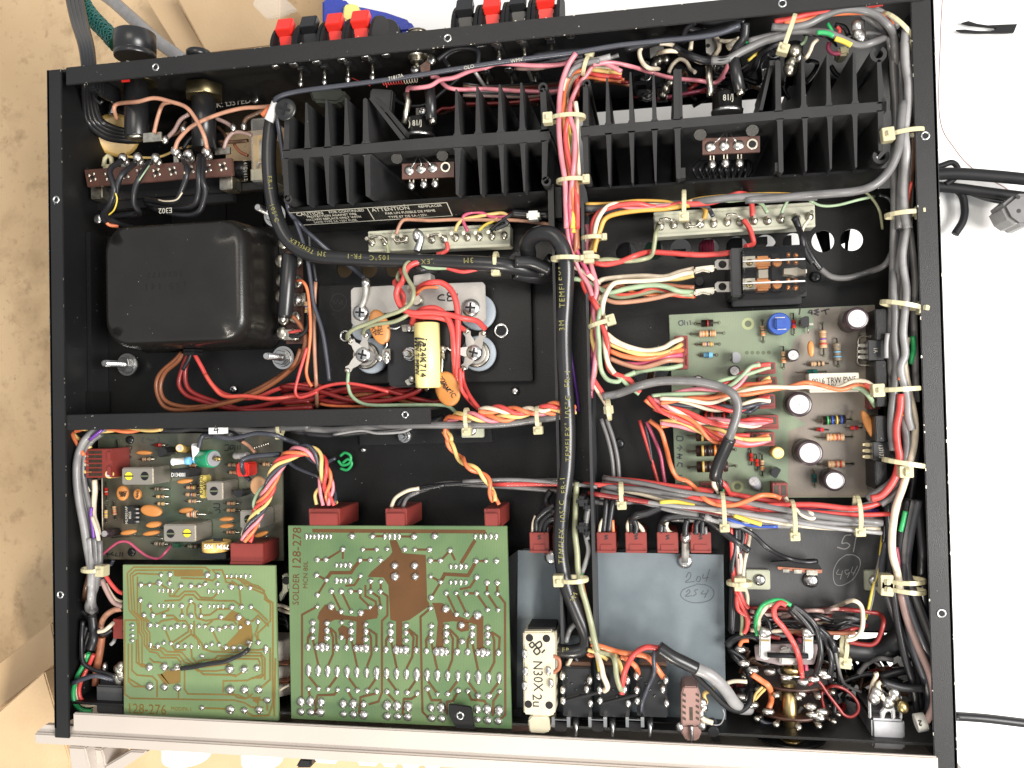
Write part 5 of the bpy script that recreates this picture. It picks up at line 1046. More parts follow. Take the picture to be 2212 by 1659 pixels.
traces(lb, ["1.5:240,165 1485,172 1500,200", "678,205 765,205", "870,207 980,208", "607,302 708,300", "985,302 1090,303", "275,375 340,375 462,300 460,370", "587,378 660,378", "1097,382 1170,382 1240,308 1275,380", "1428,385 1500,385", "1.4:340,520 375,470 520,470 545,430 590,378", "1.4:1172,537 1200,480 1370,490 1400,440 1428,385", "1.4:1420,235 1320,400",
  "272,487 343,523 277,632", "590,493 545,560 480,565", "380,605 450,752", "450,605 520,752", "587,605 587,650 660,720", "520,605 587,605", "663,530 662,607", "737,533 735,607", "625,560 625,640 700,680 712,780", "662,607 725,650 735,720", "735,607 785,640 785,780 745,820 745,1340 720,1405 650,1425", "277,715 165,775 165,1380",
  "1100,497 1172,537 1103,650", "1212,617 1285,772", "1285,617 1360,772", "1432,620 1512,738", "1508,620 1588,740", "1357,620 1432,620", "1508,543 1508,620", "1582,543 1582,620 1638,690 1640,1500 1600,1540", "1432,503 1385,575 1310,590", "1098,728 1025,790 1035,1330 1040,1480 1080,1520", "243,950 283,1140", "370,880 390,940 390,1060 352,1150", "522,950 565,1150", "640,880 665,940 670,1060 637,1150", "810,960 852,1160", "940,890 975,940 965,1080 925,1160", "1103,970 1148,1180", "1235,900 1260,950 1255,1100 1222,1190", "1400,970 1445,1190", "1540,900 1560,960 1560,1120 1520,1200",
  "208,1010 208,940 243,880", "418,1015 410,910 370,870", "705,1025 705,920 650,880", "995,1032 1000,930 940,880", "1292,1045 1295,940 1235,880", "1593,1050 1600,940 1540,900", "488,1013 490,950 520,900", "775,1028 775,960 810,900", "1070,1037 1065,960 1100,900", "1367,1045 1367,960 1400,900", "213,1220 285,1310", "422,1220 355,1310", "494,1220 568,1320", "708,1230 638,1330", "780,1230 855,1330", "998,1240 930,1340", "1075,1250 1148,1350", "1297,1250 1222,1350", "1370,1260 1445,1360", "1597,1260 1522,1360",
  "215,1320 225,1395", "425,1320 400,1355 280,1360 265,1400 265,1500", "498,1330 540,1400", "708,1345 620,1365 590,1375 580,1500", "782,1340 855,1420", "1002,1355 960,1385 905,1385 895,1500", "1075,1320 1105,1395 1170,1395 1177,1430", "1300,1330 1260,1400 1215,1410 1215,1500", "1370,1335 1395,1390 1490,1400 1510,1440", "1600,1335 1555,1400 1550,1510"], 'tracebrown', D3, .76)
joints(lb, ' '.join(f'{x},207,13,24' for x in list(range(197, 385, 29))+[765, 800, 835, 870]+list(range(1422, 1580, 38)))+' '+' '.join(f'{x},{y},14,22' for y, l in ((415, (415, 448, 480, 513)), (425, (1245, 1280, 1317, 1355)), (527, (415, 448, 480, 515)), (540, (1245, 1280, 1317, 1355))) for x in l), D3)
joints(lb, "530,203,24 678,205,24 980,208,24 1128,205,24 462,300 607,302 708,300 785,298 912,300 985,302 1090,303 1240,308 275,375 340,375 587,378 660,378 733,378 1097,382 1170,382 1428,385 1500,385 1577,385 840,418,28 983,418,30 840,497,28 988,497,28 272,487 343,523 590,493 1100,497 1172,537 1432,503 663,530 737,533 1508,543 1582,543 277,632 380,605 450,605 520,605 587,605 662,607 735,607 1103,650 1212,617 1285,617 1357,620 1432,620 1508,620 1585,622 277,715 377,715,25 450,752 522,752 592,760,25 660,720 735,720 1098,728 1208,732,28 1287,772 1360,772 1438,778,28 1512,738 1588,740 453,830 1322,850,28 453,938,20,25 1328,968,22", D3)
joints(lb, ' '.join(f'{x},{y+k*(x-243)*.028+0:.0f},{22 if k else 20},{h}' for x in (243, 347, 522, 630, 810, 920, 1103, 1213, 1400, 1513) for y, h, k in ((832, 20, 1), (885, 28, 1), (940, 20, 1))), D3)
joints(lb, ' '.join(f'{x+q},{y},26,30' for x, y in ((312, 1010), (595, 1018), (885, 1030), (1178, 1042), (1478, 1050)) for q in (-34, 0, 34))+' 208,1010,20,26 418,1015,20,26 488,1013,20,26 705,1025,20,26 775,1028,20,26 995,1032,20,26 1070,1037,20,26 1292,1045,20,26 1367,1045,20,26 1593,1050,20,26', D3)
joints(lb, ' '.join(f'{x},{1178+(x-213)*.041:.0f},21,44' for x in (213, 283, 352, 422, 494, 565, 637, 708, 780, 852, 925, 998, 1075, 1148, 1222, 1297, 1370, 1445, 1520, 1597)), D3)
joints(lb, "215,1310 285,1312 355,1315 425,1318 498,1320 568,1325 638,1328 708,1330 782,1332 855,1337 930,1340 1002,1345 1075,1312 1148,1350 1222,1350 1300,1325 1370,1328 1445,1362,23 1522,1365,23 1600,1330 160,1405,28,34 228,1405,26,34 305,1410,26,32 160,1478,28 232,1482,28 300,1482,28 468,1420,28,34 540,1422,28,34 615,1425,24,32 468,1495,26 540,1497,28 613,1500,28 785,1432,30,34 855,1437,28,34 935,1440,28,34 785,1510,28 860,1512,28 933,1515,28 1105,1450,28,34 1177,1450,28,34 1108,1525,28 1182,1527,28 1438,1460,28,34 1510,1462,28,34 1595,1470,28,34 1440,1535,26 1513,1540,28 1590,1545,28", D3)
text(lb, '128-278', 130, 295, D3-.05, 6.4, 88, m='tracebrown'); text(lb, 'SOLDER', 122, 590, D3-.05, 4.8, 88, m='tracebrown', sx=.9); text(lb, 'MCN 80L', 192, 485, D3-.05, 3.4, 88, m='tracebrown')
br = prism('mounting_bracket', '1228,1420 1380,1440 1400,1455 1418,1610 1280,1598 1228,1500', 1, 2.2, 'blacksatin', None, bev=.0004); tag(br, 'small black tab with a threaded hole over the edge of the larger green board', 'bracket')
p = P(1312, 1507, 1); bm = bmesh.new(); lathe('', p-Z*.001, p+Z*.0004, [(0, 2), (.7, 2), (1, 1.8), (1, 1.2), (.2, 1.2)], None, None, 20, bm=bm); newbm(bm, 'threaded_insert', 'steel', br); vcyl('insert_bore', 1312, 1507, 1.15, .7, 1, 'bmatte', br)
# connectors above the two boards
for x0, y0, x1, y1, lab in ((212, -20, 455, 128, 'wide red connector above the left end of the larger green board'), (768, -20, 942, 126, 'red connector with black and white wires above the middle of the larger green board'), (1485, -20, 1617, 128, 'narrow red connector above the right end of the larger green board')):
    o = plug(None, x0, y0+25, x1-15, y1+20, 8, 4, horiz=True, db=34, cav=False); tag(o, lab, 'connector', 'red connectors'); pbox('step', x0+4, y0+58, x1-32, y1+20, 6.5, 8, 'redplug', o, bev=.0003)
F('B2'); o = plug(None, 652, 545, 740, 695, 16, 4, db=34, cav=False); tag(o, 'red connector at the left edge of the smaller green board', 'connector', 'red connectors')
# ---------------- back panel parts ----------------
def PY(x, y, Yw):
    a = _f[0]; X = (a[0]+x/a[2])/1.82278; Y = (a[1]+y/a[2])/1.82278; r = RM @ V(((X-1106)/FPX, -(Y-829.5)/FPX, -1)); return CC+r*((Yw-CC.y)/r.y)
YB = L-.0013; NY = V((0, -1, 0))
def backrivet(par, x, y, r=2.): p = PY(x, y, YB); screw(par, p, r, NY, cross=False, h=.5)
def backpin(par, x0, y0, x1, y1, r=1.1):
    p = PY(x0, y0, YB); q = P(x1, y1, -p.z*1000-2); q.x = p.x+.0005
    tube('pin', [p, p.lerp(q, .5), q], r*.8, 'tin', par, 6); blob(par, q, r*1.3, r*1.9, r*1.3)
F('T2')
for nm, units, lab in ((0, ((150, 310, 300), (310, 472, 285), (480, 640, 265), (645, 820, 245)), 'speaker terminal block with three red levers and one black lever'), (1, ((1342, 1512, 175), (1522, 1692, 160), (1700, 1862, 145), (1872, 2055, 130)), 'speaker terminal block with alternating black and red levers')):
    t = thing('speaker_terminal', lab, 'terminal', 'spring speaker terminals on the back panel')
    for i, (x0, x1, yb_) in enumerate(units):
        a = P(x0, yb_, 14); b = P(x1-8, yb_-110, 14); y0 = L+.0002; y1 = L+.023; q = []
        bm = bmesh.new(); zz = -.012
        for xx in (a.x, b.x-.0009):
            n = 10; ring = []
            for k in range(n+1):
                an = math.pi/2*k/n; ring.append((y0+math.sin(an)*(y1-y0), -.034+math.cos(an)*.028))
            ring = [(y0, -.034)]+ring
            for s_ in (0, .0016):
                pass
            vs = [[bm.verts.new((xx+s_, yy_, z_)) for yy_, z_ in ring] for s_ in (0, .0016)]
            bm.faces.new(vs[0]); bm.faces.new(vs[1][::-1])
            for k in range(len(ring)): j = (k+1) % len(ring); bm.faces.new((vs[0][k], vs[0][j], vs[1][j], vs[1][k]))
        bb(bm, V(((a.x+b.x)/2, y0+.006, -.026)), (b.x-a.x, .012, .028))
        newbm(bm, 'housing', 'bmatte', t)
        red = (nm == 0 and i != 1) or (nm == 1 and i % 2 == 1); w = (b.x-a.x)*.66; cx = (a.x+b.x)/2
        bm = bmesh.new(); rt = Matrix.Rotation(math.radians(-28), 3, 'X')
        bb(bm, V((cx, y0+.0145, -.0115)), (w, .0085, .0045), rt); bb(bm, V((cx, y0+.0085, -.0135)), (w*.86, .0075, .004), Matrix.Rotation(math.radians(10), 3, 'X'))
        newbm(bm, 'lever', 'redtab' if red else 'bplastic', t, bev=.0004)
bt = thing('speaker_terminal_pins', 'row of riveted solder pins inside the back panel behind the speaker terminals', 'terminals')
for x, y in ((145, 445), (265, 430), (420, 415), (590, 400), (750, 382), (885, 368), (1620, 290), (1790, 272), (1980, 250), (2120, 240), (1545, 475), (1705, 465), (1870, 450)): backrivet(bt, x, y, 2.6 if x not in (145, 885, 2120) else 2.3)
for a in ((317, 455, 318, 560), (475, 440, 478, 548), (632, 420, 635, 530), (795, 400, 800, 515), (1640, 310, 1650, 395), (1810, 290, 1825, 395), (1990, 280, 2000, 390), (1560, 490, 1575, 585), (1725, 480, 1735, 600), (1880, 470, 1890, 580)):
    backpin(bt, *a); p = PY(a[0], a[1], YB-.001); box('pin_block', p+V((0, .0, -.004)), (.004, .002, .009), 'bplastic', bt)
cxn = thing('antenna_connector', 'threaded metal coaxial connector between the two speaker terminal blocks', 'connector')
a = P(1098, 205, 24); lathe('thread', V((a.x, L-.002, a.z)), V((a.x, L+.0115, a.z)), [(i/22, 5.4 if i % 2 else 4.9) for i in range(23)], 'tin', cxn, 28, smooth=False)
ycyl('lock_nut', 1015, 1175, 350, 378, 26, [(0, 1), (1, 1)], 'tin', cxn, 6); ycyl('inner_thread', 1048, 1140, 378, 420, 26, [(i/8, 1 if i % 2 else .9) for i in range(9)], 'tin', cxn, 24)
tube('centre_pin', pts('1095,420 1090,470', 26), 1.6, 'tin', cxn); blob(cxn, P(1080, 470, 24), 2.4); blob(cxn, P(1190, 400, 24), 2.4, 3)
for i in range(10):
    y = 395+i*9; wire(cxn, 'bwn' if i % 2 else 'gry', .35, 24, f'1180,{y-10} {1150-i*3},{y+20} {1110+i*2},{y+50}', name='shield_strand')
rcl = thing('antenna_coil', 'small coil wound with red wire below the threaded connector', 'coil'); rs_ = []
cp = resample(smoothpath(pts('862,556 1000,546', 22), 3), .0002)
for i, p in enumerate(cp): rs_.append(p+V((0, math.cos(i*.9), math.sin(i*.9)))*.0012)
tube('winding', rs_, .22, 'w_red', rcl, 5); cp = resample(smoothpath(pts('1005,546 1095,536', 22), 3), .0002)
tube('winding', [p+V((0, math.cos(i*.9), math.sin(i*.9)))*.0012 for i, p in enumerate(cp)], .22, 'w_wht', rcl, 5); wire(rcl, 'red', .3, 22, '870,555 885,560 890,585'); wire(rcl, 'drd', .3, 24, '650,520 720,550 780,575')
pkw = thing('wiring_harness', 'dusty pink wires running from the left thermal switch along the back wall', 'wires')
wire(pkw, 'pnk', 1.35, 8, '1025,625,12 1035,590 1080,590,4 1180,575 1250,535 1340,520 1450,475 1560,450,2 1650,425 1900,440,6 2080,425 2150,360,-1'); wire(pkw, 'pnk', 1.3, 10, '1185,515,14 1230,520 1290,580,10 1380,600 1550,595,14 1700,605 1950,615,20 2100,600')
wire(pkw, 'blk', 1.6, 10, '1230,400 1330,330 1450,320 1500,350 1500,440'); wire(pkw, 'blk', 1.4, 20, '1560,300 1450,320 1350,340 1280,390 1310,450')
wire(pkw, 'blk', 1.3, 40, '880,600 1000,700 1150,700 1280,600 1400,500'); wire(pkw, 'drd', 1.3, 34, '1220,760 1260,730 1330,725 1400,700 1700,690 1950,660'); wire(pkw, 'cof', 1.2, 38, '1250,770 1400,715 1600,700 1900,700')
for k in range(6): wire(pkw, ('blk', 'cof', 'drd', 'gry', 'blk', 'mau')[k], 1.1, 34, f'1400,{560+k*16} 1600,{575+k*14},40 1850,{560+k*18},40 2080,{540+k*14},30')
for a, b, c, d_ in ((1480, 480, 1600, 665), (1820, 430, 1870, 560)): tube('spring_arm', pts(f'{a},{b},24 {c},{d_},50', 30), 1, 'alu', pkw, 4)
inb = prism('inner_bracket', '780,590 930,600 915,760 870,745 770,660', 24, 30, 'darksheet', None, bev=.0008); tag(inb, 'dark plastic block standing behind the left heat sink', 'block')
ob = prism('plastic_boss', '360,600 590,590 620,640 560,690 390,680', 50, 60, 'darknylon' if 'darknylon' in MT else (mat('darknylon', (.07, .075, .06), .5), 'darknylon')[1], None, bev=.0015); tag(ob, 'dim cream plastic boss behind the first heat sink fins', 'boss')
F('T3')
jk = thing('jack_panel', 'grey metal jack plate with round rivets behind the right heat sink', 'panel')
prism('plate', '640,360 1500,250 1560,640 760,720', 60, 61.5, 'darksheet', jk); prism('plate', '1500,420 1790,360 1790,600 1560,640', 56, 57.5, 'darksheet', jk)
for x, y in ((815, 480), (815, 552), (830, 690), (1345, 500), (1330, 640), (1745, 385), (1680, 535), (1660, 600)):
    p = P(x, y, 55); bm = bmesh.new(); lathe('', p-Z*.001, p+Z*.0006, [(0, 3.2), (.6, 3.2), (1, 2.9), (1, 1.8), (.3, 1.7)], None, None, 20, bm=bm); newbm(bm, 'eyelet', 'steel', jk)
for x, y, w, h in ((720, 520, 90, 22), (740, 590, 80, 22), (760, 650, 70, 20), (900, 470, 60, 30), (1120, 380, 40, 60), (1000, 420, 40, 50), (1200, 340, 60, 90), (900, 640, 80, 60), (1050, 620, 70, 40)): pbox('contact_block', x, y, x+w, y+h, 50, 58, 'bplastic', jk)
for x, y in ((880, 375), (905, 440), (960, 430), (1080, 390), (960, 640), (990, 600), (1290, 380), (1280, 470), (880, 460), (940, 690), (1360, 490), (1310, 390)): blob(jk, P(x, y, 44), 2.4, 3, 2, m='tin')
prism('jack_tab', '1250,285 1330,265 1345,320 1290,400 1255,380', 20, 21, 'alu', jk); vcyl('tab_hole', 1268, 330, 1, 19.8, 20.5, 'bmatte', jk, 10)
prism('jack_tab', '845,350 940,320 950,370 880,400 850,420', 30, 31, 'alu', jk)
for x in (880, 1280): pbox('tab', x-28, 180, x+28, 250, 24, 25, 'darksheet', jk)
jw2 = thing('wiring_harness', 'cream wires looping around the jack contacts behind the right heat sink', 'wires')
for c, r, s_ in (('wht', 1.35, '1050,345,14 980,320 880,315 800,335 770,380 790,450 840,495 910,500,24'), ('wht', 1.35, '1100,385,14 1020,370 960,372 910,385,20'), ('wht', 1.35, '1140,360,18 1150,290 1180,240 1230,220 1290,240 1340,290 1350,350 1320,400,20'), ('wht', 1.2, '1350,295,16 1400,300 1450,295 1490,280,14'), ('wht', 2.2, '1410,345,16 1475,305,16'), ('wht', 1.25, '980,530,30 1010,470 1060,430 1110,450 1140,500 1175,525,28'), ('wht', 1.2, '1140,400 1180,440 1230,455,20'),
                 ('blk', 2.3, '1020,340,14 1080,380 1150,410,10 1250,440 1340,440,8 1420,430'), ('gry', 2.4, '1290,440,8 1400,435,8 1500,380 1600,330 1700,290 1850,250'), ('blk', 1.7, '1180,150,6 1300,160 1450,145 1530,160'), ('blk', 1.8, '1080,310,16 1110,210,10 1180,155,6'), ('blk', 1.9, '1100,200 1300,240,12 1420,200'),
                 ('pnk', 1.3, '430,470,2 560,455,6 700,480,10 850,525,22 1000,565 1200,585 1320,600,26 1390,520,20 1420,450,16'), ('mgt', 1.2, '900,720,50 1100,680 1280,640 1380,560,30'), ('drd', 1.2, '700,700,60 900,730 1080,700 1250,660,50'), ('blk', 2.4, '1540,170,2 1530,270,4 1480,340,8 1440,420,12'), ('blk', 1.8, '1300,560,40 1500,560 1600,500,24 1640,400,16 1740,340,10 1850,290'), ('blk', 1.8, '1350,500,36 1500,560 1640,600 1640,460,24 1720,380,16'), ('blk', 1.5, '1160,770,70 1250,720 1420,650,60'),
                 ('blk', 2.8, '660,360,14 900,300 1100,275 1500,190,2'), ('gry', 1.3, '400,470,10 470,440 560,420,14 620,400'), ('blk', 1.4, '0,400,14 200,370 400,355 600,330')): wire(jw2, c, r, 12, s_)
rg = random.Random(5)
for k in range(16):
    x0 = rg.uniform(650, 1500); y0 = rg.uniform(420, 700); q = ' '.join(f'{x0+i*60+rg.uniform(-30, 30):.0f},{y0+rg.uniform(-60, 60):.0f},{rg.uniform(48, 70):.0f}' for i in range(5)); wire(jw2, rg.choice(('blk', 'blk', 'cof', 'drd', 'gry', 'dgy')), rg.uniform(.8, 1.4), 50, q)
for x, y in ((1895, 385), (1875, 470), (1920, 420), (1860, 500)): blob(jw2, P(x, y, 14), 2.8, 3.2, 2.4)
F('T4')
for x, y, h in ((705, 190, 80), (715, 265, 50)): lathe('lug', P(x, y+h/2, 8), P(x, y-h/2, 8), [(0, 2.2), (1, 2.4)], 'steel', jw2, 12)
for x, y in ((690, 195), (715, 270), (700, 250)): blob(jw2, P(x, y, 5), 2.6, 3.2)
for c, r, s_ in (('grn', 1.1, '320,265,14 310,300 280,330'), ('wht', 1.1, '405,285,10 370,320 350,370 320,420 280,440,30'), ('ggn', 1.0, '475,170,10 500,210 520,250'), ('blk', 1.5, '530,180,12 600,200 630,260 680,320,6 750,320 760,280'), ('mgt', 1.3, '490,310,20 480,350 510,385 570,390'), ('blk', 1.6, '500,480,40 540,540 600,560 640,500'), ('blk', 1.5, '320,600,50 380,520 400,460 330,440,40'), ('blk', 1.2, '180,440,30 190,560 160,640 200,720'), ('red', 1, '545,195 565,215 560,240'), ('gry', 1.5, '620,280 760,240 880,250,10')): wire(jw2, c, r, 10, s_)
pbox('nylon_block', 555, 335, 635, 395, 20, 30, 'nylon', jw2, bev=.001)
for i in range(9): wire(jw2, ('blk', 'gry', 'blk', 'dgy')[i % 4], .8, 30, f'{260+i*30},{200+i*9} {330+i*20},{260-i*3},24 {460+i*10},{240+i*12},30', name='strand')
sj = thing('binding_post', 'dark bolt shaped terminal standing between right heat sink fins', 'terminal'); lathe('post', P(215, 590, 30), P(235, 330, 14), [(0, 3.4), (.5, 3.4), (.55, 4), (1, 4)], 'bplastic', sj, 14)
for x, y in ((240, 370), (220, 465), (205, 505)): blob(sj, P(x, y, 10), 3, 3.2, 2.4, m='tin')
# ---------------- right half ----------------
F('M3')
t2 = strip('pale terminal strip with twelve pins above the clear relay at right', ('872,262 2044,188 2048,355 880,430', '872,250 2044,176 2044,196 872,272', '878,410 2048,336 2048,356 878,432'), [(x, y+22) for x, y in ((920, 320), (1015, 310), (1115, 310), (1210, 305), (1305, 300), (1405, 290), (1500, 290), (1598, 280), (1697, 280), (1795, 270), (1905, 260), (2000, 250))])
for s_ in ('915,305 965,295 1010,310', '1105,325 1130,350 1180,350 1215,320', '1400,270 1450,262 1500,285'): tube('jumper', smoothpath(pts(s_, 21), 4), .6, 'tin', t2)
rl2 = thing('clear_relay', 'clear-cased relay with copper coloured coils beside the large pale green board', 'relay')
pbox('clear_cover', 1515, 505, 1985, 832, 8, 36, 'glass', rl2, bev=.0008); pbox('base_frame', 1428, 512, 1512, 860, 10, 38, 'bplastic', rl2, bev=.0006); pbox('frame_floor', 1440, 512, 1985, 860, 30, 38, 'bplastic', rl2)
for y in (614, 774): pbox('coil', 1612, y-46, 1725, y+40, 16, 26, 'copperwire', rl2, bev=.001); vcyl('rivet_contact', 1772, y, mm(30, 14), 14, 18, 'copperwire', rl2, 20); pbox('contact_bracket', 1520, y-42, 1612, y+34, 15, 22, 'tin', rl2); screw(rl2, P(1570, y, 14.8), 1.6, m='brass'); tube('ridge_highlight', pts(f'1520,{y-8} 1972,{y-26}', 7.8), .32, 'white', rl2, 6); tube('armature_spring', pts(f'1520,{y-2} 1972,{y-20}', 12), .3, 'captop', rl2, 6)  # thin white tubes on the cover are its glossy reflections put into shape and colour
pbox('yoke', 1728, 552, 1812, 820, 18, 26, 'dgy' if 'dgy' in MT else 'bmatte', rl2); pbox('armature_plate', 1635, 668, 1705, 725, 15, 24, 'ceram', rl2); prism('contact_carrier', '1820,660 1880,655 1915,650 1950,665 1985,665 1985,690 1945,700 1900,715 1880,705 1820,700', 14, 20, 'ceram', rl2)
for y in (560, 610, 745, 795): lathe('terminal_post', P(1838, y, 14), P(1862, y, 14), [(0, 1.2), (1, 1.2)], 'copperwire', rl2, 8); blob(rl2, P(1905, y+4, 14), 1.3, m='copperwire', name='contact_bead')
for y in (628, 790):
    plate('terminal_tab', [P(1318, y-20, 20), P(1335, y-35, 20), P(1425, y-37, 20), P(1425, y+38, 20), P(1335, y+38, 20), P(1318, y+20, 20)], [(P(1373, y, 20), mm(27, 20))], 20, 21.2, 'alu', rl2)
    prism('crimp', f'1165,{y+22} 1230,{y+12} 1290,{y+5} 1325,{y+5} 1325,{y+36} 1290,{y+62} 1230,{y+50} 1165,{y+72}', 16, 22, 'tin', rl2, bev=.0008)
vcyl('mount_hole', 1207, 750, 2.2, 37, 39.5, 'darksheet', rl2); pbox('bracket_foot', 1440, 860, 1950, 915, 30, 39, 'bplastic', rl2, bev=.0005)
F('O'); scs = screw(None, P(1762, 598, 39), 2.6, m='bplastic'); tag(scs, 'black cross head screw on the floor right of the clear relay', 'screw')
F('M3'); s3 = screw(None, P(283, 873, 37), 2.8, m='bplastic'); tag(s3, 'black cross head screw in the centre channel beside the black sleeve', 'screw')
# thermistor plate at right front
F('B5')
pt = thing('chalked_plate', 'dark grey metal plate chalked with 51 and a circled 494 at the lower right', 'plate')
prism('plate_body', '225,60 1110,60 1255,790 180,795', 34, 39, 'plategrey', pt, bev=.0003) if 'plategrey' in MT else prism('plate_body', '225,60 1200,60 1250,785 190,790', 34, 39, (mat('plategrey', (.055, .056, .058), .5, var=.08, bump=.1, spec=.4), 'plategrey')[1], pt, bev=.0003)
scribble(pt, 0, 0, 33.9, '975,172 935,178 915,225 945,222 965,240 935,262 885,250;1008,172 988,282', .5, 'chalk', 'chalk_mark')
scribble(pt, 0, 0, 33.9, '940,300 890,340 860,410 870,480 910,495 980,460 1025,390 1030,330 990,300 940,300;895,390 880,420 910,425;920,400 905,455;960,395 935,400 945,425 965,410 950,445;985,375 975,410 1000,415;1015,370 985,430', .35, 'chalk', 'chalk_mark')
screw(pt, P(718, 460, 33.5), 3.6, cross=False, h=.7)
for x0, y0, x1, y1, x, y, lab in ((300, 395, 460, 522, 390, 458, 'square nylon clip with rivet at the left of the chalked plate'), (1058, 398, 1235, 530, 1125, 465, 'square nylon clip with rivet at the right of the chalked plate')):
    o = pbox('nylon_mount', x0, y0, x1, y1, 31, 34, 'nylondim' if 'nylondim' in MT else (mat('nylondim', (.36, .37, .28), .45), 'nylondim')[1], None, bev=.0004); tag(o, lab, 'clip', 'nylon wire mounts'); screw(o, P(x, y, 30.8), 2.8, cross=False, h=.6)
tl = thing('terminal_board', 'small brown terminal piece at the end of the black wire on the chalked plate', 'terminal board'); prism('board', '505,375 790,395 788,415 740,420 508,392', 24, 27, 'w_brn', tl); pbox('lug', 540, 392, 580, 412, 23, 24, 'tin', tl); pbox('lug', 610, 395, 660, 418, 23, 24, 'tin', tl); pbox('lug', 690, 398, 760, 430, 23, 24, 'tin', tl); prism('backing', '465,345 750,330 790,395 505,378', 25, 28, 'bmatte', tl)
F('M2'); o = pbox('nylon_mount', 1225, 1560, 1390, 1700, 31, 34, 'nylondim', None, bev=.0004); tag(o, 'square nylon clip under the harness below the crossbar end', 'clip', 'nylon wire mounts'); screw(o, P(1305, 1650, 30.8), 2.6, cross=False, h=.6)
# grey shield box
F('B4')
sh = thing('shield_cover', 'blue-grey sheet metal shield pencilled 204 and 254 over the switch section', 'shield')
prism('top_sheet', '215,335 1465,362 1482,1398 208,1335', 26, 27.2, 'greysheet', sh)
a = [P(215, 335, 26), P(150, 385, 33), P(158, 1345, 33), P(208, 1335, 26)]; bm = bmesh.new(); f = bm.faces.new([bm.verts.new(p) for p in a]); r_ = bmesh.ops.extrude_face_region(bm, geom=[f]); bmesh.ops.translate(bm, vec=(0, 0, -.0012), verts=[v for v in r_['geom'] if isinstance(v, bmesh.types.BMVert)]); newbm(bm, 'bevelled_side', 'alushade', sh) if 'alushade' in MT else newbm(bm, 'bevelled_side', (mat('alushade', (.2, .21, .22), .4, .6), 'alushade')[1], sh)
pbox('side_skirt', 1455, 366, 1466, 1390, 27.4, 38, 'greysheet', sh); pbox('side_skirt', 232, 352, 1452, 360, 27.4, 38, 'greysheet', sh)
for x, y in ((418, 375), (1232, 400)): screw(sh, P(x, y, 25.9), 3.6, cross=False, h=.55)
scribble(sh, 0, 0, 25.9, '1238,500 1255,470 1268,478 1262,505 1235,530 1290,525;1310,495 1300,520 1320,525 1325,500 1308,492;1345,480 1340,505 1375,500;1382,450 1360,525', .3, 'pencil'); scribble(sh, 0, 0, 25.9, '1240,590 1255,575 1262,590 1235,615 1275,612;1310,575 1290,580 1300,600 1280,615;1345,580 1330,600 1360,600;1375,575 1350,625;1300,545 1220,575 1210,620 1280,655 1380,640 1408,590 1370,550 1300,540', .3, 'pencil')
tube('ground_strap', smoothpath(pts('1232,240,16 1235,290,18 1232,395,25', 10), 3), 2.4, 'alu', sh, 4); blob(sh, P(1235, 255, 14), 2.6, 3.2, 2.4)
for i, (x0, x1, lab) in enumerate(((285, 405, 'red connector left of the centre channel above the grey shield'), (692, 812, 'red connector just right of the centre channel above the grey shield'), (868, 1000, 'red connector marked with dashes, second right of the centre channel'), (1060, 1192, 'red connector with a cream loop left of the metal ground strap'), (1262, 1392, 'red connector numbered 75 right of the metal ground strap'))):
    o = plug(None, x0, 225, x1, 352, 14, 4, horiz=True, db=36, cav=False); tag(o, lab, 'connector', 'red connectors'); cx = (x0+x1)/2
    scribble(o, 0, 0, 13.8, f'{cx+10},245 {cx-8},250 {cx+8},262 {cx-10},268', .5); pbox('latch_window', x0+25, 300, x1-25, 345, 13.6, 14, 'redplug', o)
# switches along the front
ws = thing('slide_switch', 'cream slide switch printed N30X 2u at the left of the push switches', 'switch')
prism('switch_body', '245,830 425,828 440,870 440,1335 410,1345 250,1335', 2, 20, 'creamsw' if 'creamsw' in MT else (mat('creamsw', (.52, .47, .34), .45, var=.1, vs=90), 'creamsw')[1], ws, bev=.0008)
prism('actuator', '300,1338 385,1338 405,1365 410,1440 370,1450 285,1445 275,1365', 4, 16, 'creamsw', ws, bev=.0006)
for x, y in ((285, 868), (388, 872), (278, 1272), (405, 1278)): vcyl('rivet_hole', x, y, 1.8, 1.8, 3, 'bmatte', ws, 14)
for x, y in ((256, 960), (262, 1068), (256, 1155), (400, 1065), (415, 1140)): pbox('contact', x-14, y-22, x+14, y+22, 1.2, 3, 'tin', ws, bev=.0004); blob(ws, P(x, y+5, 1), 1.3, 2.2, .8)
text(ws, 'N30X', 335, 1100, 1.9, 6.4, -90, m='inktext', sx=.9); text(ws, '2u', 330, 1250, 1.9, 6.4, -90, m='inktext'); pbox('hold_clip', 275, 800, 440, 850, 6, 20, 'bmatte', ws)
scribble(ws, 300, 930, 1.8, '0,0 -15,-20 5,-35 15,-15 0,0;10,20 30,0 50,20 30,40 10,20;20,-20 50,-40 60,-15 40,0 20,-20;60,30 80,10', .7)
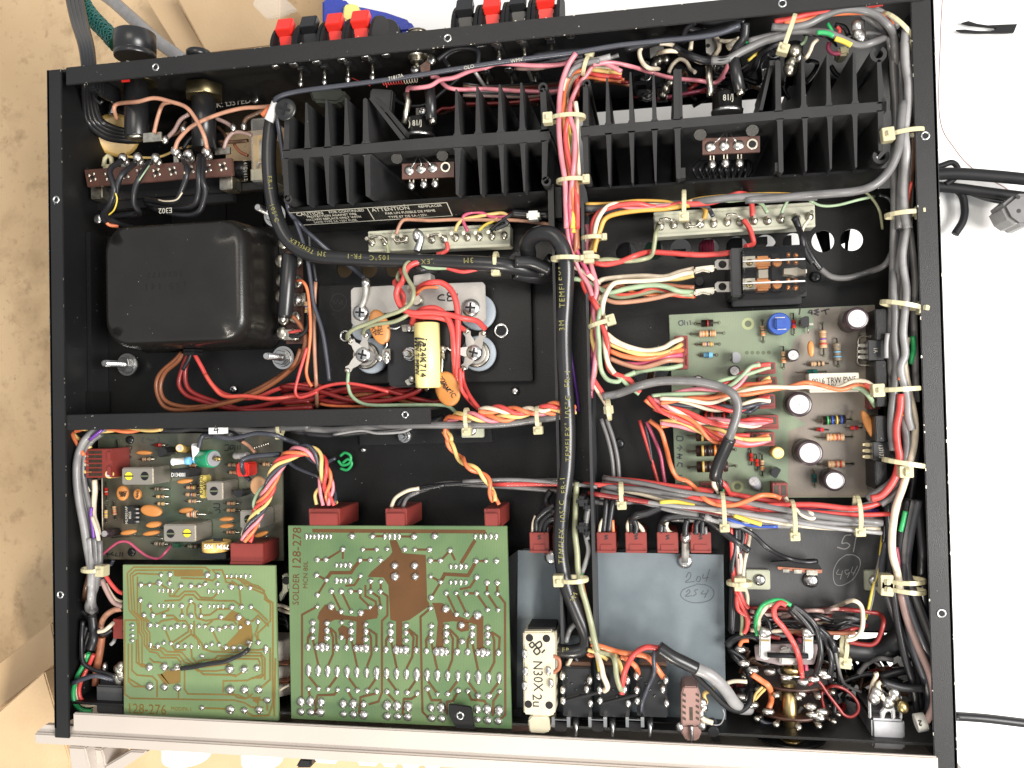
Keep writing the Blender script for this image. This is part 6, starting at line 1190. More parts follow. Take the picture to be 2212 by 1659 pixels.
for i, (x0, x1) in enumerate(((482, 665), (705, 895), (932, 1127))):
    t = thing('push_switch', ['black push switch block nearest the cream slide switch', 'middle black push switch block with a red wire', 'black push switch block nearest the brown switch'][i], 'switch', 'black push switches behind the front panel')
    pbox('switch_body', x0, 1045, x1, 1355, 9, 40, 'bplastic', t, bev=.0005); pbox('fibre_strip', x0+20, 1012, x1-8, 1048, 12, 36, 'w_cof', t, bev=.0004)
    for x, y in ((x0+5, 1105), (x1-12, 1130), (x0+8, 1190), (x1-8, 1270), (x1-30, 1185), (x0+10, 1255)): pbox('contact_pin', x-5, y-22, x+5, y+22, 6, 12, 'tin', t); blob(t, P(x, y-4, 6), 1.4, 2.0, 1.2)
    for k in range(6): blob(t, P(x0+30+k*28, 1110+((k*37) % 120), 8.8), .7, h=.3, m='bplastic', name='moulded_stud')
    pbox('spring_bracket', x0-60+0, 1362, x0+50, 1372, 6, 8, 'steel', t); pbox('bracket_leg', x0-62, 1350, x0-42, 1412, 5, 12, 'steel', t); pbox('bracket_leg', x0+30, 1350, x0+52, 1412, 5, 12, 'steel', t)
    prism('plunger', f'{x0-45},1380 {x0+30},1385 {x0+40},1420 {x0+20},1445 {x0-30},1440 {x0-55},1415', 9, 22, 'bplastic', t, bev=.0005); tube('return_lever', smoothpath(pts(f'{x0+80},1380,8 {x0+88},1400,5 {x0+86},1470,5', 6), 3), .8, 'steel', t, 6); lathe('pivot', P(x0+70, 1385, 12), P(x0+105, 1385, 12), [(0, 3), (1, 3)], 'bplastic', t, 14)
bs = thing('slide_switch', 'brown slide switch at the right end of the push switch row', 'switch')
prism('switch_body', '1222,1165 1305,1165 1325,1215 1325,1400 1208,1400 1208,1210', 5, 20, 'brsw' if 'brsw' in MT else (mat('brsw', (.24, .14, .12), .5), 'brsw')[1], bs, bev=.0006); prism('actuator', '1215,1400 1325,1400 1335,1440 1310,1495 1240,1495 1205,1440', 7, 18, 'brsw', bs, bev=.0006)
pbox('slot', 1258, 1290, 1280, 1370, 4.8, 6, 'grime', bs)
for k in range(5):
    for x in (1218, 1300): prism('contact', f'{x},{1205+k*36} {x+18},{1215+k*36} {x+18},{1228+k*36} {x},{1218+k*36}', 4.6, 6, 'grime', bs)
for x, y in ((1340, 1262), (1345, 1290), (1325, 1330), (1200, 1410), (1335, 1400)): blob(bs, P(x, y, 8), 2, 2.4, 1.6); 
tube('pin', smoothpath(pts('1272,1400,6 1272,1500,6', 6), 3), .8, 'steel', bs)
frb = thing('switch_frame', 'black folded metal frame carrying the push switches behind the front panel', 'bracket'); prism('frame', '190,1300 240,1300 240,1345 1445,1395 1445,1500 1390,1500 1380,1440 300,1400 190,1390', 18, 19.5, 'black', frb); vcyl('post', 1405, 1440, 2.4, 8, 19, 'bplastic', frb); prism('foot', '175,1400 270,1390 290,1430 180,1440', 24, 26, 'brsw', frb)
# rotary switch
F('B5')
rt_ = thing('rotary_switch', 'rotary selector switch with brass shaft and brown wafers at the lower right', 'switch')
def wafer(y, d, r, x=580, m='grime', th=.0014):
    a = P(x, y, d); return lathe('wafer', a+V((0, th/2, 0)), a-V((0, th/2, 0)), [(0, r), (1, r)], m, rt_, 40)
for y, r, m in ((1085, 17.5, 'waf'), (1262, 18, 'waf'), (1440, 16.5, 'bplastic')):
    if 'waf' not in MT: mat('waf', (.05, .02, .012), .4, var=.3)
    w_ = wafer(y, 34, r, 580, m); c = P(580, y, 34)
    if m == 'waf':
        for k in range(14):
            a = k/14*2*math.pi+.2; q = c+V((math.cos(a)*r*.001, -.001, math.sin(a)*r*.001)); e = c+V((math.cos(a)*(r+3.5)*.001, -.0015, math.sin(a)*(r+3.5)*.001))
            tube('contact_tab', [q, q.lerp(e, .5), e], 1.1, 'tin', w_, 4); blob(rt_, e, 1.7, 1.5, 1.4, m='tin')
lathe('shaft', P(575, 1110, 22), P(590, 1490, 22), [(0, 3.3), (1, 3.3)], 'brass', rt_, 20); lathe('shaft_end', P(590, 1470, 22), P(590, 1492, 22), [(0, 4.6), (.5, 4.6), (1, 3.5)], 'brass', rt_, 20)
lathe('hex_nut', P(590, 1045, 20), P(590, 1010, 20), [(0, 4.4), (.1, 4.7), (.9, 4.7), (1, 4.4)], 'brass', rt_, 6); lathe('nut_washer', P(590, 1055, 20), P(590, 1046, 20), [(0, 6), (1, 6)], 'steel', rt_, 24); lathe('shaft_tip', P(578, 1010, 20), P(578, 965, 20), [(0, 2.2), (1, 1.9)], 'brass', rt_, 14)
pbox('spacer', 518, 1100, 548, 1230, 30, 34, 'brass', rt_)
prism('end_plate', '358,880 420,872 730,868 768,872 740,1000 520,1005 365,970', 14, 16, 'plum' if 'plum' in MT else (mat('plum', (.2, .16, .16), .4, .3), 'plum')[1], rt_, bev=.0004); prism('shaft_bush', '520,905 545,890 575,890 600,925 620,960 615,1000 520,1000', 11, 15, 'alu', rt_, bev=.0008)
for x0, x1 in ((388, 462), (668, 735)):
    prism('white_lug', f'{x0+10},785 {x1-10},780 {x1},810 {x1-2},850 {x1},930 {x1-8},970 {x0+20},972 {x0},950 {x0+4},850 {x0},810', 9, 12, 'captop', rt_, bev=.0006); blob(rt_, P((x0+x1)/2, 795, 8.5), 3, 2.4, 1.4); pbox('burn_mark', x0+8, 838, x1-8, 852, 8.9, 9.2, 'brass', rt_)
lathe('crosspin', P(440, 938, 8), P(700, 945, 8), [(0, 1.2), (1, 1.2)], 'bmatte', rt_, 8)
for x, y in ((345, 1035), (455, 1045), (560, 1080), (665, 1110), (735, 1090), (790, 1050), (345, 1255), (445, 1300), (715, 1265), (725, 1320), (790, 1300), (275, 1210), (650, 1185), (270, 900), (290, 990), (815, 1070), (770, 1340)): blob(rt_, P(x, y, 18), 2.8, 1.9, 1.6, m='solder'); pbox('contact', x-24, y-4, x+24, y+8, 20, 21, 'tin', rt_)
rw2 = thing('wiring_harness', 'tangle of coloured wires ending on the rotary switch', 'wires')
for c, r, s_ in (('ggn', 1.15, '375,815,12 365,740 375,680,6 410,620 470,590,4 530,590 590,620'), ('wht', 1.3, '388,780,12 385,710 410,660,6 450,620 510,605,4 560,605'), ('red', 1.5, '660,1085,16 655,1030 640,950,6 600,850 540,760,4 490,700 485,640,3 520,605 560,620'), ('blk', 1.3, '460,780,12 440,720 400,680,10 360,660'), ('blk', 1.6, '590,635,8 640,680 700,750,8 730,800'), ('blk', 2.4, '585,640,10 630,690 690,740,12'),
                 ('blk', 1.6, '750,1060,16 780,950,10 770,830 740,740,8 660,660 600,620'), ('blk', 1.7, '865,1320,30 870,1200 840,1100,20 850,980,14 825,880 780,800,10 700,740'), ('blk', 1.6, '900,1120,30 890,1000 870,900,12 830,820 760,760'), ('gry', .9, '860,850,14 890,1000 930,1120,26 1040,1175'),
                 ('mgt', 1.2, '690,1035,18 680,950 655,880 640,830'), ('drd', .95, '800,1275,24 785,1200 800,1160 860,1135,18 940,1160 1010,1230 1020,1290 980,1330 930,1320 890,1270 820,1180 760,1100 700,1130'), ('org', 1.7, '445,1290,22 465,1220 450,1140,14 400,1100 340,1060'), ('org', 1.2, '262,880,14 280,850 320,845'),
                 ('yel', .8, '345,1235 370,1180 410,1140'), ('yel', .8, '360,1225 400,1180 430,1150'), ('wht', 1.2, '160,1125,14 230,1105 310,1108'), ('nvy', 1.5, '740,1315,20 650,1355 550,1385,24 430,1375 370,1330'), ('gry', 1.2, '660,1270,24 620,1330 560,1350'), ('blk', 1.4, '350,1430,40 450,1460 540,1400 620,1330'), ('blk', 2.2, '180,880,20 240,830 330,815 400,840'), ('blk', 1.8, '190,880,30 230,950 290,1010 330,1080 310,1180'),
                 ('blk', 1.7, '300,1240,26 330,1160 320,1060,22 280,960 200,900'), ('drd', 1.2, '520,830,14 450,820 400,810'), ('brn', 1.2, '560,790,16 700,790 900,800 1000,795'), ('gry', 1.2, '220,1220,30 280,1270 300,1290'), ('drd', 1.2, '640,1180,30 700,1120 760,1100'), ('blk', 1.4, '900,1120,30 1000,1080 1120,1060 1300,1110'), ('gry', 1.5, '1020,1060,30 1080,990 1160,960,24 1240,970')): wire(rw2, c, r, 16, s_)
wire(rw2, 'wht', 1.25, 24, '700,690,30 800,660 900,620 980,590,14 1035,620 1050,700,12 1040,780 1000,830 940,845'); wire(rw2, 'drd', 1.25, 24, '330,640,30 500,640 700,655 900,645,20 1100,665 1160,680 1180,730,14 1150,830 1110,870 1050,870 960,855')
rg = random.Random(11)
for k in range(22):
    y0 = rg.uniform(650, 790); q = ' '.join(f'{330+i*105+rg.uniform(-15, 15):.0f},{y0+20*math.sin(i*1.1+k)+rg.uniform(-22, 22):.0f},{rg.uniform(18, 32):.0f}' for i in range(rg.randint(5, 8))); wire(rw2, rg.choice(('drd', 'blk', 'mau', 'cof', 'drd', 'gry', 'blk', 'wht')), rg.uniform(.8, 1.2), 26, q)
for k in range(40):
    x0, y0 = rg.uniform(180, 1350), rg.uniform(850, 1350); q = ' '.join(f'{x0+rg.uniform(-140, 140):.0f},{y0+rg.uniform(-110, 110):.0f},{rg.uniform(40, 70):.0f}' for i in range(4)); wire(rw2, rg.choice(('blk', 'blk', 'dgy', 'cof', 'drd')), rg.uniform(.8, 1.5), 50, q)
for k in range(14): wire(rw2, 'blk', 1.3, 60, f'{880+k*22},{900+((k*53) % 90)},60 {900+k*25},{1010+((k*31) % 60)},66 {920+k*20},{1120},70')
hp = thing('headphone_jack', 'silver boxed headphone jack at the lower right corner', 'jack')
mat('jackmetal', (.32, .32, .33), .5, .8, var=.5, vs=70)
pbox('jack_case', 1105, 1345, 1322, 1548, 14, 44, 'jackmetal', hp, bev=.001); pbox('jack_insulator', 1085, 1290, 1290, 1348, 20, 44, 'bplastic', hp)
for q in ('1160,1300 1175,1285 1205,1225 1235,1225 1255,1290 1258,1345 1235,1350 1230,1300 1200,1300 1185,1350 1162,1345', '1085,1200 1100,1200 1105,1345 1088,1345', '1285,1200 1298,1200 1302,1350 1288,1350'): prism('spring_contact', q, 13, 15, 'captop', hp, bev=.0004)
for x, y in ((1120, 1210), (1135, 1180), (1210, 1240), (1250, 1185), (1305, 1268)): blob(hp, P(x, y, 12), 2.6, 3.2, 2, m='solder' if x < 1300 else 'brass')
for c, s_ in (('wht', '1100,1195,14 1110,1130 1135,1070 1130,1050'), ('wht', '1190,1230,12 1160,1180 1145,1130 1165,1110'), ('blk', '1170,1110,12 1300,1145 1440,1150'), ('blk', '1160,1080,24 1300,1040 1420,1040')): wire(hp, c, 1.3 if c == 'wht' else 2.4, 12, s_)
scj = screw(None, P(945, 1520, 60), 3, m='bplastic'); tag(scj, 'dark screw on the deep black floor left of the headphone jack', 'screw')
mk = tube('wire_marker', [P(1385, 1372, 10), P(1448, 1362, 10)], 3.9, 'paper', None, 16); tag(mk, 'white numbered sleeve marker at the end of the dark cable bundle', 'marker'); scribble(mk, 1410, 1370, 5.9, '-10,-12 10,-12 0,5 5,18 15,15', .6)
# left front corner
F('B2')
ps = thing('slide_pot', 'black boxy switch at the front left corner beside the smaller green board', 'switch'); pbox('case', 525, 1040, 735, 1262, 14, 50, 'plategrey', ps, bev=.0008); pbox('shoulder', 560, 1000, 735, 1042, 16, 50, 'bmatte', ps); blob(ps, P(600, 905, 20), 1.6, 3, 2)
for x, y in ((700, 920), (715, 950), (690, 985), (725, 975), (705, 1000), (720, 900)): blob(ps, P(x, y, 14), 2.8, 3, 2.2, m='tin')
pk = thing('potentiometer_stack', 'stacked pale potentiometer cans between the two green solder boards', 'potentiometer')
for y0, y1, x1 in ((705, 870, 1955), (895, 1000, 1955), (1030, 1120, 1975)):
    a = P(1900, (y0+y1)/2, 20); b = P(x1, y0, 20); h = abs(P(1900, y0, 20).y-P(1900, y1, 20).y)/2; lathe('can', V((a.x-.004, a.y-h, -.026)), V((a.x-.004, a.y+h, -.026)), [(0, 8), (.05, 9.4), (.95, 9.4), (1, 8)], 'ceram', pk, 32)
for y in (880, 1010, 1020): pbox('fibre_wafer', 1860, y, 1965, y+8, 14, 40, 'w_bwn', pk)
wire(pk, 'wht', .8, 12, '1880,1090 1930,1060 1975,1040')
nm_ = prism('nylon_mount', '1915,212 1965,215 1965,330 1930,360 1900,420 1890,360 1920,330', 16, 20, 'nylondim', None, bev=.0006); tag(nm_, 'grey nylon clip with a hole between the two green boards', 'clip'); vcyl('mount_hole', 1945, 260, 2, 15.5, 17, 'bmatte', nm_)
for i, s_ in enumerate(('1880,440,20 1930,450 1980,470', '1890,470,22 1940,490 1990,500', '1870,510,24 1920,520 1960,560', '1900,540,22 1950,560 1960,600', '1880,570,26 1930,580 1970,620')): wire(pk, ('wht', 'wht', 'blk', 'blk', 'blk')[i], 1.2, 20, s_)
# ---------------- wiring harnesses ----------------
F('T3')
h1 = thing('wiring_harness', 'colourful vertical wire bundle between the two heat sinks running down the centre channel', 'wires')
for c, r, s_ in (('pnk', 1.55, '308,388,-1 255,470 210,590 190,720 185,880,-2 190,1010 205,1150 228,1300 235,1450,2 240,1659'), ('org', 1.45, '420,520,8 330,515 270,545 228,640 215,780,0 222,900 238,1010 240,1120 262,1250 285,1400 300,1659,4'),
                 ('yel', 1.45, '560,520,12 420,505 300,520 245,590 228,700 232,850,-1 240,980 255,1080 270,1200'), ('red', 1.5, '640,560,14 480,545 370,525 320,550 305,620 300,720 255,850,-2 235,960 240,1060 270,1200 300,1330,0 318,1500 320,1659,4'),
                 ('pnk', 1.45, '640,520,6 520,460 440,468 395,530 330,620 280,720 262,800,-3 275,880 300,960 302,1080 292,1220 275,1380,0 268,1659,4'), ('wht', 1.35, '620,490,12 400,500 300,560 255,650 240,760 250,860'), ('wht', 1.3, '380,470,4 300,490 240,560 210,660'), ('brn', 1.35, '300,980,0 312,1100 300,1250 318,1400 300,1659,6'), ('ylb', 1.4, '240,860,2 262,1000 250,1140 272,1290,2 290,1500 285,1659'),
                 ('wht', 1.4, '305,740,2 318,860 312,1000 325,1200 330,1300'), ('org', 1.4, '640,590,16 520,575 400,560 330,600 320,700'), ('yel', 1.2, '640,540,14 540,515 470,500'), ('gry', 1.8, '480,440,2 380,460 290,500 250,560'), ('lgy', 1.8, '560,410,4 440,440 340,450 290,500'), ('drd', 1.2, '690,600,30 600,590 500,580'), ('org', 1.1, '660,580,26 590,560 500,548'), ('brn', 1.1, '700,620,34 560,600 440,590')): wire(h1, c, r, 4, s_)
tie(h1, 245, 858, -1, 0, 8.2, -1, 5, hs=1.35); tie(h1, 275, 1312, 1, 0, 6.5, 1, 4.5, hs=1.0); tie(h1, 385, 475, 4, 70, 4.5, 1, 4)
F('M3')
for c, r, s_ in (('pnk', 1.4, '236,0,2 232,150 240,300 258,470,6 300,590 345,690,8 395,770 430,860'), ('mgt', 1.35, '262,0,2 262,160 270,310 285,450,6 330,560 400,700'), ('brn', 1.35, '300,0,5 302,180 310,360 308,500 280,620,10 245,720'), ('bwn', 1.3, '318,0,6 322,200 318,400 325,520'), ('ylb', 1.35, '285,0,4 285,200 290,400'), ('grn', 1.2, '300,680,14 265,740 240,820 235,900'), ('vio', 1.0, '235,900,20 240,1000 260,1200 290,1400 320,1600 330,1700'), ('wht', 1.0, '290,700,14 250,760 235,860')): wire(h1, c, r, 4, s_)
tie(h1, 240, 587, -1, -2, 6.8, 1, 5, hs=.6)
F('M3')
h2 = thing('wiring_harness', 'mixed wires running down beside the centre channel and across to the right terminal strip', 'wires')
for c, r, s_ in (('red', 1.6, '1590,280,22 1585,190 1560,130 1500,115,8 1420,135 1310,175 1180,190 1060,190,8 960,215 850,208 760,188,6 650,195 560,215 480,250,8 435,320 425,420'), ('wht', 1.4, '1330,150,10 1200,165 1080,190 950,200 830,200 700,215 600,190,6 530,215 470,300 440,420'),
                 ('grn', 1.3, '1700,255,22 1650,185 1560,155 1420,165,10 1290,148 1180,170 1080,195 900,225 760,215 660,210'), ('pnk', 1.4, '1050,200,8 940,205 820,222 720,222 640,205 560,195'), ('amb', 1.5, '1240,300,22 1250,230 1215,200 1120,200,8 950,225 780,235 600,262 520,300 485,380 455,470 440,540'),
                 ('nvy', 1.4, '1305,280,22 1270,220 1230,200,10 1000,210 750,225 600,240 480,270'), ('amb', .9, '380,188,10 560,185 750,165 950,170 1060,190 1200,150 1450,125 1700,115,8 1900,120 2028,130'), ('gry', 2.3, '380,222,14 520,210 800,190 1050,190 1300,160,6 1500,140 1800,140 2060,138'), ('brn', 1.2, '380,270,16 430,245 520,240'), ('dgy', 1.2, '380,240,14 600,230 900,205 1100,180 1400,155'),
                 ('yel', 1.4, '500,290,10 490,350 450,450 420,530'), ('brn', 1.3, '500,260,12 480,330 430,440 410,560 405,650'), ('pnk', 1.5, '385,340,12 395,420 390,520 420,640,8 450,740 460,820 440,900'), ('grn', .9, '1795,270,22 1820,210 1855,155'), ('grn', .9, '2028,180,12 1990,150 1960,140'),
                 ('red', 1.6, '350,700,10 365,780 400,850 440,900,6 470,960 490,1050 520,1130 540,1220 535,1330,8 560,1400 620,1435 690,1460 740,1520 775,1560'), ('pnk', 1.5, '370,720,10 420,800 445,900 440,1000,6 462,1100 468,1200 452,1300 440,1420 420,1540,12'), ('grn', 1.4, '520,830,12 490,900 480,980,4 468,1080 478,1200 480,1300 495,1400,8 540,1465 610,1480 650,1450 740,1412'),
                 ('yel', 1.4, '440,960,10 425,1060 420,1150 448,1250 465,1320 450,1400 430,1480'), ('wht', 1.4, '450,900,8 495,960 520,1060 512,1160 520,1240,6 545,1350 590,1420'), ('mgt', 1.3, '430,850,12 425,950 440,1060 430,1160 425,1280 440,1400'), ('tan', 1.3, '480,850,12 460,930 440,1000 430,1100'), ('brn', 1.2, '415,700,14 450,780 470,860'),
                 ('grn', 1.3, '510,1140,8 512,1230 530,1320 560,1390 640,1460 700,1520 770,1570'), ('red', 1.5, '420,1430,12 460,1500 500,1560 540,1640'), ('wht', 1.2, '415,1440,12 450,1520 500,1600 530,1650'), ('mgt', 1.3, '440,1380,12 420,1480 418,1600'), ('vio', .9, '440,1300 430,1400 425,1500'),
                 ('wht', 1.5, '240,645,8 300,650 380,690 440,735 478,765,10'), ('wht', 1.5, '1165,660,20 1060,685 950,718 800,712 620,722 500,740,12 470,770'), ('yel', 1.3, '1165,710,20 1050,735 900,740 700,755 580,770 510,790,16'), ('wht', 1.5, '500,1000,6 505,920 530,840 575,775 640,755,10 800,748 960,735 1080,700 1165,685,20'),
                 ('grn', 1.5, '235,745,10 320,735 420,770 500,815 560,835,10 680,805 850,780 960,790 1060,825 1168,828,20'), ('brn', 1.3, '490,800,16 550,782 650,800 780,785 950,778 1060,790 1168,795'), ('tan', 1.4, '470,840,14 530,885 610,905 750,895 900,870 1050,835 1165,845,20'), ('sal', 1.3, '560,830,16 640,850 760,840 850,805 950,830 1060,855 1170,860,20'), ('olv', 1.3, '540,850,16 640,870 800,840 900,820 1000,845 1160,850'), ('org', 1.2, '590,800,18 650,790 720,830 850,850 1000,850 1165,862'),
                 ('red', 1.7, '440,618,12 530,628 640,605 740,565 840,540,20 1000,548 1200,560 1330,555 1425,545'), ('olv', 1.4, '440,605,12 540,592 680,605 800,590 860,560,16 880,470 890,400 905,355,24'), ('red', 1.6, '1525,305,24 1565,360 1590,430 1595,480 1540,500,20'), ('blk', 1.8, '1890,290,22 1925,360 1950,430,18 1960,500 1990,570 2030,620'), ('wht', .9, '2005,300,22 1965,350 1945,420 1948,450'), ('wht', 1.2, '500,1150,8 600,1200 700,1240'),
                 ('wht', 1.5, '530,1130,8 600,1185 700,1230 820,1255,12 940,1235 1010,1195 1078,1168,17'), ('yel', 1.5, '545,1200,10 640,1240 760,1278 880,1285,12 990,1262 1075,1210,17'), ('org', 1.5, '550,1255,10 660,1295 800,1315 900,1300,12 1000,1265 1080,1250,17'), ('mgt', 1.5, '650,1350,14 760,1352 850,1330 960,1300,13 1078,1285,17'), ('tan', 1.5, '550,1310,12 650,1350 770,1378 880,1355,12 980,1325 1080,1325,17'), ('grn', 1.5, '680,1440,14 780,1405 900,1385 990,1382 1078,1362,17')): wire(h2, c, r, 10, s_)
tie(h2, 1092, 188, 8, 88, 6, -1, 4, hs=1.2); tie(h2, 430, 437, 8, 0, 5, 1, 4, hs=.8); tie(h2, 405, 582, 7, 0, 4.5, 0, 5, hs=1.5); tie(h2, 480, 1060, 5, 15, 5, 1, 4.5, hs=1.3)
# middle harness
F('M2')
h3 = thing('wiring_harness', 'twisted coloured wires with nylon ties crossing under the crossbar end to the pale green board', 'wires')
wire(h3, 'gry', 2.3, 14, '-640,1690,20 -300,1650 0,1630,18 300,1645 600,1620 900,1610,12 1200,1612 1500,1605 1750,1575 1900,1555,10 2028,1540')
wire(h3, 'blk', 1.6, 20, '1000,1580 1150,1590 1300,1600 1500,1600'); wire(h3, 'blk', 2.2, 20, '0,1650 250,1680 500,1660 800,1630 1100,1560'); wire(h3, 'lgy', .9, 14, '300,1680 500,1650 620,1670 800,1660 870,1630')
twist(h3, ['red', 'wht', 'org'], 1.35, 8, '1360,1515 1500,1495 1650,1510 1800,1500 1900,1470,8 2060,1470', 20); twist(h3, ['yel', 'org', 'pnk'], 1.35, 9, '1110,1620,14 1150,1565 1250,1540,9 1400,1560 1550,1560 1700,1520 1900,1510 2060,1500', 22)
twist(h3, ['yel', 'org'], 1.25, 14, '1110,1600 1115,1660 1140,1700 1150,1740', 16)
for x, y in ((1270, 1570), (1785, 1560)): tie(h3, x, y, 7, 92, 5.2, -1 if y > 1565 else -1, 4, hs=1.15)
F('M4')
wire(h3, 'gry', 2.5, 6, '-420,760,10 -300,735 -150,680,4 0,648 150,645,2 300,655 430,685 510,725,0 550,775 562,840 548,920 520,1000 500,1070,2'); tube('sleeve', smoothpath(pts('505,1062,2 470,1140,4 430,1230,6 405,1310,8 400,1345,10', 4), 5), 2.9, 'bplastic', h3, 14)
for c, s_ in (('blk', '410,1320,9 440,1380,8 430,1430,12 390,1460,16'), ('wht', '395,1340,9 390,1400,10 425,1460,14'), ('ggn', '430,1400,10 455,1440,12'), ('red', '440,1370,9 480,1420,10 515,1490,16'), ('blk', '390,1330,9 420,1380 445,1440,12 400,1470,16')): wire(h3, c, 1.4, 10, s_)
for cols, s_, pi in ((['red', 'grn'], '-80,800,12 50,760 200,735 350,700 430,665 560,615 680,565,12 760,540 810,535', 34), (['pnk', 'grn'], '-60,770,10 100,740 260,720 400,720 520,690 600,620 660,545,11 740,520', 40), (['red', 'yel'], '-60,790,12 120,770 300,750 450,740 600,690 700,680 790,650,14', 30), (['org', 'yel'], '420,760,12 560,720 640,690 720,670 790,635 815,650', 26),
                     (['org', 'wht'], '0,790,8 200,780 350,790 480,760 600,735 700,715 820,700,8 950,690 1060,672 1180,690 1300,700 1400,665 1480,665,8 1540,705 1560,740', 44), (['red', 'wht', 'nvy'], '0,800,12 200,810 400,840 560,845 650,815 720,790,14 800,785', 34), (['red', 'pnk'], '-60,790,10 60,840 180,880 300,920 430,940 560,945 680,940 780,935,14 830,930', 32),
                     (['red', 'wht'], '0,830,10 150,870 260,930 380,950 520,960 640,960 740,945,14', 30), (['org', 'yel', 'pnk'], '0,955,12 150,960 280,1000 400,1040 500,1070 620,1090 720,1075,13 800,1055', 34), (['red', 'yel'], '-40,830,12 80,900 200,940 320,990 450,1020 560,1050 660,1060,14', 30), (['org', 'red'], '-100,770 0,860 120,900 250,960 360,1050 430,1080 560,1100,14 700,1090 790,1070', 36)): twist(h3, cols, 1.25, 9, s_, pi)
wire(h3, 'grn', 1.4, 8, '1380,690,8 1450,700 1510,750 1560,830,17'); wire(h3, 'sal', 1.4, 8, '1480,665,8 1540,700 1570,750,17'); wire(h3, 'nvy', 1.4, 8, '730,790,16 690,840 640,870 590,860,13')
wire(h3, 'org', 1.4, 10, '-80,930,20 0,1000 40,1120 70,1240,14 115,1340 190,1370 250,1420 320,1500,8 420,1545 540,1545 640,1510 730,1475 820,1478,12 875,1500'); wire(h3, 'wht', 1.2, 10, '905,1488,14 940,1540 1000,1585 1080,1600,8 1115,1625 1100,1645 1040,1625 960,1560')
wire(h3, 'mgt', 1.1, 26, '-100,940 -50,1050 0,1180 20,1300 45,1450'); wire(h3, 'nvy', 1.1, 28, '-110,960 -80,1100 -60,1250'); wire(h3, 'red', 1.1, 28, '-150,930 -100,1100 -40,1300 0,1440')
F('O'); tie(h3, 1315, 885, 4, 95, 4.6, 0, 4.5, hs=1.15)
for x in range(1308, 1330, 12): wire(h3, 'gry', 1.4, 30, f'{x-10},905 {x+5},950 {x+15},1000 {x+18},1060')
# lower horizontal harness
h4 = thing('wiring_harness', 'thick bundle of red, grey and striped wires below the pale green board', 'wires')
F('O')
bundle(h4, 'red:1.5 gry:1.3 lgy:1.3 vio:1.1 gry:1.8 red:1.2 lgy:1.6 blu:1.1 gry:1.7 wht:1.2 gry:1.4 lgy:1.2', 14, '1300,1052,20 1380,1066,16 1460,1082,12 1560,1092 1660,1104 1780,1116,12 1900,1122,14', R=4.2, flat=1.1, seed=3, wob=.55)
for c, r, s_ in (('red', 1.6, '1060,1046,18 1200,1045 1300,1048 1400,1055 1500,1075,10 1620,1092 1750,1090 1850,1098 1920,1075,12 1945,1030'), ('drd', 1.5, '1270,1065 1400,1085 1550,1110 1700,1122,12'), ('gry', 1.7, '900,1062,20 960,1045 1040,1048 1200,1060 1290,1085 1400,1085 1560,1110'), ('blk', 1.4, '885,1060,18 930,1050 1000,1045 1200,1035 1260,1045'), ('gry', 1.2, '1000,1040 1100,1036 1200,1042 1290,1052'), ('ylb', 1.3, '1425,1085,9 1460,1084 1500,1093,9'), ('ylb', 1.3, '1585,1113,8 1610,1122 1645,1133,8'), ('lgy', 1.9, '1440,1098,12 1520,1112 1620,1130 1720,1135 1800,1128 1900,1130'),
                 ('gry', 1.9, '1450,1120,16 1540,1125 1650,1138 1800,1120 1920,1112'), ('blu', .9, '1560,1118,9 1620,1135 1680,1138'), ('blk', 2.0, '1200,1110 1180,1085,18 1190,1060'), ('red', 1.3, '1640,1098,10 1740,1105 1850,1112 1930,1110'), ('lgy', 2.1, '1700,1108,12 1800,1108 1880,1090 1930,1060 1965,1000,10'), ('gry', 2.2, '1720,1120,14 1840,1105 1920,1070 1950,1010')): wire(h4, c, r, 12, s_)
wire(h4, 'blk', 1.4, 16, '1510,1112,10 1560,1125 1620,1150,14 1660,1185 1700,1205,22 1740,1214 1765,1212,24'); tie(h4, 1342, 1065, 10, 92, 5, -1, 4.5, hs=1.15)
for x, y in ((1562, 1100), (1713, 1118), (1853, 1108)): tie(h4, x, y, 9, 92, 7.6, -1, 5.5, hs=1.15)
F('B4')
cw = thing('wiring_harness', 'short black and cream leads into the red connectors above the grey shield', 'wires')
for c, r, s_ in (('wht', 1.2, '305,225,16 310,170 325,125'), ('blk', 2, '325,225,16 330,150 390,90,14 440,60'), ('blk', 2, '345,225,16 360,170 400,120 450,90'), ('blk', 2, '375,225,16 385,180 410,150 450,140'), ('gry', 1.2, '395,225,16 385,150'), ('wht', 1.2, '710,230,16 720,175 745,130'), ('blk', 1.8, '735,230,16 745,130 755,20'), ('blk', 1.8, '765,230,16 780,120 795,20'), ('org', 1.1, '795,230,16 790,150'), ('wht', 1.4, '890,235,16 885,180 905,140'), ('blk', 2.2, '910,235,16 905,165 930,125,12 1000,110 1100,70 1200,60'), ('blk', 1.6, '930,235 935,190 920,150'), ('wht', 1.4, '980,235,16 965,200 930,165'),
                 ('blk', 2.2, '1080,238,16 1090,170 1110,145,12 1160,130 1250,125 1340,135 1420,150'), ('blk', 1.8, '1105,238,16 1105,180'), ('wht', 1.4, '1160,238,16 1130,220 1115,190 1120,160'), ('blk', 1.7, '1232,250,12 1235,190 1245,150'), ('red', 1.1, '1280,238,16 1285,190 1300,160'), ('blk', 1.6, '1300,238 1300,180 1320,150'), ('blk', 1.6, '1335,238 1335,190 1340,150'), ('gry', 1.1, '1360,238 1355,190'), ('blk', 2.1, '1300,130,12 1370,150 1450,210 1540,280,18 1622,340')): wire(cw, c, r, 14, s_)
wire(cw, 'lgy', 2.0, 10, '1350,130,10 1450,160 1550,180 1622,160')
